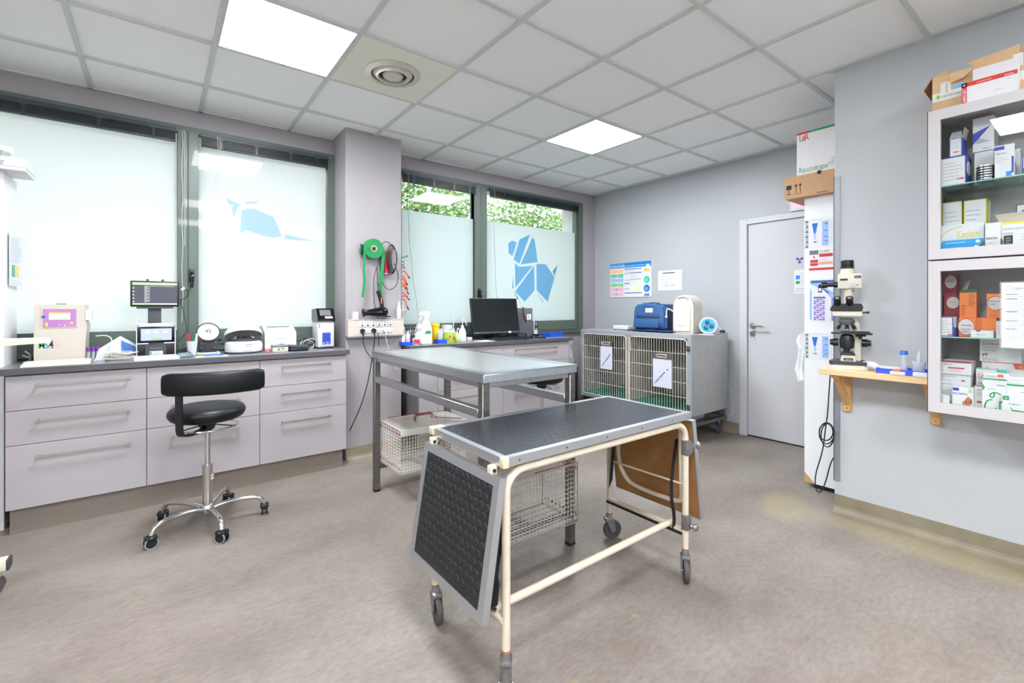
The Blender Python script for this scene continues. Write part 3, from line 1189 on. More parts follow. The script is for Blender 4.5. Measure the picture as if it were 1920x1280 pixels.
def carrier(loc, rz, L, W, H, wire, label, pitch=0.02, handle=True):
    t = thing('wire_carrier', label, 'cat carrier', loc, rz, 'wire carriers under the steel table')
    a, c = L / 2, W / 2
    b = MB()
    b_ = b
    grid_panel(b, (-a, -c, 0.003), (L, 0, 0), (0, W, 0), pitch, pitch, 0, wire)
    grid_panel(b, (-a, -c, 0.003), (L, 0, 0), (0, 0, H), pitch, pitch, 0, wire)
    grid_panel(b, (-a, c, 0.003), (L, 0, 0), (0, 0, H), pitch, pitch, 0, wire)
    grid_panel(b, (a, -c, 0.003), (0, W, 0), (0, 0, H), pitch, pitch, 0, wire)
    grid_panel(b, (-a, -c, 0.003), (0, W, 0), (0, 0, H), pitch, pitch, 0, wire)
    b.build('wire_body', t)
    l = MB()
    grid_panel(l, (-a - 0.003, -c - 0.003, H + 0.008), (L + 0.006, 0, 0), (0, W + 0.006, 0), pitch, pitch * 0.7, 0, wire)
    l.box(-a - 0.003, -c - 0.005, H - 0.03, a * 0.5, -c - 0.002, H + 0.008, wire)
    lo = l.build('lid', t)
    rl = MB()
    for k in range(9):
        q = -c + W * (k + 0.5) / 9
        rl.box(-a - 0.004, q - 0.004, H - 0.03, -a - 0.002, q + 0.004, H - 0.015, REDW)
        rl.box(-a - 0.004, q - 0.004, 0.03, -a - 0.002, q + 0.004, 0.045, REDW)
    rl.tube([(-a + 0.05, c, H + 0.014), (a * 0.1, c, H + 0.014)], 0.0022, REDW, 6)
    rl.build('red_hinge_wires', t)
    if handle:
        h = MB()
        for q in (-0.01, 0.012):
            h.tube([(-0.065, q, H + 0.01), (-0.06, q, H + 0.05), (0.06, q, H + 0.05), (0.065, q, H + 0.01)], 0.003, REDW, 6)
        h.tube([(-0.08, -0.04, H + 0.012), (-0.065, 0, H + 0.04), (0.065, 0, H + 0.04), (0.085, -0.04, H + 0.012)], 0.0025, REDW, 6)
        h.build('carry_handle', t)
    rod = MB()
    rod.tube([(0.08, 0.0, H + 0.014), (a * 0.9, -c + 0.02, H + 0.014)], 0.0022, REDW, 6)
    rod.build('locking_rod', t)
    return t


carrier((1.445, 2.885, 0.182), 0, 0.48, 0.34, 0.275, WIRE, 'cream wire cat carrier with red handle under the far end of the table')
c2_ = carrier((1.385, 1.735, 0.182), PI, 0.50, 0.26, 0.285, WIREG, 'pale grey wire cat carrier under the near end of the table', 0.022, handle=False)

# ---- folding trolley with rubber studded top
CREAMT = mat('cream_enamel_tube', (204, 192, 172), 0.35, var=0.05, scale=9)
RUST = mat('rusty_band', (150, 104, 66), 0.7, var=0.3, scale=60)
RUB = mat('studded_black_rubber', (28, 30, 36), 0.24, spec=0.6)
RUBD = mat('studded_black_rubber_matt', (26, 27, 29), 0.5)
HARD = mat('brown_hardboard', (150, 106, 60), 0.7, var=0.12, scale=14, bump=0.2)
CASTM = mat('cast_zinc', (140, 138, 138), 0.42, 0.8, var=0.1, scale=40)
TYRE = mat('grey_rubber_tyre', (74, 70, 68), 0.65)
STRAP = mat('black_webbing', (20, 20, 24), 0.7)

X0, X1, Y0, Y1 = 0.86, 1.915, 1.165, 1.655
TZ = 0.762
t = thing('folding_trolley', 'cream tubular trolley with black studded rubber top and two hanging side flaps', 'trolley', (0, 0, 0))
t.location = ((X0 + X1) / 2, (Y0 + Y1) / 2, 0)
OFF = T(-(X0 + X1) / 2, -(Y0 + Y1) / 2, 0)


def studded(mb, M, w, h, m, pitch=0.036, r=0.0135, zt=0.0022, inner=0.84):
    """studs laid out in staggered rows over a w x h sheet in the XY plane of M"""
    j, y = 0, pitch * 0.55
    while y < h - pitch * 0.3:
        x = pitch * (0.55 if j % 2 == 0 else 1.05)
        while x < w - pitch * 0.3:
            n = 12
            vs = [(x + r * math.cos(2 * PI * k / n), y + r * math.sin(2 * PI * k / n), 0) for k in range(n)]
            vs += [(x + r * inner * math.cos(2 * PI * k / n), y + r * inner * math.sin(2 * PI * k / n), zt) for k in range(n)]
            mb.add(vs, [(k, (k + 1) % n, n + (k + 1) % n, n + k) for k in range(n)], m, True, M)
            mb.add(vs, [list(range(n, 2 * n))], m, False, M)
            x += pitch
        y += pitch * 0.86
        j += 1


w_, d_ = X1 - X0, Y1 - Y0
b = MB(OFF)
b.box(X0 + 0.004, Y0 + 0.004, TZ - 0.014, X1 - 0.004, Y1 - 0.004, TZ - 0.004, HARD)
b.box(X0, Y0, TZ - 0.03, X1, Y0 + 0.004, TZ - 0.003, ALU)
b.box(X0, Y1 - 0.004, TZ - 0.03, X1, Y1, TZ - 0.003, ALU)
b.box(X0, Y0 + 0.004, TZ - 0.03, X0 + 0.004, Y1 - 0.004, TZ - 0.003, ALU)
b.box(X1 - 0.004, Y0 + 0.004, TZ - 0.03, X1, Y1 - 0.004, TZ - 0.003, ALU)
e_ = 0.024
b.box(X0, Y0, TZ - 0.003, X1, Y0 + e_, TZ, ALU)
b.box(X0, Y1 - e_, TZ - 0.003, X1, Y1, TZ, ALU)
b.box(X0, Y0 + e_, TZ - 0.003, X0 + e_, Y1 - e_, TZ, ALU)
b.box(X1 - e_, Y0 + e_, TZ - 0.003, X1, Y1 - e_, TZ, ALU)
for k in range(5):
    b.cyl((X0 + w_ * (k + 0.3) / 5, Y0 - 0.0012, TZ - 0.015), (X0 + w_ * (k + 0.3) / 5, Y0, TZ - 0.015), 0.003, BLACK, seg=8)
b.build('top_panel', t)
b = MB(OFF)
b.box(X0 + e_, Y0 + e_, TZ - 0.004, X1 - e_, Y1 - e_, TZ - 0.002, RUB)
studded(b, T(X0 + e_, Y0 + e_, TZ - 0.002), w_ - 2 * e_, d_ - 2 * e_, RUB, pitch=0.0325, r=0.0128, zt=0.0005, inner=0.6)
b.build('rubber_mat', t)
CL = mat('yellowed_corner_tape', (206, 190, 162), 0.5)
MB(OFF).rbox(X0 - 0.004, Y0 - 0.004, TZ - 0.032, X0 + 0.02, Y0 + 0.018, TZ + 0.003, CL, 0.003).build('corner_clip', t)
MB(OFF).rbox(X0 - 0.006, Y1 - 0.03, TZ - 0.026, X0 + 0.05, Y1 + 0.006, TZ + 0.002, CL, 0.003).build('corner_clip', t)

lz = 0.135
rt = 0.0145
legs = [(0.885, 1.187), (1.903, 1.187), (0.872, 1.632), (1.912, 1.645)]
for (yy, lab) in ((1.187, 'near'), (1.638, 'far')):
    xa, xb = (0.885, 1.903) if lab == 'near' else (0.872, 1.912)
    b = MB(OFF)
    r_ = 0.07
    zt = TZ - 0.052
    pts = [(xa, yy, lz)] + [(xa, yy, zt - r_)]
    for k in range(1, 7):
        a = k * PI / 12
        pts.append((xa + r_ - r_ * math.cos(a), yy, zt - r_ + r_ * math.sin(a)))
    for k in range(0, 7):
        a = k * PI / 12
        pts.append((xb - r_ + r_ * math.sin(a), yy, zt - r_ + r_ * math.cos(a)))
    pts.append((xb, yy, lz))
    b.tube(pts, rt, CREAMT, 14)
    for x_ in (xa, xb):
        b.cyl((x_, yy, lz), (x_, yy, lz + 0.008), rt + 0.0006, RUST, seg=14)
    b.build('side_frame', t)
b = MB(OFF)
b.tube([(0.877, 1.187, 0.237), (0.866, 1.632, 0.237)], 0.0125, CREAMT, 12)
b.build('end_stretcher', t)
b = MB(OFF)
b.box(1.895, 1.19, 0.20, 1.925, 1.645, 0.222, CREAMT)
b.box(1.893, 1.19, 0.198, 1.897, 1.645, 0.212, STRAP)
b.build('end_stretcher', t)
b = MB(OFF)
b.tube([(0.872, 1.245, 0.245), (1.905, 1.262, 0.235)], 0.0145, CREAMT, 12)
b.build('long_stretcher', t)
b = MB(OFF)
b.tube([(1.9, 1.187, 0.43), (1.9, 1.645, 0.425)], 0.005, CREAMT, 8)
b.build('tie_rod', t)
# hinge lugs above the flaps
for yy in (1.215, 1.615):
    h = MB(OFF)
    h.rbox(X0 - 0.022, yy - 0.012, TZ - 0.075, X0 + 0.004, yy + 0.012, TZ - 0.03, CREAMT, 0.004)
    h.cyl((X0 - 0.01, yy - 0.016, TZ - 0.045), (X0 - 0.01, yy + 0.02, TZ - 0.045), 0.006, BLACK, seg=10)
    h.build('flap_hinge', t)


def flap(Mo, w, h, right, label):
    """w across (local x), h down (local y); face +z is the rubber side"""
    f = MB(OFF @ Mo)
    th = 0.026
    f.box(0.003, 0.003, -th + 0.004, w - 0.003, h - 0.003, -0.006, HARD)
    e = 0.03
    for q in ((0, 0, w, e), (0, h - e, w, h), (0, e, e, h - e), (w - e, e, w, h - e)):
        f.box(q[0], q[1], -0.004, q[2], q[3], 0, ALU)
    f.box(0, 0, -th, w, 0.004, -0.004, ALU)
    f.box(0, h - 0.004, -th, w, h, -0.004, ALU)
    f.box(0, 0.004, -th, 0.004, h - 0.004, -0.004, ALU)
    f.box(w - 0.004, 0.004, -th, w, h - 0.004, -0.004, ALU)
    o = f.build('flap', t, label)
    r = MB(OFF @ Mo)
    r.box(e, e, -0.006, w - e, h - e, -0.002, RUBD)
    studded(r, Matrix.Translation((e, e, -0.002)), w - 2 * e, h - 2 * e, RUBD, pitch=0.034, r=0.0138, zt=0.0018)
    r.build('flap_mat', o)
    return o


# left flap: rubber facing -x, right flap: board towards the camera, rubber facing +x
tl = Vector((0.838, 1.155, 0.708))
Ml = frame_m(tl, (0, 1, 0), (-0.07, 0, -0.44))
flap(Ml, 0.50, 0.435, False, 'hanging flap with raised round studs')
tr_ = Vector((1.968, 1.675, 0.718))
Mr = frame_m(tr_, (0, -1, 0), (0.065, 0, -0.46))
flap(Mr, 0.50, 0.475, True, 'hanging flap showing its brown board side')
# cream tube loop behind the right flap and black straps
b = MB(OFF)
pts = [(1.93, 1.60, 0.70), (1.935, 1.60, 0.42), (1.955, 1.57, 0.34), (1.96, 1.52, 0.31), (1.97, 1.27, 0.305), (1.955, 1.235, 0.34), (1.93, 1.225, 0.42), (1.925, 1.225, 0.68)]
b.tube(pts, 0.011, CREAMT, 10, smooth_iter=2)
b.build('flap_support_tube', t)
for pts in ([(1.925, 1.245, 0.62), (1.9, 1.25, 0.5), (1.885, 1.25, 0.36), (1.9, 1.24, 0.27), (1.9, 1.245, 0.21)],
            [(1.925, 1.60, 0.70), (1.90, 1.60, 0.55), (1.895, 1.605, 0.42), (1.91, 1.63, 0.30), (1.91, 1.64, 0.21)]):
    b = MB(OFF)
    b.tube(pts, 0.011, STRAP, 6, smooth_iter=2, flat=(0.35, 1.1))
    b.build('strap', t)
b = MB(OFF)
b.tube([(0.90, 1.21, 0.60), (0.872, 1.205, 0.48), (0.855, 1.21, 0.38), (0.868, 1.22, 0.33), (0.872, 1.235, 0.26)], 0.012, STRAP, 6, smooth_iter=2, flat=(0.4, 1.3))
b.tube([(0.80, 1.30, 0.30), (0.872, 1.222, 0.255)], 0.005, STRAP, 6)
b.build('strap', t)
# clamps with knobs on the right leg
for cz, kx in ((0.60, 1), (0.262, 0)):
    b = MB(OFF)
    b.rbox(1.888, 1.168, cz - 0.035, 1.926, 1.20, cz + 0.035, CASTM, 0.004)
    if kx:
        b.rbox(1.92, 1.172, cz - 0.028, 1.95, 1.196, cz + 0.02, CASTM, 0.004)
        b.cyl((1.945, 1.184, cz - 0.002), (1.975, 1.180, cz - 0.002), 0.007, CASTM, seg=10)
        b.ell((1.985, 1.178, cz - 0.002), (0.012, 0.018, 0.021), CASTM, 12, 8)
    else:
        b.cyl((1.91, 1.17, cz - 0.015), (1.925, 1.155, cz - 0.02), 0.009, CASTM, seg=10)
        b.ell((1.93, 1.152, cz - 0.022), (0.02, 0.012, 0.017), CASTM, 12, 8)
    b.build('clamp', t)


def wheel_caster(x, y, zt, a, parent):
    """single wheel in a cast fork; a = rolling direction"""
    r = 0.05
    c = MB(OFF @ T(x, y, 0, rz=a))
    c.cyl((0, 0, zt - 0.02), (0, 0, zt + 0.004), 0.017, CASTM, 0.013, seg=14)
    c.rbox(-0.026, -0.02, zt - 0.04, 0.024, 0.02, zt - 0.018, CASTM, 0.007)
    for s in (-1, 1):
        c.prism([(-0.022, zt - 0.03), (0.02, zt - 0.03), (-0.01, r - 0.012), (-0.03, r - 0.008), (-0.032, r + 0.012)], s * 0.0175 - 0.002, s * 0.0175 + 0.002, CASTM, Matrix.Rotation(PI / 2, 4, 'X'))
    o = c.build('caster', parent)
    w = MB(OFF @ T(x, y, 0, rz=a) @ T(-0.02, 0, r, rx=PI / 2))
    w.lathe([(0.008, -0.012), (0.03, -0.010), (0.036, -0.012), (r - 0.003, -0.011), (r, -0.006), (r, 0.006), (r - 0.003, 0.011), (0.036, 0.012), (0.03, 0.010), (0.008, 0.012)], TYRE, 28)
    w.cyl((0, 0, -0.024), (0, 0, 0.024), 0.006, CASTM, seg=10)
    w.lathe([(0.0001, -0.0115), (0.028, -0.0105), (0.028, 0.0105), (0.0001, 0.0115)], DGREY, 20)
    w.build('wheel', o)


view = lambda x, y: math.atan2(y, x)
wheel_caster(0.885, 1.187, lz, R(52), t)
wheel_caster(1.903, 1.187, lz, R(40), t)
wheel_caster(0.872, 1.632, lz, R(78), t)
wheel_caster(1.912, 1.645, lz, R(155), t)

# ---- steel kennel on wheels
KX0, KX1, KY0, KY1, KZ0, KZ1 = 3.79, 4.44, 2.31, 3.665, 0.245, 0.985
KST = mat('kennel_steel', (190, 190, 188), 0.38, 0.65, var=0.06, scale=12)
KFR = mat('kennel_frame', (196, 204, 210), 0.3, 0.6)
KIN = mat('kennel_inside', (178, 172, 160), 0.5, 0.0)
GMAT = mat('green_plastic_grid', (20, 120, 96), 0.45)
t = thing('kennel', 'wide stainless steel animal kennel with two barred doors on wheels', 'kennel', (KX0, KY0, 0))
OK_ = T(-KX0, -KY0, 0)
b = MB(OK_)
b.box(KX0 + 0.0225, KY0, KZ0, KX1, KY0 + 0.012, KZ1, KST)
b.box(KX0 + 0.0225, KY1 - 0.012, KZ0, KX1, KY1, KZ1, KST)
b.box(KX1 - 0.012, KY0 + 0.012, KZ0 + 0.012, KX1, KY1 - 0.012, KZ1 - 0.012, KST)
b.box(KX0 + 0.0225, KY0 + 0.012, KZ1 - 0.012, KX1, KY1 - 0.012, KZ1, KST)
b.box(KX0 + 0.0225, KY0 + 0.012, KZ0, KX1, KY1 - 0.012, KZ0 + 0.012, KST)
b.build('body', t, bevel=0.002)
KM = (KY0 + KY1) / 2 + 0.02
b = MB(OK_)
b.box(KX0 + 0.03, KM - 0.006, KZ0 + 0.012, KX1 - 0.012, KM + 0.006, KZ1 - 0.012, KIN)
b.build('partition', t)
b = MB(OK_)
fw_ = 0.035
b.box(KX0, KY0, KZ0, KX0 + 0.022, KY0 + fw_, KZ1, KFR)
b.box(KX0, KY1 - fw_, KZ0, KX0 + 0.022, KY1, KZ1, KFR)
b.box(KX0, KY0 + fw_, KZ1 - 0.038, KX0 + 0.022, KY1 - fw_, KZ1, KFR)
b.box(KX0, KY0 + fw_, KZ0, KX0 + 0.022, KY1 - fw_, KZ0 + 0.03, KFR)
b.build('front_frame', t, bevel=0.002)
BARM = mat('kennel_bar', (226, 220, 208), 0.35, 0.5)


def kdoor(ya, yb, plate_y, plate_z, pw, ph):
    b = MB(OK_)
    x = KX0 - 0.002
    za, zb = KZ0 + 0.035, KZ1 - 0.045
    rr = 0.02
    loop = [(x, ya + rr, za), (x, ya, za + rr), (x, ya, zb - rr), (x, ya + rr, zb), (x, yb - rr, zb), (x, yb, zb - rr), (x, yb, za + rr), (x, yb - rr, za)]
    b.tube(loop, 0.0055, BARM, 8, closed=True)
    n = int((yb - ya) / 0.0285)
    for k in range(1, n):
        q = ya + (yb - ya) * k / n
        b.cyl((x, q, za), (x, q, zb), 0.0024, BARM, seg=6, caps=False)
    for k in range(1, 5):
        z = za + (zb - za) * k / 5
        b.cyl((x + 0.005, ya, z), (x + 0.005, yb, z), 0.003, BARM, seg=6, caps=False)
    d = b.build('barred_door', t)
    p = MB(OK_)
    px = x - 0.006
    PL = mat('clip_plate_steel', (150, 146, 138), 0.35, 0.9)
    SH = mat('protective_film_sheet', (206, 208, 222), 0.4)
    p.box(px - 0.003, plate_y - pw / 2, plate_z, px, plate_y + pw / 2, plate_z + ph, SH)
    p.box(px - 0.006, plate_y - pw / 2 - 0.002, plate_z + ph - 0.045, px + 0.001, plate_y + pw / 2 + 0.002, plate_z + ph + 0.012, PL)
    zc = plate_z + ph - 0.016
    p.tube([(px - 0.008, plate_y - 0.05, zc + 0.012), (px - 0.016, plate_y - 0.055, zc), (px - 0.008, plate_y - 0.05, zc - 0.012), (px - 0.008, plate_y + 0.05, zc - 0.012), (px - 0.016, plate_y + 0.055, zc), (px - 0.008, plate_y + 0.05, zc + 0.012)], 0.004, BARM, 6, closed=True)
    # slanted blue print of the protective film
    for k, (dy, dz, L_) in enumerate([(-0.01, 0.10, 0.17), (-0.035, 0.09, 0.14), (0.05, 0.20, 0.0)]):
        if L_:
            M_ = frame_m((px - 0.0036, plate_y + pw / 2 - 0.02 + (-0.02 if k else 0), plate_z + 0.03 + 0.02 * k), (0, -0.7, 0.75), (0, 0.75, 0.7))
            for w_i in range(9):
                p.box(w_i * L_ / 9, -0.004, 0, w_i * L_ / 9 + L_ / 13, 0.004, 0.0003, BLUEP if w_i % 3 else SKYP, M_)
    M_ = frame_m((px - 0.0036, plate_y - pw * 0.28, plate_z + ph * 0.55), (0, -1, 0), (0, 0, 1))
    for a_ in range(4):
        p.box(-0.010, -0.0015, 0, 0.010, 0.0015, 0.0003, BLUEP, M_ @ Matrix.Rotation(a_ * PI / 4, 4, 'Z'))
    p.build('card_holder', d)
    return d


kdoor(KM + 0.025, KY1 - fw_ - 0.004, 3.285, 0.575, 0.165, 0.29)
kdoor(KY0 + fw_ + 0.004, KM - 0.025, 2.60, 0.475, 0.205, 0.315)
b = MB(OK_)
for q in (KM - 0.014, KM + 0.014):
    b.box(KX0 - 0.008, q - 0.008, KZ0 + 0.03, KX0 + 0.004, q + 0.008, KZ1 - 0.04, BARM)
for q in (KM - 0.03, KM + 0.03):
    b.tube([(KX0 - 0.012, q - 0.012, 0.80), (KX0 - 0.016, q - 0.012, 0.90), (KX0 - 0.016, q + 0.012, 0.90), (KX0 - 0.012, q + 0.012, 0.80)], 0.004, BARM, 6, closed=True)
b.build('latch_bars', t)
for zz in (0.86, 0.33):
    MB(OK_).rbox(KX0 - 0.008, KY0 + 0.006, zz - 0.025, KX0 + 0.002, KY0 + 0.04, zz + 0.025, STEELD, 0.002).build('door_hinge', t)
b = MB(OK_)
k = KY0 + 0.02
while k < KY1 - 0.02:
    b.box(KX0 + 0.03, k, KZ0 + 0.02, KX1 - 0.02, k + 0.012, KZ0 + 0.05, GMAT)
    k += 0.024
k = KX0 + 0.03
while k < KX1 - 0.02:
    b.box(k, KY0 + 0.02, KZ0 + 0.022, k + 0.01, KY1 - 0.02, KZ0 + 0.045, GMAT)
    k += 0.05
b.build('floor_grid', t)
b = MB(OK_)
for q in (KY0 + 0.02, KY1 - 0.02):
    b.box(KX0 + 0.02, q - 0.018, 0.145, KX1 - 0.01, q + 0.018, 0.175, STEELD)
for q in (KX0 + 0.03, KX1 - 0.03):
    b.box(q - 0.018, KY0 + 0.02, 0.145, q + 0.018, KY1 - 0.02, 0.175, STEELD)
for q in (KX0 + 0.04, KX1 - 0.04):
    for w in (KY0 + 0.025, KY1 - 0.025):
        b.box(q - 0.01, w - 0.01, 0.17, q + 0.01, w + 0.01, KZ0 + 0.004, STEELD)
b.box(KX0 + 0.05, KY0 + 0.06, 0.172, KX0 + 0.33, KY1 - 0.2, 0.225, STEEL)
b.build('wheeled_base', t)
CW = mat('caster_blue_grey', (70, 78, 92), 0.5)
for q in (KX0 + 0.05, KX1 - 0.08):
    for w in (KY0 + 0.05, KY1 - 0.05):
        c = MB(OK_)
        c.cyl((q, w, 0.11), (q, w, 0.146), 0.02, STEELD, seg=12)
        c.rbox(q - 0.026, w - 0.022, 0.09, q + 0.026, w + 0.022, 0.115, STEELD, 0.004)
        for s in (-1, 1):
            c.box(q - 0.014, w + s * 0.02 - 0.002, 0.04, q + 0.014, w + s * 0.02 + 0.002, 0.10, STEELD)
        c.cyl((q, w - 0.015, 0.045), (q, w + 0.015, 0.045), 0.045, CW, seg=22)
        c.cyl((q, w - 0.026, 0.045), (q, w + 0.026, 0.045), 0.008, STEEL, seg=10)
        c.build('caster', t)

# ---- tall white cupboard beside the near wall
PX = 3.555
WCB = mat('white_cupboard_paint', (232, 233, 235), 0.35)
t = thing('tall_white_cupboard', 'tall plain white cupboard side covered with charts beside the near wall', 'cupboard', (PX, NY + 0.005, 0))
b = MB()
b.box(0, 0, 0.03, 0.018, 1.307 - NY - 0.005, 1.99, WCB)
b.box(0.018, 0, 0.03, 0.62, 1.307 - NY - 0.025, 1.99, WCB)
b.build('body', t, bevel=0.001)
b = MB()
b.box(0.02, 1.307 - NY - 0.024, 0.035, 0.618, 1.307 - NY - 0.006, 1.985, WCB)
b.build('cupboard_door', t, bevel=0.001)
b = MB().box(0.01, 0, 0.0, 0.6, 1.307 - NY - 0.06, 0.03, BLACK)
b.build('base_strip', t)
CHIP = mat('bare_chipboard', (196, 156, 104), 0.8)
MB().add([(-0.0006, 1.307 - NY - 0.005, 0.031), (-0.0006, 1.307 - NY - 0.005, 0.10), (-0.0006, 1.307 - NY - 0.07, 0.031)], [(0, 1, 2)], CHIP).build('chipped_corner', t)
# door handle strip in green, seen on the door edge side
MB().rbox(0.02, 1.307 - NY - 0.006, 0.79, 0.05, 1.307 - NY + 0.004, 0.97, mat('green_tag', (20, 146, 88), 0.5), 0.002).build('green_strip', t)

# ---- wall cabinet with glass doors (two stacked)
CFR = mat('cabinet_frame_laminate', (192, 187, 188), 0.4)
CEDGE = mat('cabinet_dark_edge', (70, 64, 66), 0.5)
CIN = mat('cabinet_inside', (168, 164, 162), 0.5)
CGL = glass_mat('cabinet_glass', (246, 249, 248), 0.06)
SGL = mat('green_glass_edge', (150, 206, 196), 0.1, alpha=0.85)
SGT = glass_mat('glass_shelf_top', (232, 244, 240), 0.06)
CX = 2.93           # door face
CYL = 0.546
CYR = -0.35
cab_z = [(0.735, 1.457), (1.461, 2.172)]
shelf_z = [1.098, 1.815]


def glass_cabinet(z0, z1, sz, label):
    t = thing('glass_cabinet', label, 'cabinet', (NX, (CYL + CYR) / 2, z0), 0, 'glass fronted wall cabinets')
    O = T(-NX, -(CYL + CYR) / 2, -z0)
    b = MB(O)
    th = 0.018
    b.box(CX + 0.022, CYL - th, z0, NX - 0.001, CYL, z1, CFR)
    b.box(CX + 0.022, CYR, z0, NX - 0.001, CYR + th, z1, CFR)
    b.box(CX + 0.022, CYR + th, z0, NX - 0.001, CYL - th, z0 + th, CFR)
    b.box(CX + 0.022, CYR + th, z1 - th, NX - 0.001, CYL - th, z1, CFR)
    b.box(NX - 0.012, CYR + th, z0 + th, NX - 0.001, CYL - th, z1 - th, CIN)
    b.box(CX + 0.022, CYL - th - 0.002, z0 + th, NX - 0.012, CYL - th, z1 - th, CIN)
    b.build('body', t)
    d = MB(O)
    fx0, fx1 = CX, CX + 0.02
    fr_ = 0.046
    d.box(fx0, CYL - fr_, z0 + 0.001, fx1, CYL, z1 - 0.001, CFR)
    d.box(fx0, CYR, z0 + 0.001, fx1, CYR + fr_, z1 - 0.001, CFR)
    d.box(fx0, CYR + fr_, z0 + 0.001, fx1, CYL - fr_, z0 + fr_ + 0.004, CFR)
    d.box(fx0, CYR + fr_, z1 - fr_ - 0.004, fx1, CYL - fr_, z1 - 0.001, CFR)
    d.box(fx0 - 0.0004, CYL - 0.003, z0, fx1, CYL + 0.0004, z1, CEDGE)
    d.box(fx0 - 0.0004, CYR, z0, fx1, CYL, z0 + 0.003, CEDGE)
    dd = d.build('glass_door', t)
    g = MB(O)
    g.quad((fx0 + 0.009, CYR + fr_ - 0.004, z0 + fr_), (fx0 + 0.009, CYL - fr_ + 0.004, z0 + fr_), (fx0 + 0.009, CYL - fr_ + 0.004, z1 - fr_), (fx0 + 0.009, CYR + fr_ - 0.004, z1 - fr_), CGL)
    g.build('glass_pane', dd)
    s_ = MB(O)
    s_.box(CX + 0.04, CYR + th, sz - 0.0055, CX + 0.042, CYL - th, sz, SGL)
    s_.quad((CX + 0.042, CYR + th, sz), (NX - 0.013, CYR + th, sz), (NX - 0.013, CYL - th, sz), (CX + 0.042, CYL - th, sz), SGT)
    s_.quad((CX + 0.042, CYR + th, sz - 0.0055), (CX + 0.042, CYL - th, sz - 0.0055), (NX - 0.013, CYL - th, sz - 0.0055), (NX - 0.013, CYR + th, sz - 0.0055), SGT)
    s_.build('glass_shelf', t)
    return t


glass_cabinet(*cab_z[0], shelf_z[0], 'lower glass fronted wall cabinet full of white and orange boxes')
glass_cabinet(*cab_z[1], shelf_z[1], 'upper glass fronted wall cabinet under the brown cardboard box')

# ---- wooden wall shelf with triangular bracket
PINE = mat('pale_pine', (226, 196, 150), 0.5, var=0.08, scale=6, stretch=(6, 0.8, 6))
PINEB = mat('pine_bracket', (216, 168, 108), 0.5, var=0.08, scale=8)
t = thing('wooden_shelf', 'pale pine wall shelf carrying the microscope', 'shelf', (NX, 0.805, 0.85))
MB().rbox(-0.245, -0.25, 0.0, -0.001, 0.238, 0.034, PINE, 0.003, 1).build('board', t)
for q, nm in ((0.165, 'bracket'), (-0.231, 'bracket')):
    b = MB()
    b.rbox(-0.022, q - 0.021, -0.235, -0.001, q + 0.021, -0.001, PINEB, 0.003, 1)
    b.tube([(-0.012, q, -0.19), (-0.19, q, -0.012)], 0.02, PINEB, 4)
    b.rbox(-0.215, q - 0.018, -0.02, -0.02, q + 0.018, -0.001, PINEB, 0.003, 1)
    b.cyl((-0.0235, q, -0.215), (-0.022, q, -0.215), 0.004, STEELD, seg=8)
    b.build(nm, t)

# ---- cream instrument stand at the left edge
CREAMS = mat('cream_lacquer', (210, 202, 182), 0.4)
t = thing('instrument_stand', 'cream wheeled instrument stand cut off by the left edge of the photo', 'stand', (-0.68, 2.95, 0))
b = MB()
poly = [(0.285, 0.02), (0.288, 0.0), (0.235, -0.05), (0.15, -0.16), (-0.25, -0.19), (-0.27, 0.06), (0.25, 0.05)]
b.prism(poly, 1.075, 1.098, CREAMS)
b.build('tray_arm', t, bevel=0.004)
b = MB()
b.prism([(-0.2, -0.06), (0.08, -0.075), (0.09, -0.1), (-0.2, -0.115)], 1.098, 1.0985, mat('tray_groove', (190, 186, 178), 0.5))
b.build('tray_groove', t)
MB().ell((0.10, -0.085, 1.1), (0.011, 0.011, 0.007), REDP, 12, 8).build('red_button', t)
MB().cyl((-0.2, 0, 0.1), (-0.2, 0, 1.076), 0.025, CREAMS).build('column', t)
b = MB()
b.rbox(-0.24, -0.03, 0.095, 0.158, 0.03, 0.14, CREAMS, 0.006)
b.build('foot', t)
MB().rbox(0.155, -0.031, 0.094, 0.166, 0.031, 0.141, DGREY, 0.004).build('foot_cap', t)
b = MB()
b.rbox(-0.232, -0.3, 0.095, -0.172, 0.3, 0.14, CREAMS, 0.006)
b.build('cross_foot', t)
for (q, w) in ((0.115, 0.0), (-0.2, 0.27), (-0.2, -0.27)):
    c = MB()
    c.cyl((q, w, 0.07), (q, w, 0.096), 0.018, CREAMS, seg=12)
    c.cyl((q - 0.0, w - 0.014, 0.035), (q, w + 0.014, 0.035), 0.035, TYRE, seg=22)
    c.cyl((q, w - 0.016, 0.035), (q, w + 0.016, 0.035), 0.012, DGREY, seg=14)
    c.rbox(q - 0.02, w - 0.02, 0.055, q + 0.02, w + 0.02, 0.075, CREAMS, 0.004)
    c.build('caster', t)

# ---- bin and bag between counter and kennel
t = thing('waste_bin', 'tall black waste bin lined with a clear bag beside the kennel', 'bin', (3.69, 3.85, 0))
b = MB()
b.prism([(-0.11, -0.16), (0.085, -0.16), (0.085, 0.16), (-0.11, 0.16)], 0, 0.56, BLACK)
b.build('bin_body', t, bevel=0.01)
BAGM = sheet_mat('clear_bin_bag', (200, 212, 212), 0.45, 0.25)
b = MB()
rnd = random.Random(4)
vs, fs = [], []
for k in range(7):
    z = 0.50 + 0.055 * k
    for q in range(20):
        a = 2 * PI * q / 20
        r_ = 0.13 + 0.02 * math.sin(q * 2.3 + k) + (0.02 if k == 6 else 0) - 0.008 * k + rnd.uniform(-0.012, 0.012)
        vs.append((-0.02 + r_ * math.cos(a) * 0.82, r_ * 1.25 * math.sin(a), z + (0.05 * math.sin(q * 0.9) if k == 6 else 0)))
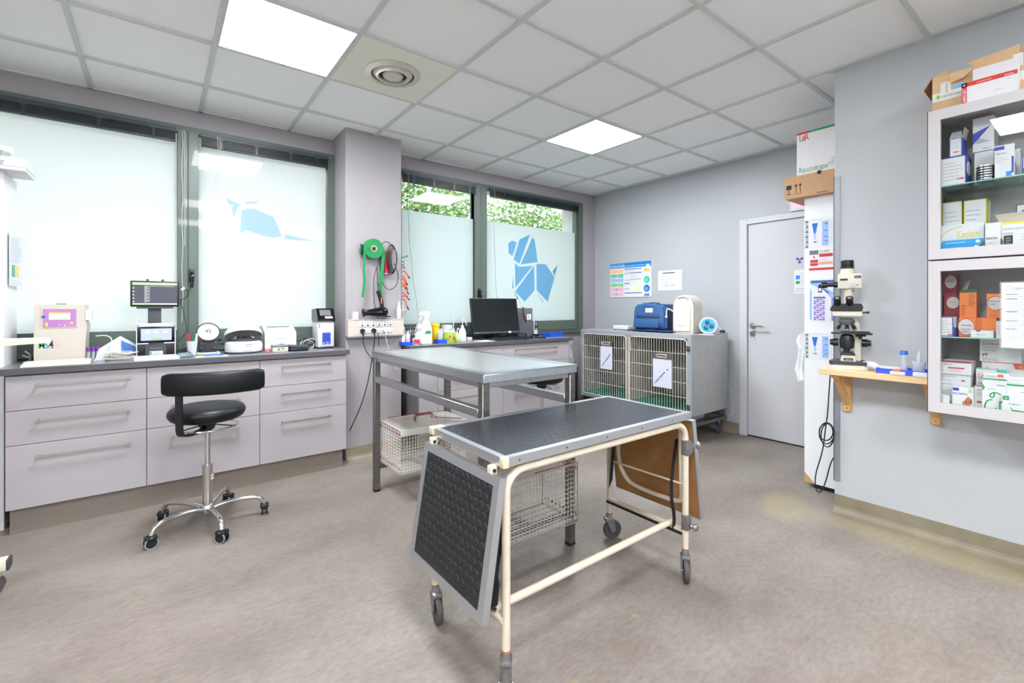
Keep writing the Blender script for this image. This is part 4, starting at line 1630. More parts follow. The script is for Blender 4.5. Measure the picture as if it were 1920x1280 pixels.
for k in range(6):
    for q in range(20):
        w = (q + 1) % 20
        fs.append((k * 20 + q, k * 20 + w, (k + 1) * 20 + w, (k + 1) * 20 + q))
b.add(vs, fs, BAGM, True)
b.build('bin_bag', t)
b = MB()
b.box(-0.115, -0.162, 0.30, -0.02, -0.1605, 0.52, REDP)
b.box(-0.1, -0.164, 0.38, -0.04, -0.162, 0.44, PAPER)
b.build('sticker', t)
# ================================================================ ON THE LEFT WORKTOP
Z1 = WTZ + 0.0005
YZX = Matrix(((0, 0, 1, 0), (1, 0, 0, 0), (0, 1, 0, 0), (0, 0, 0, 1)))


def lines(mb, M, w, h, n, m, seed=0, ht=0.35, ragged=True, z=0.0004):
    """rows of small print in the XY plane of M"""
    rnd = random.Random(seed)
    for k in range(n):
        y = h * (1 - (k + 0.5) / n)
        x = 0
        end = w * (rnd.uniform(0.55, 1.0) if ragged else 1)
        while x < end:
            l = rnd.uniform(0.03, 0.1) * max(w, 0.05) * 1.4
            l = min(l, end - x)
            mb.quad((x, y - h / n * ht / 2, z), (x + l, y - h / n * ht / 2, z), (x + l, y + h / n * ht / 2, z), (x, y + h / n * ht / 2, z), m, M)
            x += l + 0.012 * w + 0.0008


def rect(mb, M, x0, y0, x1, y1, m, z=0.0005):
    mb.quad((x0, y0, z), (x1, y0, z), (x1, y1, z), (x0, y1, z), m, M)


def disc(mb, M, cx, cy, r, m, z=0.0006, ry=None, n=24):
    ry = ry or r
    mb.poly([(cx + r * math.cos(2 * PI * k / n), cy + ry * math.sin(2 * PI * k / n), z) for k in range(n)], m, M)


# ---- bookcase contents and box on top
def book(x, y, z, w, d, h, m, name, label, cat='folder', group=None, spine=None):
    b = MB()
    b.rbox(0, 0, 0, w, d, h, m, 0.002, 1)
    if spine:
        b.box(w * 0.15, -0.0006, h * 0.55, w * 0.85, 0, h * 0.85, spine)
    return solo(b, name, label, cat, (x, y, z), 0, group)


b = MB()
b.box(0, 0, 0, 0.40, 0.245, 0.07, CARD)
b.box(-0.001, -0.001, 0.018, 0.401, 0.246, 0.02, INKL)
b.box(0.402 - 0.0015, 0.03, 0.02, 0.4022, 0.2, 0.06, PAPER)
b.quad((0.25, -0.0008, 0.03), (0.31, -0.0008, 0.02), (0.32, -0.0008, 0.045), (0.26, -0.0008, 0.05), INKL)
b.box(0.0, -0.0008, 0.03, 0.12, 0, 0.062, BLUEP)
solo(b, 'carton', 'flat white carton overhanging the top of the bookcase', 'box', (-0.985, 3.68, 1.991))
GRN = mat('pale_green_card', (196, 216, 190), 0.6)
b = MB()
b.box(0, 0, 0, 0.34, 0.2, 0.035, GRN)
b.poly([(0.34, 0.0, 0.035), (0.40, 0.01, 0.02), (0.39, 0.02, 0.06), (0.345, 0.0, 0.06)], CARD)
b.poly([(0.34, 0.2, 0.035), (0.34, 0.0, 0.035), (0.352, 0.0, 0.062), (0.352, 0.2, 0.062)], GRN)
solo(b, 'carton', 'pale green opened carton lying on the flat white carton', 'box', (-1.03, 3.69, 2.0615))
MAG = mat('magenta_fabric', (168, 20, 90), 0.8)
b = MB()
b.ell((0, 0, 0.045), (0.07, 0.1, 0.045), MAG, 18, 10)
b.ell((0.045, 0.0, 0.055), (0.035, 0.09, 0.05), mat('white_fabric', (230, 230, 230), 0.9), 16, 10)
solo(b, 'fabric_bundle', 'magenta and white fabric bundle on an upper bookcase shelf', 'fabric', (-0.79, 3.87, SHZ[6] + 0.018))
BLUEF = mat('blue_binder', (20, 110, 205), 0.45)
for k in range(3):
    bb = MB()
    bb.rbox(0, 0, 0, 0.058, 0.24, 0.235, BLUEF, 0.002, 1)
    bb.box(0.01, -0.0006, 0.12, 0.045, 0, 0.2, PAPER if k == 1 else BLUEF)
    for q in range(5):
        bb.box(0.012, -0.0008, 0.05 + 0.01 * q, 0.02, 0, 0.053 + 0.01 * q, PAPER)
    bb.cyl((0.03, -0.0005, 0.03), (0.03, 0.001, 0.03), 0.01, STEELD, seg=12)
    solo(bb, 'ring_binder', ['bright blue binder nearest the white side panel of the bookcase', 'bright blue binder with white label in the middle of its shelf', 'bright blue binder furthest left on its bookcase shelf'][k], 'binder', (-0.765 - 0.062 * k, 3.765, SHZ[2] + 0.165), 0, 'blue binders in the bookcase')
book(-0.96, 3.76, SHZ[2] + 0.018, 0.255, 0.25, 0.145, mat('dark_red_box', (120, 24, 34), 0.5), 'storage_box', 'dark red box under the blue binders in the bookcase', 'box')
b = MB().rbox(0, 0, 0, 0.25, 0.2, 0.045, mat('biscuit_box', (214, 184, 164), 0.6, var=0.15, scale=60), 0.003).box(0.0, -0.0006, 0.0, 0.25, 0.0, 0.014, YELP)
solo(b, 'small_box', 'patterned beige box with yellow edge in the bookcase', 'box', (-0.96, 3.77, SHZ[4] + 0.018))
b = MB()
for k in range(5):
    b.tube([(0.03 * k, 0.05, 0.0), (0.02 + 0.03 * k, 0.0, 0.06), (0.05 + 0.025 * k, 0.02, 0.12 - 0.012 * k), (0.08 + 0.02 * k, 0.06, 0.02)], 0.006, GREY, 6, smooth_iter=2)
solo(b, 'cable_bundle', 'grey looped cable bundle on the shelf above the blue binders', 'cable', (-0.92, 3.80, SHZ[3] + 0.024))

# paper in a plastic sleeve on the bookcase side
SLV = sheet_mat('plastic_sleeve', (225, 232, 240), 0.12, 0.15)
t = thing('paper_notice', 'printed sheet in a clear sleeve hanging on the bookcase side', 'notice', (-0.675, 3.82, 1.66))
Mp = frame_m((0, 0, 0), (0.12, 0.99, 0), (0, 0, 1))
b = MB()
b.box(0, -0.30, 0.0022, 0.21, 0.0, 0.0028, PAPER, Mp)
lines(b, Mp @ T(0.02, -0.17, 0.0034), 0.17, 0.15, 12, INKL, 3)
rect(b, Mp, 0.03, -0.25, 0.08, -0.18, GREENP, 0.0034)
rect(b, Mp, 0.09, -0.25, 0.13, -0.18, YELP, 0.0034)
lines(b, Mp @ T(0.02, -0.295, 0.0034), 0.17, 0.03, 3, INKL, 4)
Mf = Mp
# printed side faces the room
b.build('sheet', t)
MB().box(-0.012, -0.31, 0.0042, 0.22, 0.008, 0.0046, SLV, Mp).build('sleeve', t)

# ---- blood analyser, tall cream housing
t = thing('blood_analyser', 'large cream blood analyser with purple control panel marked MS4s', 'analyser', (on_y(112, 600, 3.80).x, 3.80, Z1), 0)
H = 0.345
w = (on_y(160, 600, 3.80).x - on_y(65, 600, 3.80).x) / 2
b = MB()
b.prism([(-w, 0), (w, 0), (w + 0.004, 0.12), (w + 0.01, 0.22), (w, 0.26), (w, H), (-w, H)], 0, -0.20, CREAM, Matrix.Rotation(PI / 2, 4, 'X'))
b.build('housing', t, bevel=0.004)
F = frame_m((0, -0.0005, 0), (1, 0, 0), (0, 0, 1))   # front face plane: x right, y up, z towards viewer
PUR = mat('purple_panel', (176, 120, 178), 0.4, var=0.12, scale=12)
p = MB()
p.box(-0.078, 0.205, 0.0, 0.078, 0.322, 0.002, CREAM, F)
p.box(-0.070, 0.21, 0.002, 0.072, 0.318, 0.003, PUR, F)
LCD = mat('lit_lcd', (8, 8, 10), 0.3, emit=(255, 255, 245), power=0.6)
p.box(-0.045, 0.256, 0.003, 0.045, 0.297, 0.004, LCD, F)
p.box(-0.045, 0.288, 0.004, 0.045, 0.297, 0.0045, YELP, F)
lines(p, F @ T(-0.025, 0.265, 0.0045), 0.05, 0.018, 3, BLUEP, 2)
for (x, y, r) in ((-0.055, 0.232, 0.007), (-0.055, 0.22, 0.006), (0.0, 0.222, 0.004), (0.022, 0.221, 0.005), (0.052, 0.236, 0.007)):
    disc(p, F @ T(0, 0, 0.0032), x, y, r, YELP)
disc(p, F @ T(0, 0, 0.0032), -0.068, 0.272, 0.008, BLUEP)
p.build('control_panel', t)
p = MB()
p.text('M', F @ T(-0.088, 0.088, 0.001), 0.06, GREENP, True, 0.026)
p.text('S', F @ T(-0.066, 0.088, 0.0012), 0.056, SKYP, True, 0.022)
p.text('4', F @ T(-0.046, 0.086, 0.0014), 0.068, INKD, True, 0.02)
p.text('(s)', F @ T(-0.024, 0.092, 0.001), 0.034, PINKP, True, 0.026)
p.build('logo', t)
p = MB()
vs = [(w + 0.005, 0.115), (w * 0.72, 0.06), (w * 0.45, 0.02), (w * 0.55, 0.012), (w, 0.02)]
p.prism(vs, 0, 0.010, CREAM, F)
p.build('sample_door', t, bevel=0.003)
MB().box(-0.02, 0.05, H, 0.02, 0.07, H + 0.006, GREENP).build('vent_strip', t)
MB().box(w + 0.001, 0.02, 0.25, w + 0.03, 0.12, 0.31, mat('reagent_tray', (220, 214, 224), 0.5)).build('reagent_holder', t)


def keyboard(x, y, rz, label, w=0.42, d=0.15, key=WHITE, base=CREAM, group=None):
    t = thing('keyboard', label, 'keyboard', (x, y, Z1), rz, group)
    MB().prism([(-d / 2, 0), (d / 2, 0), (d / 2, 0.022), (-d / 2, 0.01)], -w / 2, w / 2, base, YZX).build('base', t, bevel=0.002)
    k = MB()
    rows, cols = 5, 18
    for r in range(rows):
        y0 = -d / 2 + 0.012 + r * (d - 0.024) / rows
        z = 0.01 + 0.012 * (y0 + d / 2) / d
        for c in range(cols):
            x0 = -w / 2 + 0.01 + c * (w - 0.02) / cols
            if r == 0 and 4 < c < 9:
                continue
            k.box(x0 + 0.001, y0 + 0.001, z, x0 + (w - 0.02) / cols - 0.001, y0 + (d - 0.024) / rows - 0.001, z + 0.006, key)
    k.build('keys', t)
    return t


KEYC = mat('ivory_keys', (222, 216, 200), 0.5)
keyboard(on_y(108, 680, 3.67).x, 3.67, R(2), 'ivory keyboard in front of the large cream analyser', on_y(173, 680, 3.67).x - on_y(46, 680, 3.67).x, 0.13, KEYC, KEYC)
WKB = mat('white_keys', (232, 230, 226), 0.5)
keyboard(on_y(295, 668, 3.66).x, 3.66, R(1), 'white keyboard in front of the small black analyser', 0.225, 0.1, WKB, WKB)

# ---- tablet screen on a pole
t = thing('monitor', 'small black touch monitor on a pole showing a grey table', 'monitor', (on_y(290, 560, 3.96).x, 3.97, Z1))
b = MB()
b.rbox(-0.1, -0.07, 0, 0.1, 0.07, 0.012, BLACK, 0.004)
b.rbox(-0.036, -0.008, 0.01, 0.036, 0.012, 0.36, DGREY, 0.004)
b.build('stand', t)
cz = 0.345
Fm = frame_m((0.003, -0.03, cz), (1, 0.0, 0), (0, 0, 1)) @ Matrix.Diagonal((0.9, 1.06, 1, 1))
b = MB()
b.rbox(-0.145, -0.013, -0.02, 0.145, 0.15, 0.0, BLACK, 0.005, 2, Fm)
b.box(-0.11, -0.025, -0.02, 0.11, -0.012, -0.002, DGREY, Fm)
for q in (-0.045, 0.045):
    b.box(q - 0.008, 0.149, -0.015, q + 0.008, 0.162, -0.005, DGREY, Fm)
b.build('casing', t)
SCR = mat('screen_grey', (8, 8, 10), 0.25, emit=(84, 84, 98), power=0.5)
SCG = mat('screen_green', (8, 8, 10), 0.3, emit=(190, 232, 170), power=0.55)
SCW = mat('screen_white', (8, 8, 10), 0.3, emit=(220, 220, 222), power=0.5)
b = MB()
rect(b, Fm, -0.133, 0.0, 0.133, 0.14, SCR, 0.0004)
rect(b, Fm, -0.133, 0.125, 0.133, 0.14, SCG, 0.0008)
rect(b, Fm, -0.133, 0.0, 0.005, 0.009, SCG, 0.0008)
rect(b, Fm, 0.005, 0.0, 0.133, 0.009, SCW, 0.0008)
for k in range(5):
    rect(b, Fm, -0.131, 0.016 + 0.021 * k, -0.122, 0.024 + 0.021 * k, SCW, 0.0008)
for k in range(16):
    rect(b, Fm, -0.064, 0.016 + 0.0064 * k, -0.064 + (0.03 if k % 3 else 0.018), 0.0185 + 0.0064 * k, SCW, 0.0008)
rect(b, Fm, -0.064, 0.116, 0.12, 0.118, SCW, 0.0008)
rect(b, Fm, -0.034, 0.014, -0.033, 0.118, SCW, 0.0008)
b.build('screen', t)

# ---- small black analyser with touch screen
t = thing('small_analyser', 'small black analyser with white edges and a lit blue touch screen', 'analyser', (on_y(293, 640, 3.78).x, 3.78, Z1))
b = MB()
w = 0.099
b.rbox(-w, 0.0, 0.0, w, 0.11, 0.10, BLACK, 0.004)
b.rbox(-w, 0.0, 0.092, w, 0.09, 0.205, WHITE, 0.012)
for s in (-1, 1):
    b.rbox(s * w - 0.003, -0.003, 0.0, s * w + 0.003, 0.1, 0.19, WHITE, 0.002)
b.build('housing', t)
F = frame_m((0, -0.002, 0), (1, 0, 0), (0, 0, 1))
b = MB()
b.rbox(-w + 0.002, 0.098, -0.006, w - 0.002, 0.203, 0.004, BLACKG, 0.010, 3, F)
b.build('bezel', t)
b = MB()
SBL = mat('screen_blue', (8, 8, 10), 0.3, emit=(176, 186, 236), power=0.6)
F2 = F @ T(0, 0, 0.0045)
rect(b, F2, -0.078, 0.114, 0.080, 0.19, SBL)
for q in (-0.045, 0.0, 0.047):
    rect(b, F2, q - 0.011, 0.160, q + 0.011, 0.174, LCD, 0.001)
rect(b, F2, -0.026, 0.118, 0.03, 0.128, mat('screen_button', (8, 8, 10), 0.3, emit=(140, 210, 120), power=0.5), 0.001)
b.build('touch_screen', t)
b = MB()
b.box(-w, 0.092, -0.002, -0.04, 0.098, 0.004, WHITE, F)
b.box(0.04, 0.092, -0.002, w, 0.098, 0.004, WHITE, F)
b.box(-0.055, 0.005, 0.0022, 0.05, 0.085, 0.0035, DGREY, F)
b.box(-0.032, 0.06, 0.0035, 0.032, 0.064, 0.005, GREY, F)
b.box(-0.034, 0.02, 0.0035, 0.034, 0.045, 0.0042, PAPER, F)
rect(b, F, -0.032, 0.022, -0.024, 0.043, GREENP, 0.0048)
lines(b, F @ T(-0.02, 0.022, 0.0045), 0.05, 0.02, 3, INK, 6)
b.build('sample_drawer', t)

SYR = sheet_mat('syringe_plastic', (236, 236, 240), 0.8, 0.3)
b = MB()
b.cyl((0, 0, 0.009), (0.15, 0, 0.009), 0.009, SYR, seg=14)
b.cyl((0.15, 0, 0.009), (0.19, 0, 0.009), 0.003, WHITE, seg=8)
b.cyl((-0.02, 0, 0.011), (0.0, 0, 0.011), 0.011, mat('lilac_plunger', (184, 188, 226), 0.4), seg=14)
solo(b, 'syringe', 'large white syringe lying on top of the small black analyser', 'syringe', (on_y(262, 600, 3.80).x, 3.82, Z1 + 0.206))

# ---- cable heap, tissue bag, purple tube rack
CABW = mat('white_cable', (214, 210, 202), 0.5)
CABG = mat('grey_cable', (150, 148, 142), 0.5)
b = MB()
rnd = random.Random(11)
for k in range(9):
    rx, ry = rnd.uniform(0.045, 0.09), rnd.uniform(0.03, 0.05)
    z0 = 0.004 + 0.0055 * k
    ph = rnd.uniform(0, 6)
    b.tube([(rx * math.cos(a) + rnd.uniform(-0.006, 0.006), ry * math.sin(a), z0 + 0.004 * math.sin(2 * a + ph)) for a in [i * 2 * PI / 16 for i in range(16)]], 0.003, CABW if k % 3 else CABG, 6, closed=True)
solo(b, 'cable_coil', 'heap of coiled pale cables between the two analysers', 'cable', (on_y(225, 650, 3.76).x, 3.76, Z1))
b = MB()
b.tube([(0, 0, 0.03), (-0.02, -0.02, 0.055), (-0.07, -0.04, 0.05), (-0.105, -0.03, 0.01), (-0.11, -0.035, 0.003)], 0.0035, CABW, 6, smooth_iter=2)
b.tube([(-0.11, 0.06, 0.15), (-0.06, 0.055, 0.155), (-0.03, 0.06, 0.13), (-0.045, 0.05, 0.06), (-0.03, 0.03, 0.006)], 0.0035, CABW, 6, smooth_iter=2)
solo(b, 'cable', 'pale cable looping from the large analyser down to the worktop', 'cable', (on_y(222, 650, 3.76).x, 3.76, Z1))
TIS = sheet_mat('tissue_bag', (216, 222, 236), 0.88, 0.4)
TISB = mat('tissue_box_blue', (48, 104, 170), 0.5, var=0.35, scale=30)
t = thing('tissue_pack', 'crumpled white and blue plastic pack standing behind the cable heap', 'plastic pack', (on_y(226, 650, 3.88).x, 3.88, Z1))
MB().add([(-0.12, -0.05, 0), (0.10, -0.05, 0), (0.12, 0.05, 0), (-0.11, 0.05, 0), (-0.10, -0.04, 0.07), (0.0, -0.03, 0.145), (0.11, -0.035, 0.065), (0.0, 0.04, 0.14)],
         [(0, 1, 6, 5), (0, 5, 4), (1, 2, 6), (2, 3, 7), (3, 0, 4), (4, 5, 7), (5, 6, 7), (6, 2, 7), (3, 4, 7)], TIS).build('pack', t)
MB().add([(0.01, -0.052, 0.02), (0.095, -0.052, 0.03), (0.088, -0.046, 0.065), (0.005, -0.038, 0.12)], [(0, 1, 2, 3)], TISB).build('blue_print', t)
PURP = mat('purple_cap', (126, 70, 170), 0.4)
CLR = sheet_mat('clear_plastic', (222, 230, 234), 0.45, 0.12)
for k in range(3):
    tt = thing('sample_tube', ['clear sample tube with purple cap nearest the large analyser', 'clear sample tube with purple cap between two others', 'clear sample tube with purple cap nearest the cable heap'][k], 'tube', (on_y(166, 650, 3.86).x + 0.021 * k, 3.86 + 0.008 * k, Z1), 0, 'purple capped sample tubes')
    MB().lathe([(0.007, 0), (0.009, 0.004), (0.009, 0.055), (0.008, 0.056)], CLR, 14).build('tube', tt)
    MB().lathe([(0.010, 0.054), (0.010, 0.08), (0.008, 0.082), (0.0001, 0.082)], PURP, 14).build('cap', tt)

# ---- computer mouse and marker cup
def mouse(x, y, rz, m, label):
    t = thing('computer_mouse', label, 'mouse', (x, y, Z1), rz)
    b = MB()
    b.lathe([(0.0001, 0.0), (0.9, 0.0), (1.0, 0.15), (0.98, 0.4), (0.8, 0.75), (0.45, 0.96), (0.0001, 1.0)], m, 24, Matrix.Diagonal((0.032, 0.055, 0.034, 1)))
    b.build('body', t)
    MB().cyl((-0.004, 0.03, 0.028), (0.004, 0.03, 0.028), 0.008, BLACK, seg=12).build('scroll_wheel', t)
    return t


mouse(on_y(345, 668, 3.69).x, 3.69, R(-70), mat('mouse_grey', (104, 118, 126), 0.35), 'shiny grey computer mouse left of the marker cup')
CUPX = on_y(360, 640, 3.79).x
t = thing('marker_cup', 'clear plastic cup holding markers beside the grey mouse', 'cup', (CUPX, 3.79, Z1))
MB().lathe([(0.022, 0.0), (0.024, 0.002), (0.033, 0.095), (0.034, 0.1), (0.032, 0.1), (0.022, 0.004)], CLR, 22).build('cup', t)
pens = [(-0.014, -0.012, -0.01, 'red', (196, 24, 40), 'red capped marker in the clear cup'), (0.003, -0.01, 0.0, 'green', (16, 110, 70), 'dark green capped marker in the clear cup'), (0.017, -0.006, 0.03, 'white', (222, 226, 240), 'white marker in the clear cup'),
        (-0.005, 0.012, 0.02, 'lime', (110, 160, 50), 'short green pen low in the clear cup'), (0.012, 0.014, 0.05, 'orange', (226, 140, 60), 'short orange pen low in the clear cup'), (0.0, 0.0, 0.08, 'blue', (40, 120, 200), 'short blue pen low in the clear cup')]
for k, (px, py, tilt, nm, col, lab) in enumerate(pens):
    L_ = 0.145 if k < 3 else 0.095
    p = thing('marker_pen', lab, 'marker', (CUPX + px * 0.8, 3.79 + py * 0.8, Z1 + 0.004), 0, 'markers in the clear cup')
    body = mat('pen_body_%s' % nm, col if k > 2 else (222, 222, 226), 0.4)
    MB().cyl((0, 0, 0), (tilt * L_ + px * 0.3, py * 0.3, L_ * 0.62), 0.0065, body, seg=10).build('barrel', p)
    MB().cyl((tilt * L_ * 0.62 + px * 0.3, py * 0.3, L_ * 0.62), (tilt * L_ + px * 0.5, py * 0.4, L_), 0.0075, mat('pen_%s' % nm, col, 0.35), 0.006, seg=10).build('cap', p)

# ---- round laboratory rotor on a post
t = thing('tube_mixer', 'round white disc with dark rim on a grey base, tilted up', 'lab mixer', (on_y(390, 650, 3.88).x, 3.88, Z1))
b = MB()
b.rbox(-0.07, -0.06, 0, 0.07, 0.07, 0.014, CREAM, 0.004)
b.rbox(-0.05, -0.04, 0.014, 0.05, 0.05, 0.03, BLACK, 0.006)
b.rbox(-0.056, -0.03, 0.03, 0.056, 0.03, 0.095, DGREY, 0.004)
for q in (-0.04, 0.04):
    for z in (0.045, 0.08):
        b.cyl((q, -0.032, z), (q, -0.029, z), 0.003, STEEL, seg=8)
b.build('base', t)
Mr_ = T(0.0, -0.02, 0.15, rx=R(62)) @ Matrix.Scale(0.86, 4)
b = MB()
b.lathe([(0.0001, 0.0), (0.078, 0.0), (0.083, 0.006), (0.083, 0.014), (0.077, 0.018), (0.072, 0.012), (0.0001, 0.011)], mat('mixer_rim', (92, 84, 82), 0.35, 0.6), 40, Mr_)
b.build('rim', t)
MB().lathe([(0.0001, 0.0125), (0.070, 0.0125), (0.072, 0.014), (0.0001, 0.0175)], mat('mixer_disc', (226, 214, 214), 0.3), 40, Mr_).build('disc', t)
MB().lathe([(0.018, 0.016), (0.02, 0.022), (0.012, 0.026), (0.0001, 0.026)], CHROME, 20, Mr_).build('centre_knob', t)
MB().cyl((0.056, 0, 0.09), (0.08, -0.005, 0.10), 0.008, BLACK, seg=12).build('side_knob', t)

# ---- notes and pen
b = MB()
b.box(-0.09, -0.04, 0, 0.09, 0.045, 0.0012, PAPER)
b.box(-0.07, -0.055, 0.0012, 0.02, 0.01, 0.002, PAPER)
lines(b, T(-0.06, -0.03, 0.0022), 0.07, 0.03, 3, GREENP, 8)
solo(b, 'note_paper', 'white note sheets on the worktop edge under the blue pen', 'paper', (on_y(398, 664, 3.675).x, 3.675, Z1), R(-4))
t = thing('pen', 'blue ballpoint pen lying on the white note sheets', 'pen', (on_y(397, 664, 3.68).x, 3.68, Z1 + 0.0025), R(-3))
MB().cyl((-0.045, 0, 0.005), (0.045, 0, 0.005), 0.005, mat('pen_blue', (20, 80, 210), 0.35), seg=10).build('barrel', t)
MB().cyl((0.045, 0, 0.005), (0.07, 0, 0.005), 0.0055, mat('pen_cap_blue', (16, 60, 180), 0.35), 0.004, seg=10).build('cap', t)

# ---- dome-lidded centrifuge
t = thing('centrifuge', 'rounded white centrifuge with half-open domed lid and sticker', 'centrifuge', (on_y(457, 645, 3.83).x, 3.83, Z1))
b = MB()
b.lathe([(0.09, 0.006), (0.118, 0.012), (0.122, 0.05), (0.115, 0.075), (0.095, 0.088), (0.0001, 0.09)], WHITE, 36, T(0, 0, 0))
for q in range(4):
    a = q * PI / 2 + 0.6
    b.cyl((0.08 * math.cos(a), 0.08 * math.sin(a), 0), (0.08 * math.cos(a), 0.08 * math.sin(a), 0.012), 0.012, CREAM, seg=12)
b.build('body', t)
MB().lathe([(0.06, 0.0), (0.118, 0.002), (0.112, 0.008), (0.06, 0.009)], DGREY, 32).build('base_ring', t)
Ml_ = T(0, 0.105, 0.075, rx=R(-24)) @ T(0, -0.105, 0)
b = MB()
b.lathe([(0.122, 0.0), (0.123, 0.006), (0.116, 0.034), (0.09, 0.058), (0.05, 0.068), (0.0001, 0.07), (0.0001, 0.066), (0.05, 0.064), (0.086, 0.054), (0.11, 0.032), (0.117, 0.0), (0.122, 0.0)], WHITE, 36, Ml_, caps=False)
b.build('lid', t)
b = MB()
b.lathe([(0.10, 0.088), (0.10, 0.104), (0.03, 0.106), (0.0001, 0.12)], DGREY, 28)
for q in range(6):
    a = q * PI / 3
    b.cyl((0.07 * math.cos(a), 0.07 * math.sin(a), 0.10), (0.045 * math.cos(a), 0.045 * math.sin(a), 0.115), 0.009, CHROME, seg=10)
b.build('rotor', t)
F = frame_m((0.018, -0.1215, 0.03), (1, 0.13, 0), (0, 0.12, 1))
b = MB()
b.box(-0.027, -0.004, 0, 0.027, 0.046, 0.0012, PAPER, F)
VIO = mat('print_violet', (86, 66, 150), 0.5)
for q in range(4):
    rect(b, F, -0.022 + 0.012 * q, 0.03, -0.014 + 0.012 * q, 0.037, VIO, 0.0018)
for q in range(2):
    rect(b, F, -0.018 + 0.016 * q, 0.018, -0.01 + 0.016 * q, 0.024, VIO, 0.0018)
rect(b, F, -0.018, 0.004, 0.022, 0.006, INKL, 0.0018)
b.build('sticker', t)

# ---- small things in front
t = thing('small_pot', 'tiny translucent pink pot at the front of the worktop', 'pot', (on_y(502, 655, 3.735).x, 3.735, Z1))
MB().lathe([(0.013, 0), (0.016, 0.002), (0.018, 0.022), (0.017, 0.024)], mat('pink_pot', (232, 130, 128), 0.3, alpha=0.85), 16).build('pot', t)
MB().lathe([(0.02, 0.022), (0.02, 0.029), (0.0001, 0.03)], mat('pink_lid', (224, 150, 150), 0.3), 16).build('lid', t)
t = thing('scanner', 'white box shaped scanner with sloping front behind the small reader', 'scanner', (on_y(523, 630, 3.90).x, 3.93, Z1))
b = MB()
w = 0.108
b.prism([(-0.1, 0), (0.09, 0), (0.09, 0.185), (0.03, 0.19), (-0.10, 0.135)], -w, w, WHITE, YZX)
b.build('housing', t, bevel=0.008)
F = frame_m((0, -0.1005, 0), (1, 0, 0), (0, 0, 1))
b = MB()
b.rbox(-0.048, 0.02, -0.01, 0.048, 0.118, 0.004, WHITE, 0.006, 3, F)
rect(b, F, -0.012, 0.046, 0.016, 0.051, DGREY, 0.0046)
rect(b, F, -0.03, 0.085, 0.03, 0.094, INKL, 0.0046)
b.build('front_cover', t)
M_ = frame_m((0, -0.035, 0.167), (1, 0, 0), (0, 0.92, 0.39))
MB().box(-0.08, 0.022, 0, 0.075, 0.028, 0.003, DGREY, M_).build('feed_slot', t)
t = thing('card_reader', 'small cream box with grey lid and green port in front of the scanner', 'reader', (on_y(525, 655, 3.72).x, 3.735, Z1))
b = MB()
b.rbox(-0.052, -0.035, 0, 0.052, 0.05, 0.036, CREAM, 0.004)
b.build('body', t)
MB().rbox(-0.053, -0.036, 0.036, 0.053, 0.051, 0.05, mat('slate_lid', (108, 116, 124), 0.4), 0.006).build('lid', t)
b = MB()
F = frame_m((0, -0.0355, 0), (1, 0, 0), (0, 0, 1))
rect(b, F, -0.02, 0.014, -0.004, 0.028, GREENP)
rect(b, F, 0.008, 0.022, 0.024, 0.028, INKD)
b.build('port', t)
t = thing('pouch', 'black padded pouch lying beside the small cream reader', 'pouch', (on_y(560, 655, 3.73).x, 3.745, Z1))
MB().rbox(-0.068, -0.04, 0, 0.068, 0.05, 0.026, BLACK, 0.012, 4).build('body', t)
MB().rbox(-0.07, -0.042, 0.022, 0.064, 0.052, 0.042, mat('pouch_flap', (52, 58, 66), 0.4), 0.01, 4, T(ry=R(4))).build('flap', t)
b = MB()
for k in range(5):
    b.tube([(0.05 * math.cos(a) + 0.006 * k, 0.025 * math.sin(a), 0.03 + 0.035 * math.sin(a * 1.0 + k) + 0.004 * k) for a in [i * 2 * PI / 14 for i in range(14)]], 0.0035, [CABW, BLACK, GREY, CABW, BLACK][k], 6, closed=True)
solo(b, 'cable_bunch', 'tangled black and white cables between scanner and dark-topped reader', 'cable', (on_y(576, 640, 3.90).x, 3.90, Z1))

# ---- tall reader with black sloping head
t = thing('result_reader', 'tall grey white reader with black sloping display and blue label', 'reader', (on_y(610, 640, 3.83).x, 3.86, Z1))
b = MB()
w = 0.062
b.rbox(-w, -0.05, 0.012, w, 0.12, 0.215, WHITE, 0.003)
b.build('body', t)
MB().rbox(-w + 0.004, -0.045, 0, w - 0.004, 0.115, 0.014, BLACK, 0.002).build('base', t)
b = MB()
b.prism([(-0.055, 0.213), (0.12, 0.213), (0.12, 0.31), (-0.012, 0.318), (-0.07, 0.225)][::1], -w - 0.004, w + 0.004, BLACKG, YZX)
b.build('head', t, bevel=0.003)
M_ = frame_m((0, -0.0705, 0.225), (1, 0, 0), (0, 0.53, 0.848))
b = MB()
rect(b, M_, -0.045, 0.042, 0.04, 0.095, mat('dull_display', (110, 112, 114), 0.2), 0.0012)
rect(b, M_, -0.01, 0.016, 0.048, 0.034, PAPER, 0.0012)
b.build('display', t)
F = frame_m((0, -0.0505, 0), (1, 0, 0), (0, 0, 1))
b = MB()
b.rbox(-0.04, 0.02, -0.002, 0.044, 0.155, 0.003, WHITE, 0.002, 1, F)
rect(b, F, -0.03, 0.032, 0.034, 0.125, BLUEP, 0.0036)
b.text('ProFlow', F @ T(-0.016, 0.13, 0.0036), 0.012, VIO, True, 0.034)
lines(b, F @ T(-0.002, 0.034, 0.0036), 0.032, 0.02, 3, PAPER, 9)
b.poly([(-0.026, 0.04, 0.0042), (-0.012, 0.04, 0.0042), (-0.019, 0.053, 0.0042)], PAPER, F)
b.cyl((-0.05, 0.165, 0.003), (-0.05, 0.20, 0.003), 0.003, GREY, seg=8, M=F)
b.build('front_panel', t)
# thin white cord from the blind area to the worktop

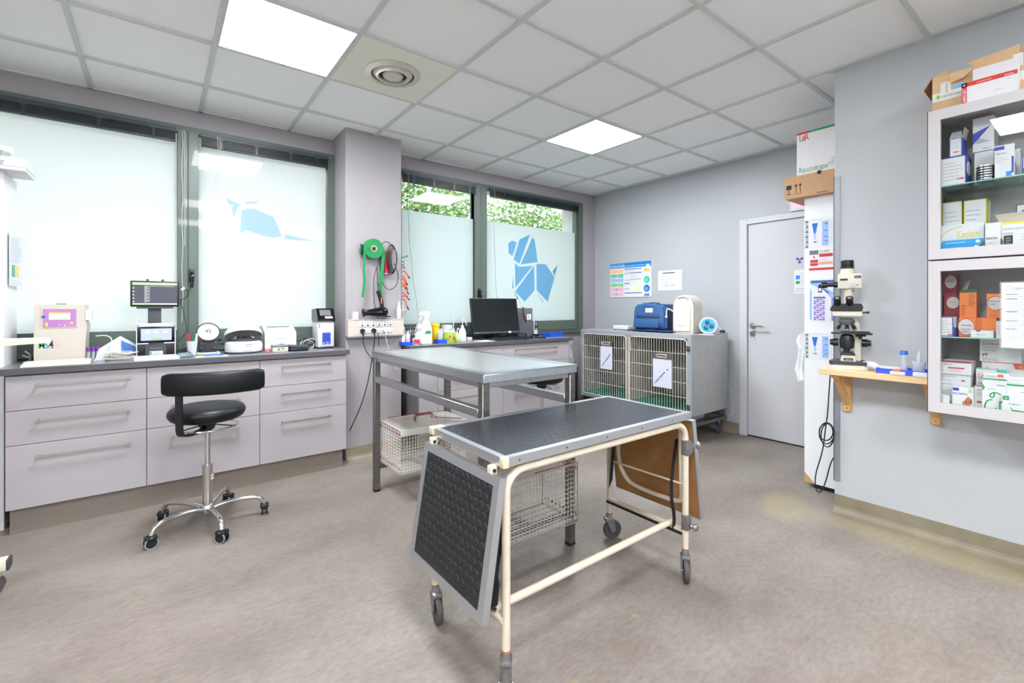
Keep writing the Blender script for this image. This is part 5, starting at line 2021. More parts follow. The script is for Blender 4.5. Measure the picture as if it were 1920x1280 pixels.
# cable loop beside the small touch monitor and box behind the marker cup
b = MB()
o0 = on_y(336, 540, 3.94)
q = lambda u, v, y=3.95: on_y(u, v, y) - o0
b.tube([q(334, 540, 3.94), q(343, 539), q(351, 543), q(353, 552), q(347, 560), q(337, 562, 3.94)], 0.003, BLACK, 6, smooth_iter=2)
b.tube([q(338, 562, 3.94), q(343, 580), q(349, 605), q(351, 620), q(341, 633), q(334, 640)], 0.0022, BLACK, 6, smooth_iter=2)
b.box(-0.012, -0.004, -0.008, 0.012, 0.004, 0.008, WHITE, Matrix.Translation(q(343, 541)) @ Matrix.Rotation(R(-40), 4, 'Y'))
solo(b, 'cable', 'thin black cable looping from the small monitor down beside the window post', 'cable', o0)
solo(MB().rbox(-0.045, -0.02, 0, 0.045, 0.02, 0.05, mat('dark_teal_plastic', (24, 42, 44), 0.4), 0.003), 'adapter_box', 'small dark box behind the clear marker cup', 'box', (on_y(338, 645, 3.93).x, 3.95, Z1))
t = thing('tweezer_stand', 'small silver clamp on a green base left of the large analyser', 'clamp', (on_y(55, 660, 3.86).x, 3.87, Z1))
MB().rbox(-0.03, -0.03, 0, 0.03, 0.03, 0.012, mat('dark_green_plastic', (30, 90, 76), 0.4), 0.003).build('base', t)
MB().tube([(0.0, 0, 0.01), (0.004, 0, 0.05), (-0.02, 0, 0.07)], 0.006, STEELD, 8, smooth_iter=1).tube([(0.004, 0, 0.03), (-0.03, 0.005, 0.045)], 0.004, CHROME, 8).build('arm', t)
# ================================================================ ON THE PILLAR
PY = 3.76
t = thing('socket_trunking', 'cream wall trunking with two rows of power sockets on the pillar', 'socket trunking', (1.435, PY, 0.995))
b = MB()
b.box(-0.237, -0.052, 0.0, 0.236, -0.0005, 0.135, CREAM)
b.box(-0.237, -0.055, 0.135, 0.24, -0.0005, 0.141, CREAM)
b.box(-0.24, -0.054, -0.006, 0.236, -0.0005, 0.006, GREY)
b.box(-0.237, -0.0526, 0.073, 0.24, -0.052, 0.0745, INKL)
b.box(-0.237, -0.0526, 0.022, 0.24, -0.052, 0.0232, INKL)
b.build('channel', t, bevel=0.002)
F = frame_m((0, -0.0525, 0), (1, 0, 0), (0, 0, 1))
xs = [-0.125, -0.078, -0.031, 0.018, 0.066, 0.114]
for x in xs:
    s_ = MB()
    s_.rbox(x - 0.022, 0.078, -0.002, x + 0.022, 0.128, 0.004, WHITE, 0.003, 2, F)
    rect(s_, F, x - 0.007, 0.086, x + 0.007, 0.097, BLACK, 0.0046)
    rect(s_, F, x - 0.003, 0.106, x + 0.003, 0.118, INK, 0.0046)
    s_.build('network_socket', t)
    s_ = MB()
    s_.rbox(x - 0.022, 0.026, -0.002, x + 0.022, 0.07, 0.004, WHITE, 0.003, 2, F)
    for (dx, dy) in ((-0.010, 0.044), (0.010, 0.044), (0, 0.056)):
        disc(s_, F, x + dx, dy, 0.0025, INKD, 0.0046, n=10)
    s_.build('power_socket', t)


def plug(x, m, label, pts, r=0.0032):
    t = thing('power_cable', label, 'cable', (1.435 + x, PY - 0.058, 1.043), 0, 'cables plugged into the pillar sockets')
    b = MB()
    b.cyl((0, 0.0, 0), (0, -0.022, 0), 0.02, m, 0.016, seg=20)
    b.cyl((0, -0.016, -0.005), (0.002, -0.02, -0.04), 0.008, m, 0.005, seg=10)
    b.build('plug', t)
    c = MB()
    c.tube([(0.002, -0.02, -0.035)] + pts, r, m, 8, smooth_iter=3)
    c.build('cord', t)
    return t


plug(-0.125, BLACK, 'black cable from the leftmost plug sagging down to the steel table', [(0.0, -0.015, -0.09), (0.03, -0.01, -0.17), (0.08, 0.0, -0.23), (0.10, 0.02, -0.27)])
plug(-0.031, BLACK, 'black cable from the middle plug hanging down to the skirting', [(0.0, -0.015, -0.12), (-0.03, -0.015, -0.30), (-0.05, -0.01, -0.42), (-0.1, 0.0, -0.60), (-0.17, 0.02, -0.76), (-0.185, 0.03, -0.80)], 0.0042)
plug(0.066, WHITE, 'white cable from the white plug right of the hairdryer flex', [(0.0, -0.012, -0.06), (0.02, -0.01, -0.13), (0.04, 0.0, -0.18), (0.06, 0.02, -0.28), (0.12, 0.03, -0.34)])

# things standing on the trunking
b = MB()
b.box(-0.021, -0.02, 0, 0.021, 0.02, 0.06, mat('pink_white_box', (226, 206, 220), 0.5))
b.box(-0.0212, -0.0204, 0.03, 0.0212, -0.02, 0.045, PAPER)
solo(b, 'small_box', 'small pale pink box standing on the left end of the trunking', 'box', (1.262, PY - 0.027, 1.1365))
t = thing('squeeze_bottle', 'white plastic squeeze bottle with nozzle on the right end of the trunking', 'bottle', (1.638, PY - 0.027, 1.1365))
MB().lathe([(0.018, 0), (0.02, 0.003), (0.02, 0.085), (0.014, 0.1), (0.009, 0.104), (0.009, 0.11)], WHITE, 20).build('body', t)
MB().lathe([(0.011, 0.108), (0.010, 0.122), (0.003, 0.15), (0.0001, 0.151)], WHITE, 16).build('nozzle', t)

# roll of green tape on a bracket
GT = mat('green_bandage_tape', (14, 134, 74), 0.5, var=0.06, scale=40)
t = thing('tape_roll', 'large roll of green tape on a wall peg with loose ends hanging', 'tape roll', (on_y(700, 466, PY - 0.05).x, PY, 1.715))
b = MB()
Mt = T(0, -0.05, 0, rx=PI / 2) @ Matrix.Scale(0.93, 4)
b.lathe([(0.028, -0.018), (0.086, -0.018), (0.0885, -0.015), (0.0885, 0.015), (0.086, 0.018), (0.028, 0.018), (0.028, -0.018)], GT, 44, Mt, caps=False)
for r_ in (0.04, 0.052, 0.064, 0.076):
    b.lathe([(r_, 0.018), (r_ + 0.001, 0.0186), (r_ + 0.002, 0.018)], mat('dark_green_edge', (8, 104, 56), 0.5), 44, Mt, caps=False)
b.build('roll', t)
MB().lathe([(0.019, -0.02), (0.026, -0.02), (0.028, -0.018), (0.028, 0.018), (0.026, 0.021), (0.019, 0.021), (0.019, -0.02)], mat('card_core', (196, 176, 146), 0.7), 28, Mt, caps=False).build('core', t)
b = MB()
b.tube([(0, 0, 0.01), (0, -0.085, 0.01), (-0.004, -0.09, 0.006), (-0.06, -0.09, 0.006)], 0.003, STEEL, 8)
b.build('peg', t)
b = MB()
b.tube([(-0.07, -0.05, 0.03), (-0.078, -0.06, -0.04), (-0.076, -0.06, -0.12), (-0.084, -0.06, -0.17), (-0.074, -0.058, -0.26), (-0.09, -0.055, -0.40)], 0.012, GT, 6, smooth_iter=2, flat=(0.12, 1.0))
b.build('loose_end', t)
b = MB()
b.tube([(0.086, -0.05, 0.0), (0.082, -0.05, -0.10), (0.07, -0.055, -0.20), (0.06, -0.055, -0.28), (0.06, -0.05, -0.39)], 0.016, GT, 6, smooth_iter=2, flat=(0.15, 1.0))
b.build('loose_end', t)

# scissors hanging left of the roll
t = thing('clamp_scissors', 'dark small clip with a pale string hanging left of the tape roll', 'clip', (on_y(678, 466, PY - 0.03).x, PY, 1.715))
b = MB()
b.tube([(0, 0, 0.04), (0, -0.03, 0.035), (0, -0.03, 0.03)], 0.003, STEEL, 6)
b.rbox(-0.008, -0.04, -0.05, 0.012, -0.022, 0.03, BLACK, 0.006)
b.rbox(-0.02, -0.038, -0.045, -0.006, -0.026, 0.0, GT, 0.004)
b.build('clip', t)
MB().tube([(-0.002, -0.03, -0.05), (-0.004, -0.03, -0.10), (-0.006, -0.03, -0.16)], 0.0016, mat('dull_string', (140, 96, 96), 0.7), 6).build('string', t)

# red clippers with a coiled black flex
RC = mat('red_clipper_plastic', (206, 30, 44), 0.35)
t = thing('hair_clippers', 'red electric clippers with coiled black flex hanging on the pillar', 'clippers', (on_y(728, 466, PY - 0.03).x, PY, 1.725))
b = MB()
b.rbox(-0.03, -0.04, -0.19, 0.012, -0.008, -0.02, RC, 0.009)
b.rbox(-0.032, -0.042, -0.20, 0.010, -0.01, -0.17, RC, 0.003)
b.build('body', t)
MB().rbox(-0.033, -0.04, -0.213, 0.012, -0.012, -0.20, CHROME, 0.002).build('blade', t)
MB().rbox(0.004, -0.045, -0.06, 0.018, -0.02, -0.01, RC, 0.004).build('switch_cover', t)
b = MB()
for k in range(6):
    b.tube([((0.046 - 0.004 * k) * math.cos(a) + 0.022 + 0.003 * k, -0.045 - 0.004 * k, -0.085 + (0.125 - 0.008 * k) * math.sin(a)) for a in [i * 2 * PI / 20 for i in range(20)]], 0.0032, BLACK, 6, closed=True)
b.tube([(0.02, -0.05, 0.03), (-0.01, -0.05, 0.06), (-0.05, -0.045, 0.055), (-0.065, -0.04, 0.01), (-0.075, -0.04, -0.15), (-0.07, -0.04, -0.26), (-0.02, -0.04, -0.345), (0.05, -0.04, -0.335), (0.088, -0.04, -0.26), (0.075, -0.04, -0.17), (0.045, -0.045, -0.12)], 0.0032, BLACK, 6, smooth_iter=2)
b.build('flex', t)
MB().tube([(0.01, 0, 0.01), (0.01, -0.06, 0.01)], 0.003, STEEL, 6).build('wall_peg', t)

# black hairdryer hanging nose to the left
t = thing('hairdryer', 'black hairdryer hanging by its handle under the green tape', 'hairdryer', (on_y(711, 588, PY - 0.07).x, PY - 0.07, 1.195))
b = MB()
Mh = T(0, 0, 0, ry=-PI / 2)
b.lathe([(0.0001, -0.052), (0.02, -0.05), (0.034, -0.04), (0.041, -0.02), (0.041, 0.01), (0.035, 0.05), (0.026, 0.10), (0.024, 0.115)], BLACKG, 28, T(0.02, 0, 0, ry=R(-92)))
b.build('barrel', t)
MB().lathe([(0.025, 0.0), (0.024, 0.02), (0.034, 0.04), (0.036, 0.045), (0.03, 0.045), (0.02, 0.02)], BLACK, 24, T(-0.092, 0, -0.004, ry=R(-92)) @ Matrix.Diagonal((1, 0.6, 1, 1))).build('nozzle', t)
b = MB()
b.tube([(0.025, 0.0, 0.02), (0.02, 0, 0.08), (0.002, 0, 0.14), (-0.01, 0.0, 0.175)], 0.017, BLACK, 12, smooth_iter=2)
b.tube([(-0.01, 0.0, 0.17), (-0.002, 0.01, 0.21), (0.0, 0.03, 0.24)], 0.006, BLACK, 8, smooth_iter=1)
b.build('handle', t)
MB().box(0.008, -0.019, 0.07, 0.016, -0.012, 0.12, ORP).build('switch', t)
b = MB()
b.tube([(0.0, 0.03, 0.24), (-0.005, 0.035, 0.38), (-0.012, 0.035, 0.36), (-0.035, 0.03, 0.28), (-0.035, 0.03, 0.15), (-0.025, 0.04, 0.06), (-0.015, 0.03, 0.0), (0.0, 0.02, -0.06), (-0.01, 0.015, -0.15), (0.004, 0.02, -0.22), (0.004, 0.02, -0.28)], 0.003, BLACK, 6, smooth_iter=2)
b.build('flex', t)
MB().rbox(0.05, -0.01, -0.043, 0.098, 0.06, -0.034, BLACK, 0.003).build('holder_arm', t)

# tubes clipped in a row on the right edge of the pillar
REDT = mat('orange_red_tube', (226, 84, 44), 0.35)
DKB = mat('tube_tip_dark_blue', (44, 58, 110), 0.4)
solo(MB().box(-0.001, -0.012, 0, 0.003, 0.012, 0.60, STEELD), 'tube_rail', 'thin metal strip on the right edge of the pillar holding tubes', 'rail', (PILX[1] + 0.001, PY + 0.03, 1.16))
tl_ = [(1.665, 0.06, 0.02, 'grey'), (1.63, 0.035, -0.01, 'grey'), (1.60, 0.03, -0.02, 'grey'), (1.575, 0.035, 0.0, 'grey'), (1.545, 0.075, -0.055, 'red'), (1.50, 0.055, -0.07, 'red'), (1.475, 0.055, -0.085, 'red'), (1.445, 0.04, -0.05, 'red'), (1.42, 0.065, -0.07, 'red'), (1.355, 0.055, -0.03, 'red'), (1.33, 0.075, -0.03, 'red'), (1.30, 0.065, -0.085, 'red'), (1.24, 0.035, -0.05, 'pale'), (1.21, 0.03, -0.04, 'pale')]
nm_ = ['first', 'second', 'third', 'fourth', 'fifth', 'sixth', 'seventh', 'eighth', 'ninth', 'tenth', 'eleventh', 'twelfth', 'thirteenth', 'fourteenth']
TG = mat('dark_grey_tip', (84, 96, 112), 0.4)
TP = mat('pale_pink_tube', (232, 196, 184), 0.4)
for k, (z, dx, dz, c) in enumerate(tl_):
    m = {'red': REDT, 'grey': TG, 'pale': TP}[c]
    lab = {'red': 'orange red rubber tube', 'grey': 'short dark grey tube', 'pale': 'pale pink tube'}[c]
    t = thing('rubber_tube', '%s, %s from the top of the pillar edge' % (lab, nm_[k]), 'tube', (PILX[1] + 0.004, PY + 0.02, z), 0, 'tubes on the pillar edge')
    MB().tube([(0, 0, 0), (dx * 0.5, -0.01, 0.006 if c != 'pale' else 0), (dx * 0.9, -0.01, dz * 0.8)], 0.006 if c == 'red' else 0.0045, m, 8, smooth_iter=1).build('tube', t)
    MB().cyl((dx * 0.85, -0.01, dz * 0.72), (dx * 1.08, -0.01, dz * 1.04), 0.0065, DKB if c == 'red' else CHROME, seg=10).build('tip', t)

# ================================================================ ON THE RIGHT WORKTOP
BLT = mat('blue_plastic_tray', (30, 84, 206), 0.35)


def tray(x, y, w, d, h, label, m=BLT, rz=0, group='blue plastic trays', z=Z1):
    b = MB()
    b.box(-w / 2, -d / 2, 0, w / 2, d / 2, 0.002, m)
    for (x0, y0, x1, y1) in ((-w / 2, -d / 2, w / 2, -d / 2 + 0.002), (-w / 2, d / 2 - 0.002, w / 2, d / 2), (-w / 2, -d / 2, -w / 2 + 0.002, d / 2), (w / 2 - 0.002, -d / 2, w / 2, d / 2)):
        b.box(x0, y0, 0.002, x1, y1, h, m)
    b.tube([(-w / 2, -d / 2, h), (w / 2, -d / 2, h), (w / 2, d / 2, h), (-w / 2, d / 2, h)], 0.003, m, 6, closed=True)
    return solo(b, 'tray', label, 'tray', (x, y, z), rz, group)


tray(on_y(763, 640, 3.745).x, 3.745, 0.13, 0.16, 0.028, 'bright blue tray beside the pillar under small bottles')
tray(on_y(825, 640, 3.76).x, 3.76, 0.13, 0.18, 0.034, 'bright blue tray under the yellow sharps bin')
tray(on_y(1036, 640, 3.80).x, 3.80, 0.20, 0.14, 0.03, 'bright blue tray at the far right end of the worktop')
tray(on_y(1037, 640, 3.805).x, 3.805, 0.19, 0.13, 0.028, 'bright blue tray nested inside the one at the right end of the worktop', z=Z1 + 0.0085)


def bottle(x, y, prof, m, label, cap=None, capm=None, group=None, z=Z1, lab=None, labm=None, name='bottle', seg=22):
    t = thing(name, label, 'bottle', (x, y, z), 0, group)
    MB().lathe(prof, m, seg).build('body', t)
    if cap:
        MB().lathe(cap, capm or WHITE, seg).build('cap', t)
    if lab:
        r, z0, z1 = lab
        b = MB()
        n = 9
        vs, fs = [], []
        for k in range(n):
            a = R(-150) + R(110) * k / (n - 1)
            for zz in (z0, z1):
                vs.append(((r + 0.0006) * math.cos(a), (r + 0.0006) * math.sin(a), zz))
        for k in range(n - 1):
            fs.append((2 * k, 2 * k + 2, 2 * k + 3, 2 * k + 1))
        b.add(vs, fs, labm or REDP, True)
        b.build('label', t)
    return t


bp = lambda r, h: [(r * 0.92, 0), (r, 0.003), (r, h * 0.72), (r * 0.55, h * 0.86), (r * 0.4, h * 0.88), (r * 0.4, h * 0.93)]
cp = lambda r, h: [(r * 0.5, h * 0.88), (r * 0.5, h), (0.0001, h)]
zt = Z1 + 0.0025
bottle(on_y(757, 640, 3.79).x, 3.79, bp(0.02, 0.15), CLR, 'tall clear bottle at the back of the tray beside the pillar', cp(0.02, 0.15), WHITE, z=zt, lab=(0.02, 0.03, 0.09), labm=PAPER)
bottle(on_y(756, 640, 3.71).x, 3.71, bp(0.014, 0.085), WHITE, 'small white bottle at the front left of the tray beside the pillar', cp(0.014, 0.085), WHITE, z=zt, lab=(0.014, 0.01, 0.04), labm=PAPER)
bottle(on_y(765, 640, 3.74).x, 3.74, bp(0.017, 0.115), SYR, 'small clear bottle with pink label in the tray beside the pillar', cp(0.017, 0.115), WHITE, z=zt, lab=(0.017, 0.01, 0.055), labm=PINKP)
RKB = mat('glass_rack_black', (44, 46, 50), 0.4, var=0.4, scale=50)
t = thing('vial_rack', 'black wire rack full of small glass vials behind the bottles', 'vial rack', (on_y(775, 620, 3.95).x, 3.95, Z1))
b = MB()
for z in (0.0, 0.06, 0.13):
    b.box(-0.075, -0.03, z, 0.075, 0.03, z + 0.003, BLACK)
for q in (-0.074, 0.074):
    for w in (-0.029, 0.029):
        b.cyl((q, w, 0), (q, w, 0.133), 0.003, BLACK, seg=6)
b.build('frame', t)
for k in range(6):
    v = MB()
    for w in (-0.015, 0.015):
        v.lathe([(0.008, 0.004), (0.009, 0.007), (0.009, 0.10 + 0.006 * (k % 3)), (0.005, 0.12), (0.0001, 0.135 + 0.005 * (k % 2))], CHROME if k % 2 else CLR, 10, T(-0.062 + 0.025 * k, w, 0))
    v.build('vials', t)
t = bottle(on_y(780, 640, 3.66).x, 3.66, [(0.026, 0), (0.029, 0.003), (0.03, 0.055), (0.029, 0.06), (0.012, 0.064), (0.011, 0.09), (0.009, 0.095)], CLR, 'short clear pot with red label and white cap in front', [(0.012, 0.085), (0.012, 0.105), (0.0001, 0.106)], WHITE, lab=(0.03, 0.015, 0.05), labm=REDP)
bottle(on_y(785, 640, 3.73).x, 3.73, bp(0.022, 0.13), SYR, 'clear bottle with pointed white top left of the white spray bottle', [(0.01, 0.11), (0.006, 0.14), (0.002, 0.16), (0.0001, 0.161)], WHITE, lab=(0.022, 0.02, 0.07), labm=PAPER)
bottle(on_y(786, 620, 3.90).x, 3.90, bp(0.033, 0.20), WHITE, 'white bottle with dark label behind the white spray bottle', cp(0.033, 0.20), WHITE, lab=(0.033, 0.06, 0.13), labm=INK)

# large white spray bottle
t = thing('spray_bottle', 'large white spray bottle with trigger head and green label', 'spray bottle', (on_y(799, 620, 3.70).x, 3.70, Z1))
WB = mat('white_bottle', (238, 238, 238), 0.35)
b = MB()
S = Matrix.Diagonal((1.0, 0.62, 1, 1))
b.lathe([(0.052, 0), (0.056, 0.004), (0.057, 0.10), (0.055, 0.14), (0.044, 0.175), (0.028, 0.20), (0.02, 0.215), (0.017, 0.225)], WB, 28, S)
b.build('body', t)
b = MB()
b.lathe([(0.02, 0.222), (0.021, 0.245), (0.014, 0.25)], WB, 20)
b.prism([(-0.075, 0.262), (-0.05, 0.285), (0.01, 0.292), (0.03, 0.28), (0.032, 0.262), (0.012, 0.248), (-0.02, 0.25), (-0.052, 0.258)], -0.012, 0.012, WB, Matrix.Rotation(PI / 2, 4, 'X'))
b.build('spray_head', t, bevel=0.002)
MB().tube([(-0.03, 0, 0.262), (-0.052, 0, 0.24), (-0.062, 0, 0.215)], 0.006, WB, 6).build('trigger', t)
b = MB()
FL = frame_m((0, -0.0362, 0), (1, 0, 0), (0, 0, 1))
rect(b, FL, -0.034, 0.015, 0.03, 0.13, PAPER, 0.0)
b.poly([(-0.032, 0.092, 0.0006), (0.028, 0.092, 0.0006), (0.028, 0.12, 0.0006), (-0.018, 0.12, 0.0006)], GREENP, FL)
lines(b, FL @ T(-0.03, 0.02, 0.0004), 0.055, 0.06, 7, INKL, 5)
disc(b, FL @ T(0, 0.012, 0), -0.01, 0.165, 0.008, YELP, 0.0006)
b.build('label', t)

# yellow sharps bin
YB_ = mat('yellow_bin_plastic', (246, 204, 16), 0.35)
t = thing('sharps_bin', 'yellow sharps container with black lid tab in the blue tray', 'sharps bin', (on_y(815, 620, 3.78).x, 3.78, zt))
b = MB()
b.lathe([(0.03, 0), (0.032, 0.003), (0.042, 0.15), (0.047, 0.153), (0.047, 0.168), (0.04, 0.176), (0.0001, 0.178)], YB_, 28)
b.build('body', t)
MB().rbox(0.03, -0.012, 0.163, 0.062, 0.012, 0.174, BLACK, 0.003).build('lid_tab', t)
b = MB()
FL = frame_m((0, -0.039, 0), (1, 0, 0), (0, 0.07, 1))
disc(b, FL, 0, 0.075, 0.011, PAPER, 0.002)
disc(b, FL, 0, 0.075, 0.006, INKD, 0.0024)
lines(b, FL @ T(-0.016, 0.095, 0.0022), 0.03, 0.012, 2, ORP, 5)
lines(b, FL @ T(-0.014, 0.018, 0.006), 0.026, 0.01, 1, INKD, 5)
b.build('label', t)
t = thing('syringe_cup', 'clear cup with red marked syringes right of the yellow sharps bin', 'cup', (on_y(826, 640, 3.71).x, 3.71, zt))
MB().lathe([(0.02, 0), (0.022, 0.003), (0.028, 0.10), (0.026, 0.10)], CLR, 20).build('cup', t)
for k in range(3):
    MB().tube([(-0.012 + 0.012 * k, 0, 0.005), (-0.02 + 0.017 * k, 0, 0.13)], 0.005, SYR, 8).cyl((-0.012 + 0.012 * k, 0, 0.005), (-0.013 + 0.0125 * k, 0, 0.02), 0.006, REDP, seg=8).build('syringe', t)

# green wipes tub
LIME = mat('lime_label', (172, 206, 80), 0.45)
t = thing('wipes_tub', 'round tub with lime green label and white lid', 'tub', (on_y(842, 640, 3.70).x, 3.70, Z1))
MB().lathe([(0.048, 0), (0.05, 0.003), (0.052, 0.10)], LIME, 30).build('body', t)
MB().lathe([(0.053, 0.098), (0.054, 0.105), (0.052, 0.118), (0.0001, 0.12)], WHITE, 30).build('lid', t)
b = MB()
for (a, z, r_, m) in ((R(-60), 0.045, 0.014, mat('dog_brown', (150, 84, 54), 0.6)), (R(-130), 0.04, 0.012, mat('dog_tan', (196, 120, 84), 0.6)), (R(-110), 0.06, 0.01, REDP)):
    c_ = Vector((0.0525 * math.cos(a), 0.0525 * math.sin(a), z))
    n_ = Vector((math.cos(a), math.sin(a), 0))
    b.poly([c_ + n_ * 0.0006 + Vector((-math.sin(a), math.cos(a), 0)) * r_ * math.cos(q) + Vector((0, 0, r_ * math.sin(q))) for q in [i * PI / 6 for i in range(12)]], m)
b.build('label_picture', t)
MB().ell((0.01, -0.01, 0.122), (0.02, 0.015, 0.008), mat('teal_tab', (40, 160, 150), 0.4), 12, 8).build('dispenser_tab', t)
t = thing('plastic_tub', 'milky white jar behind the lime green tub', 'jar', (on_y(838, 620, 3.86).x, 3.86, Z1))
MB().lathe([(0.044, 0), (0.046, 0.003), (0.046, 0.115)], SYR, 26).build('body', t)
MB().lathe([(0.05, 0.113), (0.05, 0.158), (0.0001, 0.16)], WHITE, 26).build('lid', t)


def wash_bottle(x, y, s, label, m, tall, bend=True):
    t = thing('wash_bottle', label, 'wash bottle', (x, y, Z1), 0, 'plastic wash bottles')
    MB().lathe([(0.034 * s, 0), (0.036 * s, 0.003), (0.036 * s, 0.085 * s), (0.024 * s, 0.118 * s), (0.013 * s, 0.13 * s), (0.013 * s, 0.135 * s)], m, 24).build('body', t)
    MB().lathe([(0.015 * s, 0.132 * s), (0.015 * s, 0.15 * s), (0.006 * s, 0.155 * s)], WHITE, 18).build('cap', t)
    pts = [(0, 0, 0.15 * s), (0.002, 0, tall)]
    if bend:
        pts = [(0, 0, 0.15 * s), (0.002, 0, tall - 0.01), (0.012, 0, tall), (0.02, 0, tall - 0.01), (0.05, 0, tall - 0.075)]
    MB().tube(pts, 0.004, SYR, 8, smooth_iter=2 if bend else 0).build('spout', t)


wash_bottle(on_y(867, 620, 3.78).x, 3.78, 1.0, 'wash bottle with bent spout left of the black monitor', SYR, 0.225)
wash_bottle(on_y(857, 620, 3.78).x, 3.78, 0.62, 'small wash bottle with yellow green liquid', sheet_mat('yellow_liquid', (220, 236, 150), 0.85, 0.25), 0.13, True)
wash_bottle(on_y(850, 620, 3.88).x, 3.88, 0.8, 'wash bottle with tall straight spout behind the small one', SYR, 0.22, False)
solo(MB().rbox(-0.03, -0.025, 0, 0.03, 0.025, 0.035, CREAM, 0.004), 'small_box', 'small cream box between the wash bottle and the monitor', 'box', (on_y(878, 632, 3.82).x, 3.82, Z1))

# black monitor tilted back, seen from its left
t = thing('monitor', 'large black computer monitor switched off on the right worktop', 'monitor', (on_y(933, 600, 3.78).x, 3.80, Z1), R(-7))
Mm = frame_m((0, -0.03, 0.062), (1, 0, 0), (0, 0.20, 0.98))
b = MB()
b.rbox(-0.272, 0, -0.03, 0.262, 0.362, -0.001, BLACK, 0.004, 2, Mm)
b.build('casing', t)
b = MB()
rect(b, Mm, -0.266, 0.022, 0.256, 0.357, mat('dark_screen', (14, 20, 24), 0.22), 0.0004)
b.build('screen', t)
b = MB()
rect(b, Mm, -0.266, 0.004, 0.256, 0.020, DGREY, 0.0004)
b.text('lenovo'[:6], Mm @ T(-0.25, 0.008, 0.0008), 0.010, INKL, False, 0.04)
b.box(0.125, 0.003, 0.0, 0.155, 0.02, 0.002, PAPER, Mm)
b.build('lower_bezel', t)
b = MB()
b.rbox(-0.09, -0.08, 0, 0.09, 0.08, 0.012, BLACK, 0.004)
b.rbox(-0.035, 0.0, 0.01, 0.035, 0.03, 0.18, BLACK, 0.004)
b.build('stand', t)

# grey computer tower
t = thing('computer_tower', 'grey computer tower standing right of the black monitor', 'computer', (on_y(998.5, 600, 3.90).x - 0.10, 3.93, Z1), R(0))
TG_ = mat('tower_grey', (104, 102, 108), 0.4, 0.3)
b = MB()
b.rbox(-0.15, -0.03, 0.0, 0.10, 0.12, 0.315, TG_, 0.003)
b.build('case', t)
b = MB()
F = frame_m((0, -0.0305, 0), (1, 0, 0), (0, 0, 1))
b.box(-0.12, 0.07, 0, -0.035, 0.27, 0.001, mat('tower_grille', (84, 80, 80), 0.6, var=0.2, scale=300), F)
b.build('vent_grille', t)
b = MB()
b.box(0.02, 0.19, 0, 0.078, 0.25, 0.0012, PAPER, F)
lines(b, F @ T(0.03, 0.2, 0.0016), 0.04, 0.04, 4, INKD, 3, 0.5)
b.build('sticker', t)
t = thing('wrist_band', 'dark band with lime tag draped over the computer tower', 'strap', (on_y(998.5, 600, 3.90).x - 0.13, 3.90, Z1 + 0.31))
b = MB()
b.tube([(0.03, 0.06, 0.012), (0.0, 0.0, 0.014), (-0.005, -0.006, 0.0), (0.0, -0.008, -0.06), (0.012, -0.008, -0.10), (0.04, -0.008, -0.15)], 0.008, BLACK, 6, smooth_iter=2, flat=(0.3, 1.0))
b.build('band', t)
MB().ell((0.015, 0.02, 0.016), (0.022, 0.02, 0.01), LIME, 14, 8).build('tag', t)

# cordless phone in its charger
t = thing('cordless_phone', 'slim black and silver cordless phone standing in its charger', 'phone', (on_y(1005, 610, 3.91).x, 3.92, Z1))
MB().rbox(-0.035, -0.035, 0, 0.035, 0.035, 0.03, BLACK, 0.01).build('charger', t)
b = MB()
b.rbox(-0.026, -0.012, 0.01, 0.026, 0.012, 0.18, WHITE, 0.006)
b.build('handset', t)
b = MB()
F = frame_m((0, -0.0125, 0), (1, 0, 0), (0, 0, 1))
rect(b, F, -0.022, 0.075, 0.022, 0.175, BLACKG, 0.0004)
rect(b, F, -0.014, 0.12, 0.014, 0.165, GREY, 0.0008)
disc(b, F, 0, 0.09, 0.009, WHITE, 0.0008)
b.build('phone_front', t)

# keyboard, mouse, papers, cable tangle
KBK = mat('black_keys', (30, 36, 44), 0.35)
b = MB()
b.box(-0.26, -0.06, 0, 0.24, 0.10, 0.001, mat('green_tint_paper', (206, 232, 208), 0.6))
b.box(-0.28, -0.02, 0.001, 0.18, 0.11, 0.002, PAPER, T(rz=R(6)))
solo(b, 'desk_papers', 'white and pale green papers under the black keyboard', 'paper', (on_y(940, 640, 3.68).x, 3.68, Z1), R(2))
kb = keyboard(on_y(957, 635, 3.67).x, 3.67, R(0), 'black keyboard lying on papers in front of the black monitor', 0.44, 0.13, KBK, KBK)
kb.location.z += 0.0025
mouse(on_y(1000, 630, 3.68).x, 3.69, R(-20), BLACK, 'black computer mouse right of the black keyboard')
solo(MB().rbox(-0.035, -0.05, 0, 0.035, 0.05, 0.014, BLACK, 0.005), 'wallet', 'flat black case lying right of the black mouse', 'case', (on_y(1014, 632, 3.66).x, 3.665, Z1), R(80))
b = MB()
rnd = random.Random(5)
for k in range(10):
    cx_ = -0.26 + 0.048 * k
    b.tube([(cx_ + 0.05 * math.cos(a), 0.02 * math.sin(a) + rnd.uniform(-0.012, 0.012), 0.03 + 0.022 * math.sin(a + k)) for a in [i * 2 * PI / 10 for i in range(10)]], 0.0032, BLACK if k % 3 else DGREY, 6, closed=True)
b.tube([(-0.36, 0.08, 0.09), (-0.28, 0.05, 0.05), (-0.1, 0.05, 0.01), (0.1, 0.06, 0.03), (0.26, 0.05, 0.006)], 0.0035, BLACK, 6, smooth_iter=2)
solo(b, 'cable_tangle', 'black cable tangle below and behind the black monitor', 'cable', (on_y(918, 615, 3.97).x, 3.97, Z1))
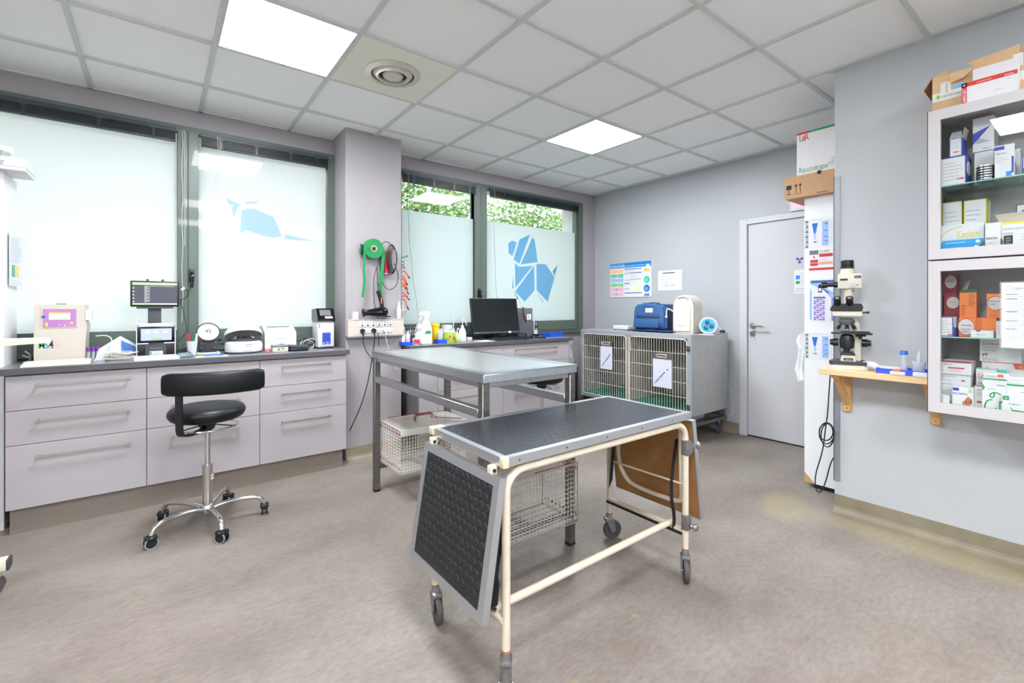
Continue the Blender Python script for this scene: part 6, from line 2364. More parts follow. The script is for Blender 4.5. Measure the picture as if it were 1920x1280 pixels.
solo(MB().rbox(-0.06, -0.04, 0, 0.06, 0.03, 0.05, BLACK, 0.004).box(-0.045, -0.0408, 0.02, 0.035, -0.04, 0.04, mat('connector_blue', (60, 66, 110), 0.4)), 'switch_box', 'small black network box between monitor and tower', 'network box', (on_y(975, 628, 3.77).x, 3.77, Z1 + 0.0025))
# ================================================================ DOOR WALL
def wallframe(u, v, X):
    """origin on the plane x = X, x axis to the right along the wall, y up, z into the room"""
    p = on_x(u, v, X)
    return p


FW = frame_m((0, 0, 0), (0, -1, 0), (0, 0, 1))
b = MB()
w, h = 0.606, 0.415
b.box(0, -h, 0, w, 0, 0.009, PAPER, FW)
rect(b, FW, 0, -0.062, w, 0, SKYP, 0.0094)
rect(b, FW, w * 0.35, -0.03, w, 0, mat('print_deep_sky', (20, 120, 200), 0.5), 0.0097)
b.text('Solutés Ecoflac', FW @ T(0.012, -0.05, 0.0101), 0.05, PAPER, True, 0.225)
b.text('Solutions pour perfusion en milieu clinique', FW @ T(0.25, -0.042, 0.0101), 0.02, PAPER, False, 0.26)
disc(b, FW, w - 0.045, -0.062, 0.03, PAPER, 0.0101)
cols = [ORP, GREENP, SKYP, mat('print_mint', (120, 206, 120), 0.5), PINKP, mat('print_rose', (240, 176, 190), 0.5)]
PO = mat('print_pale_orange', (250, 190, 110), 0.5)
PT = mat('print_teal', (70, 196, 160), 0.5)
PSK = mat('print_pale_sky', (130, 190, 238), 0.5)
cols = [PO, PT, PSK, cols[3], PINKP, cols[5]]
for k in range(6):
    y = -0.075 - 0.056 * k
    rect(b, FW, 0.008, y - 0.042, 0.085, y, cols[k], 0.0094)
    rect(b, FW, 0.12, y - 0.042, 0.205, y, cols[k], 0.0094)
    rect(b, FW, 0.088, y - 0.04, 0.117, y - 0.002, INKL if k else cols[0], 0.0094)
    lines(b, FW @ T(0.02, y - 0.035, 0.0094), 0.05, 0.028, 2, PAPER, k)
    lines(b, FW @ T(0.13, y - 0.035, 0.0094), 0.06, 0.028, 2, PAPER, k + 20)
NAVY = mat('print_navy', (60, 96, 160), 0.5)
for k, (xa, xb, y, m) in enumerate([(0.222, 0.475, -0.085, NAVY), (0.222, 0.30, -0.135, INKL), (0.305, 0.475, -0.132, NAVY), (0.222, 0.30, -0.215, INKL), (0.305, 0.475, -0.21, INKL), (0.222, 0.30, -0.255, NAVY), (0.222, 0.30, -0.32, INKL), (0.222, 0.475, -0.37, NAVY)]):
    rect(b, FW, xa, y, xb, y + 0.010, m, 0.0094)
lines(b, FW @ T(0.222, -0.128, 0.0094), 0.25, 0.035, 4, INKL, 31, 0.25)
lines(b, FW @ T(0.305, -0.20, 0.0094), 0.17, 0.06, 6, INKL, 32, 0.2)
rect(b, FW, 0.305, -0.345, 0.475, -0.28, mat('print_pale_yellow', (246, 240, 196), 0.6), 0.0094)
disc(b, FW, 0.54, -0.115, 0.045, PO, 0.0094)
rect(b, FW, 0.49, -0.165, 0.59, -0.12, PAPER, 0.0098)
disc(b, FW, 0.545, -0.215, 0.043, PT, 0.0094)
disc(b, FW, 0.545, -0.315, 0.043, mat('print_mid_blue', (40, 120, 200), 0.5), 0.0094)
lines(b, FW @ T(0.518, -0.235, 0.0098), 0.055, 0.035, 3, PAPER, 33)
lines(b, FW @ T(0.518, -0.335, 0.0098), 0.055, 0.03, 2, PAPER, 34)
rect(b, FW, 0.51, -0.405, 0.58, -0.378, BLUEP, 0.0094)
b.text('BRAUN', FW @ T(0.518, -0.398, 0.0098), 0.018, PAPER, True, 0.052)
solo(b, 'wall_poster', 'colourful solutions poster with a blue heading on the door wall', 'poster', (WX - 0.0005, 3.839, 1.768))

b = MB()
b.box(0, -0.22, 0, 0.30, 0, 0.001, PAPER, FW)
rect(b, FW, 0.06, -0.034, 0.215, -0.024, INKD, 0.0014)
rect(b, FW, 0.08, -0.17, 0.22, -0.166, INK, 0.0014)
lines(b, FW @ T(0.03, -0.155, 0.0012), 0.24, 0.10, 8, INKL, 12, 0.18)
lines(b, FW @ T(0.03, -0.20, 0.0012), 0.24, 0.02, 2, INKL, 13, 0.2)
disc(b, FW, 0.105, -0.145, 0.006, INK, 0.0014)
solo(b, 'paper_notice', 'white printed sheet right of the colourful poster', 'notice', (WX - 0.0005, 3.147, 1.642))

# exit sign above the door
p0, p1 = on_x(1484, 373, WX), on_x(1508, 392, WX)
b = MB()
b.box(0, -0.115, 0, p0.y - p1.y + 0.06, 0.03, 0.03, WHITE, FW)
rect(b, FW, 0.02, -0.09, 0.12, 0.01, mat('exit_pink', (250, 170, 176), 0.4, emit=(250, 150, 160), power=0.3), 0.0305)
solo(b, 'emergency_light', 'small white sign with pink face above the door behind the carton', 'sign', (WX - 0.0005, p0.y, 2.20))

# notices on the door leaf
b = MB()
p0 = on_x(1489, 506, WX)
b.box(0, -0.21, 0, 0.105, 0, 0.001, PAPER, FW)
rect(b, FW, 0.012, -0.085, 0.045, -0.05, SKYP, 0.0014)
rect(b, FW, 0.012, -0.125, 0.045, -0.10, GREENP, 0.0014)
lines(b, FW @ T(0.05, -0.14, 0.0012), 0.05, 0.12, 8, INKL, 14, 0.25)
lines(b, FW @ T(0.01, -0.20, 0.0012), 0.09, 0.04, 3, INK, 15, 0.25)
solo(b, 'paper_notice', 'small notice with blue and green symbols on the white door', 'notice', (WX + 0.0045, p0.y, p0.z))
b = MB()
p0 = on_x(1499, 487, WX)
for k in range(3):
    a = PI / 2 + k * 2 * PI / 3 + PI / 3
    b.poly([(0.006 * math.cos(a - 0.5), 0.006 * math.sin(a - 0.5), 0.001)] + [(0.03 * math.cos(a - 0.5 + q * 0.2), 0.03 * math.sin(a - 0.5 + q * 0.2), 0.001) for q in range(6)] + [(0.006 * math.cos(a + 0.5), 0.006 * math.sin(a + 0.5), 0.001)], BLUEP, FW)
disc(b, FW, 0, 0, 0.005, BLUEP, 0.001)
solo(b, 'radiation_sticker', 'blue three bladed radiation symbol on the white door', 'sticker', (WX + 0.004, p0.y, p0.z))

# ================================================================ ON THE KENNEL
KT = KZ1 + 0.0008
p = on_x(1166, 618, 3.98)
t = thing('small_device', 'small white low box left of the blue bag on the kennel', 'device', (4.0, p.y, KT))
MB().rbox(-0.05, -0.10, 0.006, 0.05, 0.10, 0.05, WHITE, 0.006).build('body', t)
b = MB()
for q in (-0.04, 0.04):
    for w in (-0.08, 0.08):
        b.cyl((q, w, 0), (q, w, 0.008), 0.008, DGREY, seg=10)
        b.build('foot', t)
        b = MB()
NAVYF = mat('navy_cloth', (36, 48, 96), 0.85, var=0.2, scale=20)
pa, pb = on_x(1180, 620, 3.93), on_x(1262, 622, 3.93)
b = MB()
rnd = random.Random(3)
vs, fs = [], []
n, m_ = 14, 8
for i in range(n + 1):
    for j in range(m_ + 1):
        yy = (pa.y - pb.y) * (i / n - 0.5)
        xx = 0.30 * (j / m_ - 0.5) * (1 - 0.12 * abs(math.sin(i * 1.3)))
        vs.append((xx, -yy, 0.004 + 0.010 * abs(math.sin(i * 1.7 + j)) + (0.006 if 0 < j < m_ else 0)))
for i in range(n):
    for j in range(m_):
        a = i * (m_ + 1) + j
        fs.append((a, a + 1, a + m_ + 2, a + m_ + 1))
b.add(vs, fs, NAVYF, True)
b.add([(x, y, 0.001) for x, y, z in vs], [f[::-1] for f in fs], NAVYF, True)
solo(b, 'navy_cloth', 'crumpled navy cloth under the blue bag on the kennel', 'cloth', (4.03, (pa.y + pb.y) / 2, KT))

BAGB = mat('blue_nylon', (40, 84, 132), 0.55, var=0.12, scale=9, bump=0.35)
BAGD = mat('dark_blue_nylon', (34, 52, 86), 0.6, bump=0.3, scale=9)
pa, pb = on_x(1187, 615, 3.95), on_x(1246, 615, 3.95)
t = thing('carry_bag', 'boxy blue nylon carry bag with white label on the navy cloth', 'bag', (3.95, (pa.y + pb.y) / 2, KT + 0.019), R(6))
w = (pa.y - pb.y) / 2
b = MB()
H = 0.255
prof = [(0.0, 0.0), (0.0, 0.03), (0.012, H - 0.03), (0.035, H), (0.22, H + 0.005), (0.25, H - 0.03), (0.255, 0.0)]
bm = bmesh.new()
bmesh.ops.create_cube(bm, size=1)
bmesh.ops.subdivide_edges(bm, edges=bm.edges[:], cuts=5, use_grid_fill=True)
for v in bm.verts:
    x, y, z = v.co.x + 0.5, v.co.y * 2, v.co.z + 0.5
    bul = 0.010 * math.sin(PI * min(1, max(0, (y + 1) / 2))) * math.sin(PI * z)
    wob = 0.005 * math.sin(7 * y + 5 * z + 3 * x)
    v.co = (x * 0.24 - (bul if x < 0.01 else 0) + 0.02 * z * (1 if x < 0.5 else 0) + wob, y * w * (1 - 0.09 * z) * (1 + (0.02 if 0.1 < z < 0.8 else 0)), z * H * (1 + 0.03 * (1 - y * y)) + wob * 0.6)
bmesh.ops.bevel(bm, geom=[e for e in bm.edges if e.calc_face_angle(0) > 1.0], offset=0.02, segments=3, affect='EDGES')
b.add([tuple(v.co) for v in bm.verts], [[v.index for v in f.verts] for f in (bm.verts.index_update() or bm.faces)], BAGB, True)
bm.free()
b.build('body', t)
FB = frame_m((0.004, 0, 0), (0, -1, 0), (0.07, 0, 1))
b = MB()
b.rbox(-w * 0.72, 0.02, -0.004, w * 0.62, 0.125, 0.016, BAGB, 0.006, 2, FB)
b.rbox(-w * 0.72, 0.115, 0.0, w * 0.62, 0.15, 0.02, BAGD, 0.004, 2, FB)
b.build('front_pocket', t)
b = MB()
b.box(-0.035, 0.175, 0.010, 0.045, 0.218, 0.015, mat('white_label_pouch', (214, 222, 240), 0.3), FB)
lines(b, FB @ T(-0.025, 0.18, 0.0155), 0.06, 0.03, 3, SKYP, 3)
b.build('label', t)
b = MB()
for s in (-1, 1):
    b.tube([(0.006, s * w * 0.72, 0.01), (0.012, s * w * 0.70, 0.15), (0.03, s * w * 0.66, 0.24)], 0.006, BAGD, 6)
b.tube([(0.10, -0.09, H + 0.0), (0.10, -0.06, H + 0.018), (0.10, 0.06, H + 0.018), (0.10, 0.09, H + 0.0)], 0.011, BAGD, 8, smooth_iter=2, flat=(1, 0.5))
b.build('handle', t)
b = MB()
b.rbox(0.03, -w - 0.006, 0.03, 0.2, -w + 0.012, 0.20, BAGD, 0.008)
b.build('side_pocket', t)

pa, pb = on_x(1262, 625, 3.97), on_x(1300, 625, 3.97)
t = thing('oxygen_concentrator', 'arched cream appliance with top handle standing on the kennel', 'appliance', (3.97, (pa.y + pb.y) / 2, KT))
w = (pa.y - pb.y) / 2
Hh = 0.365
arch = [(-w, 0.0), (-w, Hh * 0.66)]
for k in range(1, 12):
    a = PI - k * PI / 12
    arch.append((w * math.cos(a), Hh * 0.66 + Hh * 0.34 * math.sin(a)))
arch += [(w, Hh * 0.66), (w, 0.0)]
b = MB()
b.prism(arch, -0.16, 0, mat('ivory_shell', (208, 201, 190), 0.35), FW, True)
b.build('shell', t, bevel=0.006)
b = MB()
IV2 = mat('ivory_front', (216, 211, 203), 0.35)
arch2 = [(x * 0.72, 0.02 + y * 0.86) for x, y in arch]
b.prism(arch2, -0.002, 0.008, IV2, FW)
b.text('Nouvag', FW @ T(-w * 0.45, 0.065, 0.0086), 0.016, REDP, True, 0.06)
b.build('front_panel', t, bevel=0.002)
b = MB()
b.tube([(-0.055, Hh * 0.90, 0.004), (-0.03, Hh * 0.955, 0.006), (0.03, Hh * 0.955, 0.006), (0.055, Hh * 0.90, 0.004)], 0.007, IV2, 8, smooth_iter=2, M=FW)
b.prism([(-0.045, Hh * 0.90), (0.045, Hh * 0.90), (0.025, Hh * 0.945), (-0.025, Hh * 0.945)], 0.0, 0.0015, INKL, FW)
b.build('handle', t)
b = MB()
b.tube([(0.02, w + 0.0, 0.20), (0.0, w + 0.05, 0.235), (-0.01, w + 0.065, 0.23), (-0.01, w + 0.068, 0.165)], 0.006, WHITE, 8, smooth_iter=2)
b.cyl((-0.01, w + 0.068, 0.165), (-0.01, w + 0.068, 0.145), 0.012, WHITE, seg=14)
b.build('hose', t)

p = on_x(1329, 615, 4.0)
t = thing('surgical_lamp_head', 'white surgical lamp head with three blue lenses lying on the kennel', 'lamp head', (4.0, p.y + 0.004, KT), R(20))
Ml = T(0, 0, 0.078, ry=-PI / 2 + R(8), rz=R(8))
b = MB()
b.lathe([(0.018, -0.20), (0.026, -0.17), (0.045, -0.10), (0.068, -0.03), (0.077, 0.0), (0.078, 0.012), (0.07, 0.016), (0.062, 0.012)], WHITE, 32, Ml)
b.build('shell', t)
TQ = mat('turquoise_glass', (50, 164, 196), 0.15)
TQD = mat('dark_lens', (16, 70, 110), 0.1)
MB().lathe([(0.0001, 0.010), (0.063, 0.010), (0.063, 0.014), (0.0001, 0.0145)], TQ, 30, Ml).build('filter_glass', t)
for k in range(3):
    a = k * 2 * PI / 3 + 0.3
    MB().lathe([(0.0001, 0.0155), (0.019, 0.0155), (0.021, 0.0148), (0.021, 0.0125)], TQD, 20, Ml @ T(0.028 * math.cos(a), 0.028 * math.sin(a), 0)).build('lens', t)
b = MB()
b.tube([(0.09, 0.02, 0.10), (0.17, -0.02, 0.10), (0.22, -0.06, 0.05), (0.21, -0.08, 0.012)], 0.010, WHITE, 8, smooth_iter=2)
b.cyl((0.20, -0.075, 0.02), (0.235, -0.10, 0.018), 0.014, DGREY, seg=12)
b.build('yoke', t)
solo(MB().box(-0.05, -0.07, 0, 0.05, 0.07, 0.002, PAPER), 'paper_slip', 'white slip of paper on the front corner of the kennel', 'paper', (3.92, on_x(1323, 628, 3.92).y, KT), R(15))
b = MB()
q0 = on_x(1367, 720, 4.47)
b.tube([on_x(1366, 720, 4.46) - q0, on_x(1374, 745, 4.46) - q0, on_x(1374, 775, 4.46) - q0, on_x(1366, 782, 4.46) - q0, on_x(1360, 776, 4.46) - q0, on_x(1368, 764, 4.46) - q0, on_x(1376, 770, 4.46) - q0, on_x(1370, 784, 4.46) - q0, on_x(1363, 786, 4.46) - q0], 0.003, WHITE, 6, smooth_iter=2)
solo(b, 'cable', 'thin white cable hanging between kennel and door frame', 'cable', q0)

# ================================================================ TALL WHITE CUPBOARD
CXF = PX - 0.0006


def chart(u0, v0, u1, v1, name, label, deco, m=PAPER, tilt=0, X=None):
    X = X or CXF
    a, c = on_x(u0, v0, X), on_x(u1, v1, X)
    w, h = a.y - c.y, a.z - c.z
    b = MB()
    b.box(0, -h, 0, w, 0, 0.0008, m, FW)
    deco(b, FW @ T(0, 0, 0.0008), w, h)
    return solo(b, name, label, 'chart', a)


PBL = mat('print_funnel_blue', (30, 110, 206), 0.5)
PBP = mat('print_pale_blue', (150, 184, 232), 0.5)


def funnel(b, F, w, h):
    b.poly([(w * 0.26, -h * 0.16, 0.0006), (w * 0.33, -h * 0.50, 0.0006), (w * 0.39, -h * 0.50, 0.0006), (w * 0.47, -h * 0.16, 0.0006)][::1], PBL, F)
    b.poly([(w * 0.335, -h * 0.50, 0.0006), (w * 0.35, -h * 0.72, 0.0006), (w * 0.375, -h * 0.72, 0.0006), (w * 0.39, -h * 0.50, 0.0006)], PBP, F)
    rect(b, F, w * 0.31, -h * 0.80, w * 0.43, -h * 0.77, GREENP, 0.0006)
    rect(b, F, w * 0.62, -h * 0.92, w * 0.84, -h * 0.12, PBP, 0.0006)
    for q in (0.2, 0.42, 0.62, 0.76):
        rect(b, F, w * 0.70, -h * (q + 0.02), w * 0.82, -h * q, BLUEP, 0.0009)
        rect(b, F, w * 0.34, -h * (q + 0.01), w * 0.44, -h * q, NAVY, 0.0009)
    lines(b, F @ T(w * 0.88, -h * 0.9, 0.0003), w * 0.11, h * 0.8, 12, INKL, 5, 0.2)
    rect(b, F, w * 0.2, -h * 0.05, w * 0.6, -h * 0.04, INKL, 0.0006)
    for q in range(11):
        rect(b, F, w * 0.02 + w * 0.01 * (q % 3), -h * (0.06 + 0.084 * q + 0.06), w * 0.13, -h * (0.05 + 0.084 * q), INKL if q % 2 else INK, 0.0006)


chart(1509, 412, 1562.5, 463, 'wall_chart', 'upper laminated chart with blue funnel and blue column on the white cupboard', funnel)
chart(1509, 623, 1562.5, 676, 'wall_chart', 'lower laminated chart with blue funnel and blue column on the white cupboard', funnel)


def redchart(b, F, w, h):
    rect(b, F, w * 0.02, -h * 0.22, w * 0.37, -h * 0.03, INK, 0.0006)
    b.text('DULOREX', F @ T(w * 0.42, -h * 0.14, 0.0008), h * 0.13, INKD, True, w * 0.38)
    for (x0, y0, x1, y1, m) in ((0.4, 0.2, 0.92, 0.34, REDP), (0.05, 0.45, 0.36, 0.58, REDP), (0.05, 0.6, 0.36, 0.72, REDP), (0.4, 0.56, 0.92, 0.68, mat('print_salmon', (236, 160, 130), 0.5)), (0.0, 0.82, 1.0, 0.92, REDP)):
        rect(b, F, w * x0, -h * y1, w * x1, -h * y0, m, 0.0006)
    disc(b, F, w * 0.2, -h * 0.33, h * 0.04, REDP, 0.0006)
    lines(b, F @ T(w * 0.42, -h * 0.54, 0.0003), w * 0.45, h * 0.12, 2, INKL, 6, 0.3)


chart(1517, 469, 1565.5, 508, 'wall_chart', 'small red and grey chart between the other charts on the white cupboard', redchart)
VIOB = mat('print_violet_blue', (96, 104, 206), 0.5)


def bluechart(b, F, w, h):
    rect(b, F, w * 0.06, -h * 0.10, w, -h * 0.04, NAVY, 0.0006)
    b.poly([(0, -h * 0.02, 0.0004), (w * 0.3, -h * 0.1, 0.0004), (w, -h * 0.34, 0.0004), (w, -h * 0.42, 0.0004), (w * 0.25, -h * 0.18, 0.0004), (0, -h * 0.12, 0.0004)][::-1], PBP, F)
    b.poly([(w * 0.5, -h * 0.2, 0.0004), (w, -h * 0.45, 0.0004), (w, -h * 0.6, 0.0004), (w * 0.85, -h * 0.45, 0.0004)][::-1], PBP, F)
    b.poly([(0.0, -h * 0.2, 0.0004), (w * 0.08, -h * 0.3, 0.0004), (w * 0.08, -h * 0.95, 0.0004), (0, -h * 0.95, 0.0004)][::-1], PBP, F)
    rect(b, F, w * 0.34, -h * 0.32, w * 0.50, -h * 0.16, INKD, 0.0008)
    rect(b, F, w * 0.38, -h * 0.17, w * 0.46, -h * 0.12, INKD, 0.0008)
    rect(b, F, w * 0.36, -h * 0.29, w * 0.47, -h * 0.22, PAPER, 0.001)
    for r_ in range(12):
        for c_ in range(4):
            rect(b, F, w * (0.16 + 0.115 * c_), -h * (0.47 + 0.042 * r_ + 0.028), w * (0.26 + 0.115 * c_), -h * (0.47 + 0.042 * r_), VIOB if (r_ + c_) % 3 else PINKP, 0.0008)
        rect(b, F, w * 0.86, -h * (0.47 + 0.042 * r_ + 0.028), w * 0.98, -h * (0.47 + 0.042 * r_), VIOB, 0.0008)
    rect(b, F, w * 0.15, -h * 0.455, w * 0.63, -h * 0.42, NAVY, 0.0008)


chart(1518.5, 523, 1565.5, 604, 'wall_chart', 'tall blue table chart with a dark bottle picture on the white cupboard', bluechart)

# plastic aprons hanging beside the cupboard door
b = MB()
n = 12
rnd = random.Random(8)
pts_l = [(1497, 628), (1491, 640), (1496, 655), (1495, 672), (1491, 692), (1493, 697), (1497, 715)]
vs = []
for k, (u, v) in enumerate(pts_l):
    a = on_x(u, v, 3.60)
    c = on_x(1508.5, v - 6 + k * 0.5, 3.60)
    for j in range(5):
        q = j / 4
        p = a.lerp(c, q)
        vs.append((p.x + 0.012 * math.sin(j * 2.2 + k), max(p.y, 1.309), p.z + 0.004 * math.sin(j + k)))
o0 = Vector((3.60, 1.33, 1.0))
vs = [Vector(v) - o0 for v in vs]
fs = []
for k in range(len(pts_l) - 1):
    for j in range(4):
        a = k * 5 + j
        fs.append((a, a + 5, a + 6, a + 1))
TH_ = mat('thin_white_plastic', (236, 238, 240), 0.4)
b.add(vs, fs, TH_, True)
b.add([v + Vector((0.012, 0, 0)) for v in vs], [f[::-1] for f in fs], TH_, True)
b.tube([(0, 0.0, on_x(1500, 625, 3.6).z - 1.0), (0.0, -0.02, on_x(1500, 622, 3.6).z - 1.0)], 0.004, STEEL, 6)
solo(b, 'plastic_aprons', 'thin white plastic aprons hanging on the cupboard side towards the door', 'apron', o0)

# cartons on the cupboard
def wbox(x, y0, z0, w, h, d, m, deco=None, side=None):
    b = MB()
    b.box(0, 0, -d, w, h, 0, m, FW)
    if deco:
        deco(b, FW, w, h)
    if side:
        S = frame_m((0, -w - 0.0, 0), (1, 0, 0), (0, 0, 1))
        side(b, S, d, h)
    return b


def browndeco(b, F, w, h):
    IK = mat('carton_print', (50, 34, 26), 0.7)
    b.poly([(0.012, h * 0.42, 0.0005), (0.045, h * 0.42, 0.0005), (0.045, h * 0.62, 0.0005), (0.012, h * 0.62, 0.0005)], IK, F)
    rect(b, F, 0.027, h * 0.22, 0.031, h * 0.44, IK)
    rect(b, F, 0.016, h * 0.19, 0.042, h * 0.22, IK)
    for q in (0.072, 0.098):
        rect(b, F, q, h * 0.22, q + 0.004, h * 0.55, IK)
        b.poly([(q - 0.008, h * 0.53, 0.0005), (q + 0.012, h * 0.53, 0.0005), (q + 0.002, h * 0.66, 0.0005)], IK, F)
    rect(b, F, 0.06, h * 0.17, 0.112, h * 0.19, IK)
    rect(b, F, 0.20, 0.0 + 0.010, 0.27, 0.014, IK)
    b.cyl((0.215, h - 0.004, 0.0), (0.215, h - 0.004, 0.0012), 0.014, IK, seg=14, M=F)


BZ = 1.9908
ya = on_x(1471, 350, 3.50).y
yb = NY + 0.008
solo(wbox(0, 0, 0, ya - yb, 0.15, 0.36, BROWNCARD, browndeco), 'cardboard_box', 'brown cardboard box with handling symbols on top of the white cupboard', 'box', (3.50, ya, BZ))


def rauco(b, F, w, h):
    rect(b, F, 0, h - 0.014, w * 0.26, h, REDP)
    rect(b, F, w * 0.26, h - 0.014, w, h, GREENP)
    b.text('L', F @ T(w * 0.06, h * 0.80, 0.0006), 0.06, GREENP, True, 0.016)
    b.text('&', F @ T(w * 0.11, h * 0.80, 0.0006), 0.05, REDP, True, 0.02)
    b.text('R', F @ T(w * 0.17, h * 0.80, 0.0006), 0.06, REDP, True, 0.026)
    b.text('Raucodrape', F @ T(w * 0.05, h * 0.075, 0.0006), 0.055, GREENP, False, w * 0.58)
    b.text('®', F @ T(w * 0.645, h * 0.14, 0.0006), 0.025, GREENP, False, 0.012)
    lines(b, F @ T(w * 0.70, h * 0.12, 0.0002), w * 0.28, h * 0.17, 5, GREENP, 17, 0.3)


ya2 = on_x(1494, 300, 3.53).y
solo(wbox(0, 0, 0, ya2 - yb, 0.30, 0.30, CARD, rauco), 'carton', 'white carton with green lettering standing on the brown cardboard box', 'box', (3.53, ya2, BZ + 0.1505))

# black flex knotted and hanging under the shelf end
Xc = 3.20
o0 = on_x(1557, 700, Xc)
pl = [(1557, 700), (1554, 740), (1552, 775), (1548, 800), (1543, 845), (1528, 890), (1529, 918), (1538, 925), (1548, 905), (1557, 868), (1563, 858)]
b = MB()
b.tube([on_x(u, v, Xc) - o0 + Vector((0, 0, 0)) for u, v in pl], 0.0035, BLACK, 8, smooth_iter=3)
for k in range(3):
    cu, cv, ru, rv = [(1550, 812, 14, 20), (1551, 816, 12, 22), (1548, 810, 13, 16)][k]
    b.tube([on_x(cu + ru * math.cos(a), cv + rv * math.sin(a), Xc) - o0 + Vector((0.004 * k, 0, 0)) for a in [i * PI / 9 for i in range(18)]], 0.0035, BLACK, 8, closed=True)
solo(b, 'power_cable', 'black power cable knotted in a loop hanging under the shelf end', 'cable', o0)

# ================================================================ ON THE PINE SHELF
SZ = 0.8845
t = thing('microscope', 'cream and black trinocular laboratory microscope on the pine shelf', 'microscope', (3.15, 0.935, SZ), R(-71))
MC = mat('microscope_cream', (222, 212, 194), 0.35)
MK = mat('microscope_black', (24, 25, 28), 0.35)
b = MB()
b.prism([(-0.085, -0.05), (-0.062, 0.08), (0.078, 0.08), (0.092, -0.035), (0.078, -0.075), (-0.075, -0.075)], 0.0, 0.026, MC)
b.build('base', t, bevel=0.006)
b = MB()
b.prism([(-0.088, -0.05), (-0.062, 0.082), (0.078, 0.082), (0.095, -0.035), (0.08, -0.078), (-0.078, -0.078)], 0.026, 0.046, DGREY)
b.build('base_cover', t, bevel=0.007)
b = MB()
b.prism([(-0.034, 0.04), (0.038, 0.04), (0.032, 0.078), (-0.026, 0.078)], -0.03, 0.055, MC, Matrix.Rotation(PI / 2, 4, 'X'))
b.box(-0.02, -0.0562, 0.05, 0.024, -0.0552, 0.064, BLACK)
b.text('Nikon', frame_m((-0.014, -0.0566, 0.053), (1, 0, 0), (0, 0, 1)), 0.010, PAPER, True, 0.032)
b.build('lamp_housing', t, bevel=0.003)
b = MB()
b.rbox(-0.036, -0.04, 0.078, 0.036, 0.03, 0.09, MK, 0.006)
b.rbox(-0.028, -0.03, 0.088, 0.03, 0.02, 0.098, MK, 0.006)
b.build('field_ring', t)
b = MB()
b.prism([(0.028, 0.045), (0.062, 0.045), (0.062, 0.20), (0.055, 0.26), (0.035, 0.29), (0.0, 0.292), (-0.02, 0.27), (0.01, 0.26), (0.028, 0.23), (0.034, 0.18)], -0.01, -0.058, MC, Matrix.Rotation(PI / 2, 4, 'X'))
b.build('arm', t, bevel=0.006)
b = MB()
b.lathe([(0.022, 0.115), (0.034, 0.12), (0.036, 0.165), (0.03, 0.19), (0.02, 0.196)], MK, 24, T(-0.002, -0.01, 0))
b.cyl((-0.004, -0.02, 0.098), (-0.004, -0.02, 0.12), 0.016, MK, seg=16)
b.build('condenser', t)
for s, xk in ((-1, -0.055), (1, 0.08)):
    k_ = MB()
    k_.cyl((xk - 0.014 * 1, 0.01, 0.148), (xk + 0.012, 0.01, 0.148), 0.022, MK, seg=22)
    k_.cyl((xk + s * 0.012, 0.01, 0.148), (xk + s * 0.028, 0.01, 0.148), 0.017, MK, seg=22)
    k_.build('focus_knob', t)
b = MB()
b.rbox(-0.078, -0.055, 0.199, 0.098, 0.035, 0.207, MK, 0.002)
b.rbox(-0.03, -0.045, 0.207, 0.10, 0.0, 0.216, MK, 0.002)
b.rbox(0.04, -0.02, 0.185, 0.085, 0.015, 0.2, MK, 0.004)
b.cyl((0.085, -0.03, 0.202), (0.112, -0.03, 0.202), 0.006, MK, seg=12)
b.cyl((0.06, -0.02, 0.17), (0.06, -0.02, 0.19), 0.008, MK, seg=12)
b.build('stage', t)
b = MB()
b.lathe([(0.014, 0.255), (0.037, 0.262), (0.040, 0.272), (0.036, 0.286), (0.03, 0.29)], mat('nosepiece_grey', (92, 98, 102), 0.3, 0.4), 28, T(-0.006, -0.01, 0, rx=R(8)))
b.build('nosepiece', t)
for (ax, ay, tx, ty) in ((-0.026, -0.02, -0.052, -0.045), (-0.004, -0.035, -0.004, -0.052), (0.018, -0.025, 0.034, -0.048)):
    o_ = MB()
    o_.cyl((ax, ay, 0.262), ((ax + tx) / 2, (ay + ty) / 2, 0.243), 0.011, CHROME, 0.0105, seg=16)
    o_.cyl(((ax + tx) / 2, (ay + ty) / 2, 0.243), (tx, ty, 0.226), 0.0100, MK, 0.0085, seg=16)
    o_.cyl((tx, ty, 0.226), (tx * 1.05, ty * 1.05, 0.22), 0.0065, CHROME, 0.004, seg=14)
    o_.build('objective', t)
b = MB()
b.prism([(-0.07, 0.302), (0.064, 0.302), (0.066, 0.328), (-0.074, 0.328)], -0.04, 0.05, MC, Matrix.Rotation(PI / 2, 4, 'X'))
b.build('head_lower', t, bevel=0.006)
b = MB()
b.prism([(-0.08, 0.329), (0.064, 0.329), (0.070, 0.352), (0.062, 0.372), (-0.066, 0.372), (-0.082, 0.345)], -0.045, 0.055, MK, Matrix.Rotation(PI / 2, 4, 'X'))
b.build('head_cover', t, bevel=0.007)
b = MB()
b.cyl((0.066, -0.02, 0.322), (0.088, -0.02, 0.322), 0.004, MK, seg=8)
b.cyl((0.086, -0.02, 0.322), (0.098, -0.02, 0.322), 0.007, MK, seg=10)
b.build('slider', t)
for ex in (-0.049, 0.008):
    e_ = MB()
    e_.cyl((ex, -0.03, 0.36), (ex, -0.06, 0.385), 0.020, MK, 0.017, seg=20)
    e_.cyl((ex, -0.06, 0.385), (ex - 0.002, -0.078, 0.404), 0.0165, MK, 0.0175, seg=20)
    e_.cyl((ex - 0.002, -0.0782, 0.4042), (ex - 0.002, -0.0787, 0.4047), 0.010, GREY, seg=18)
    e_.build('eyepiece', t)
b = MB()
b.lathe([(0.022, 0.37), (0.021, 0.46)], MC, 24, T(0.004, 0, 0))
b.cyl((0.02, -0.01, 0.447), (0.034, -0.01, 0.447), 0.006, STEEL, seg=12)
b.build('photo_tube', t)
b = MB()
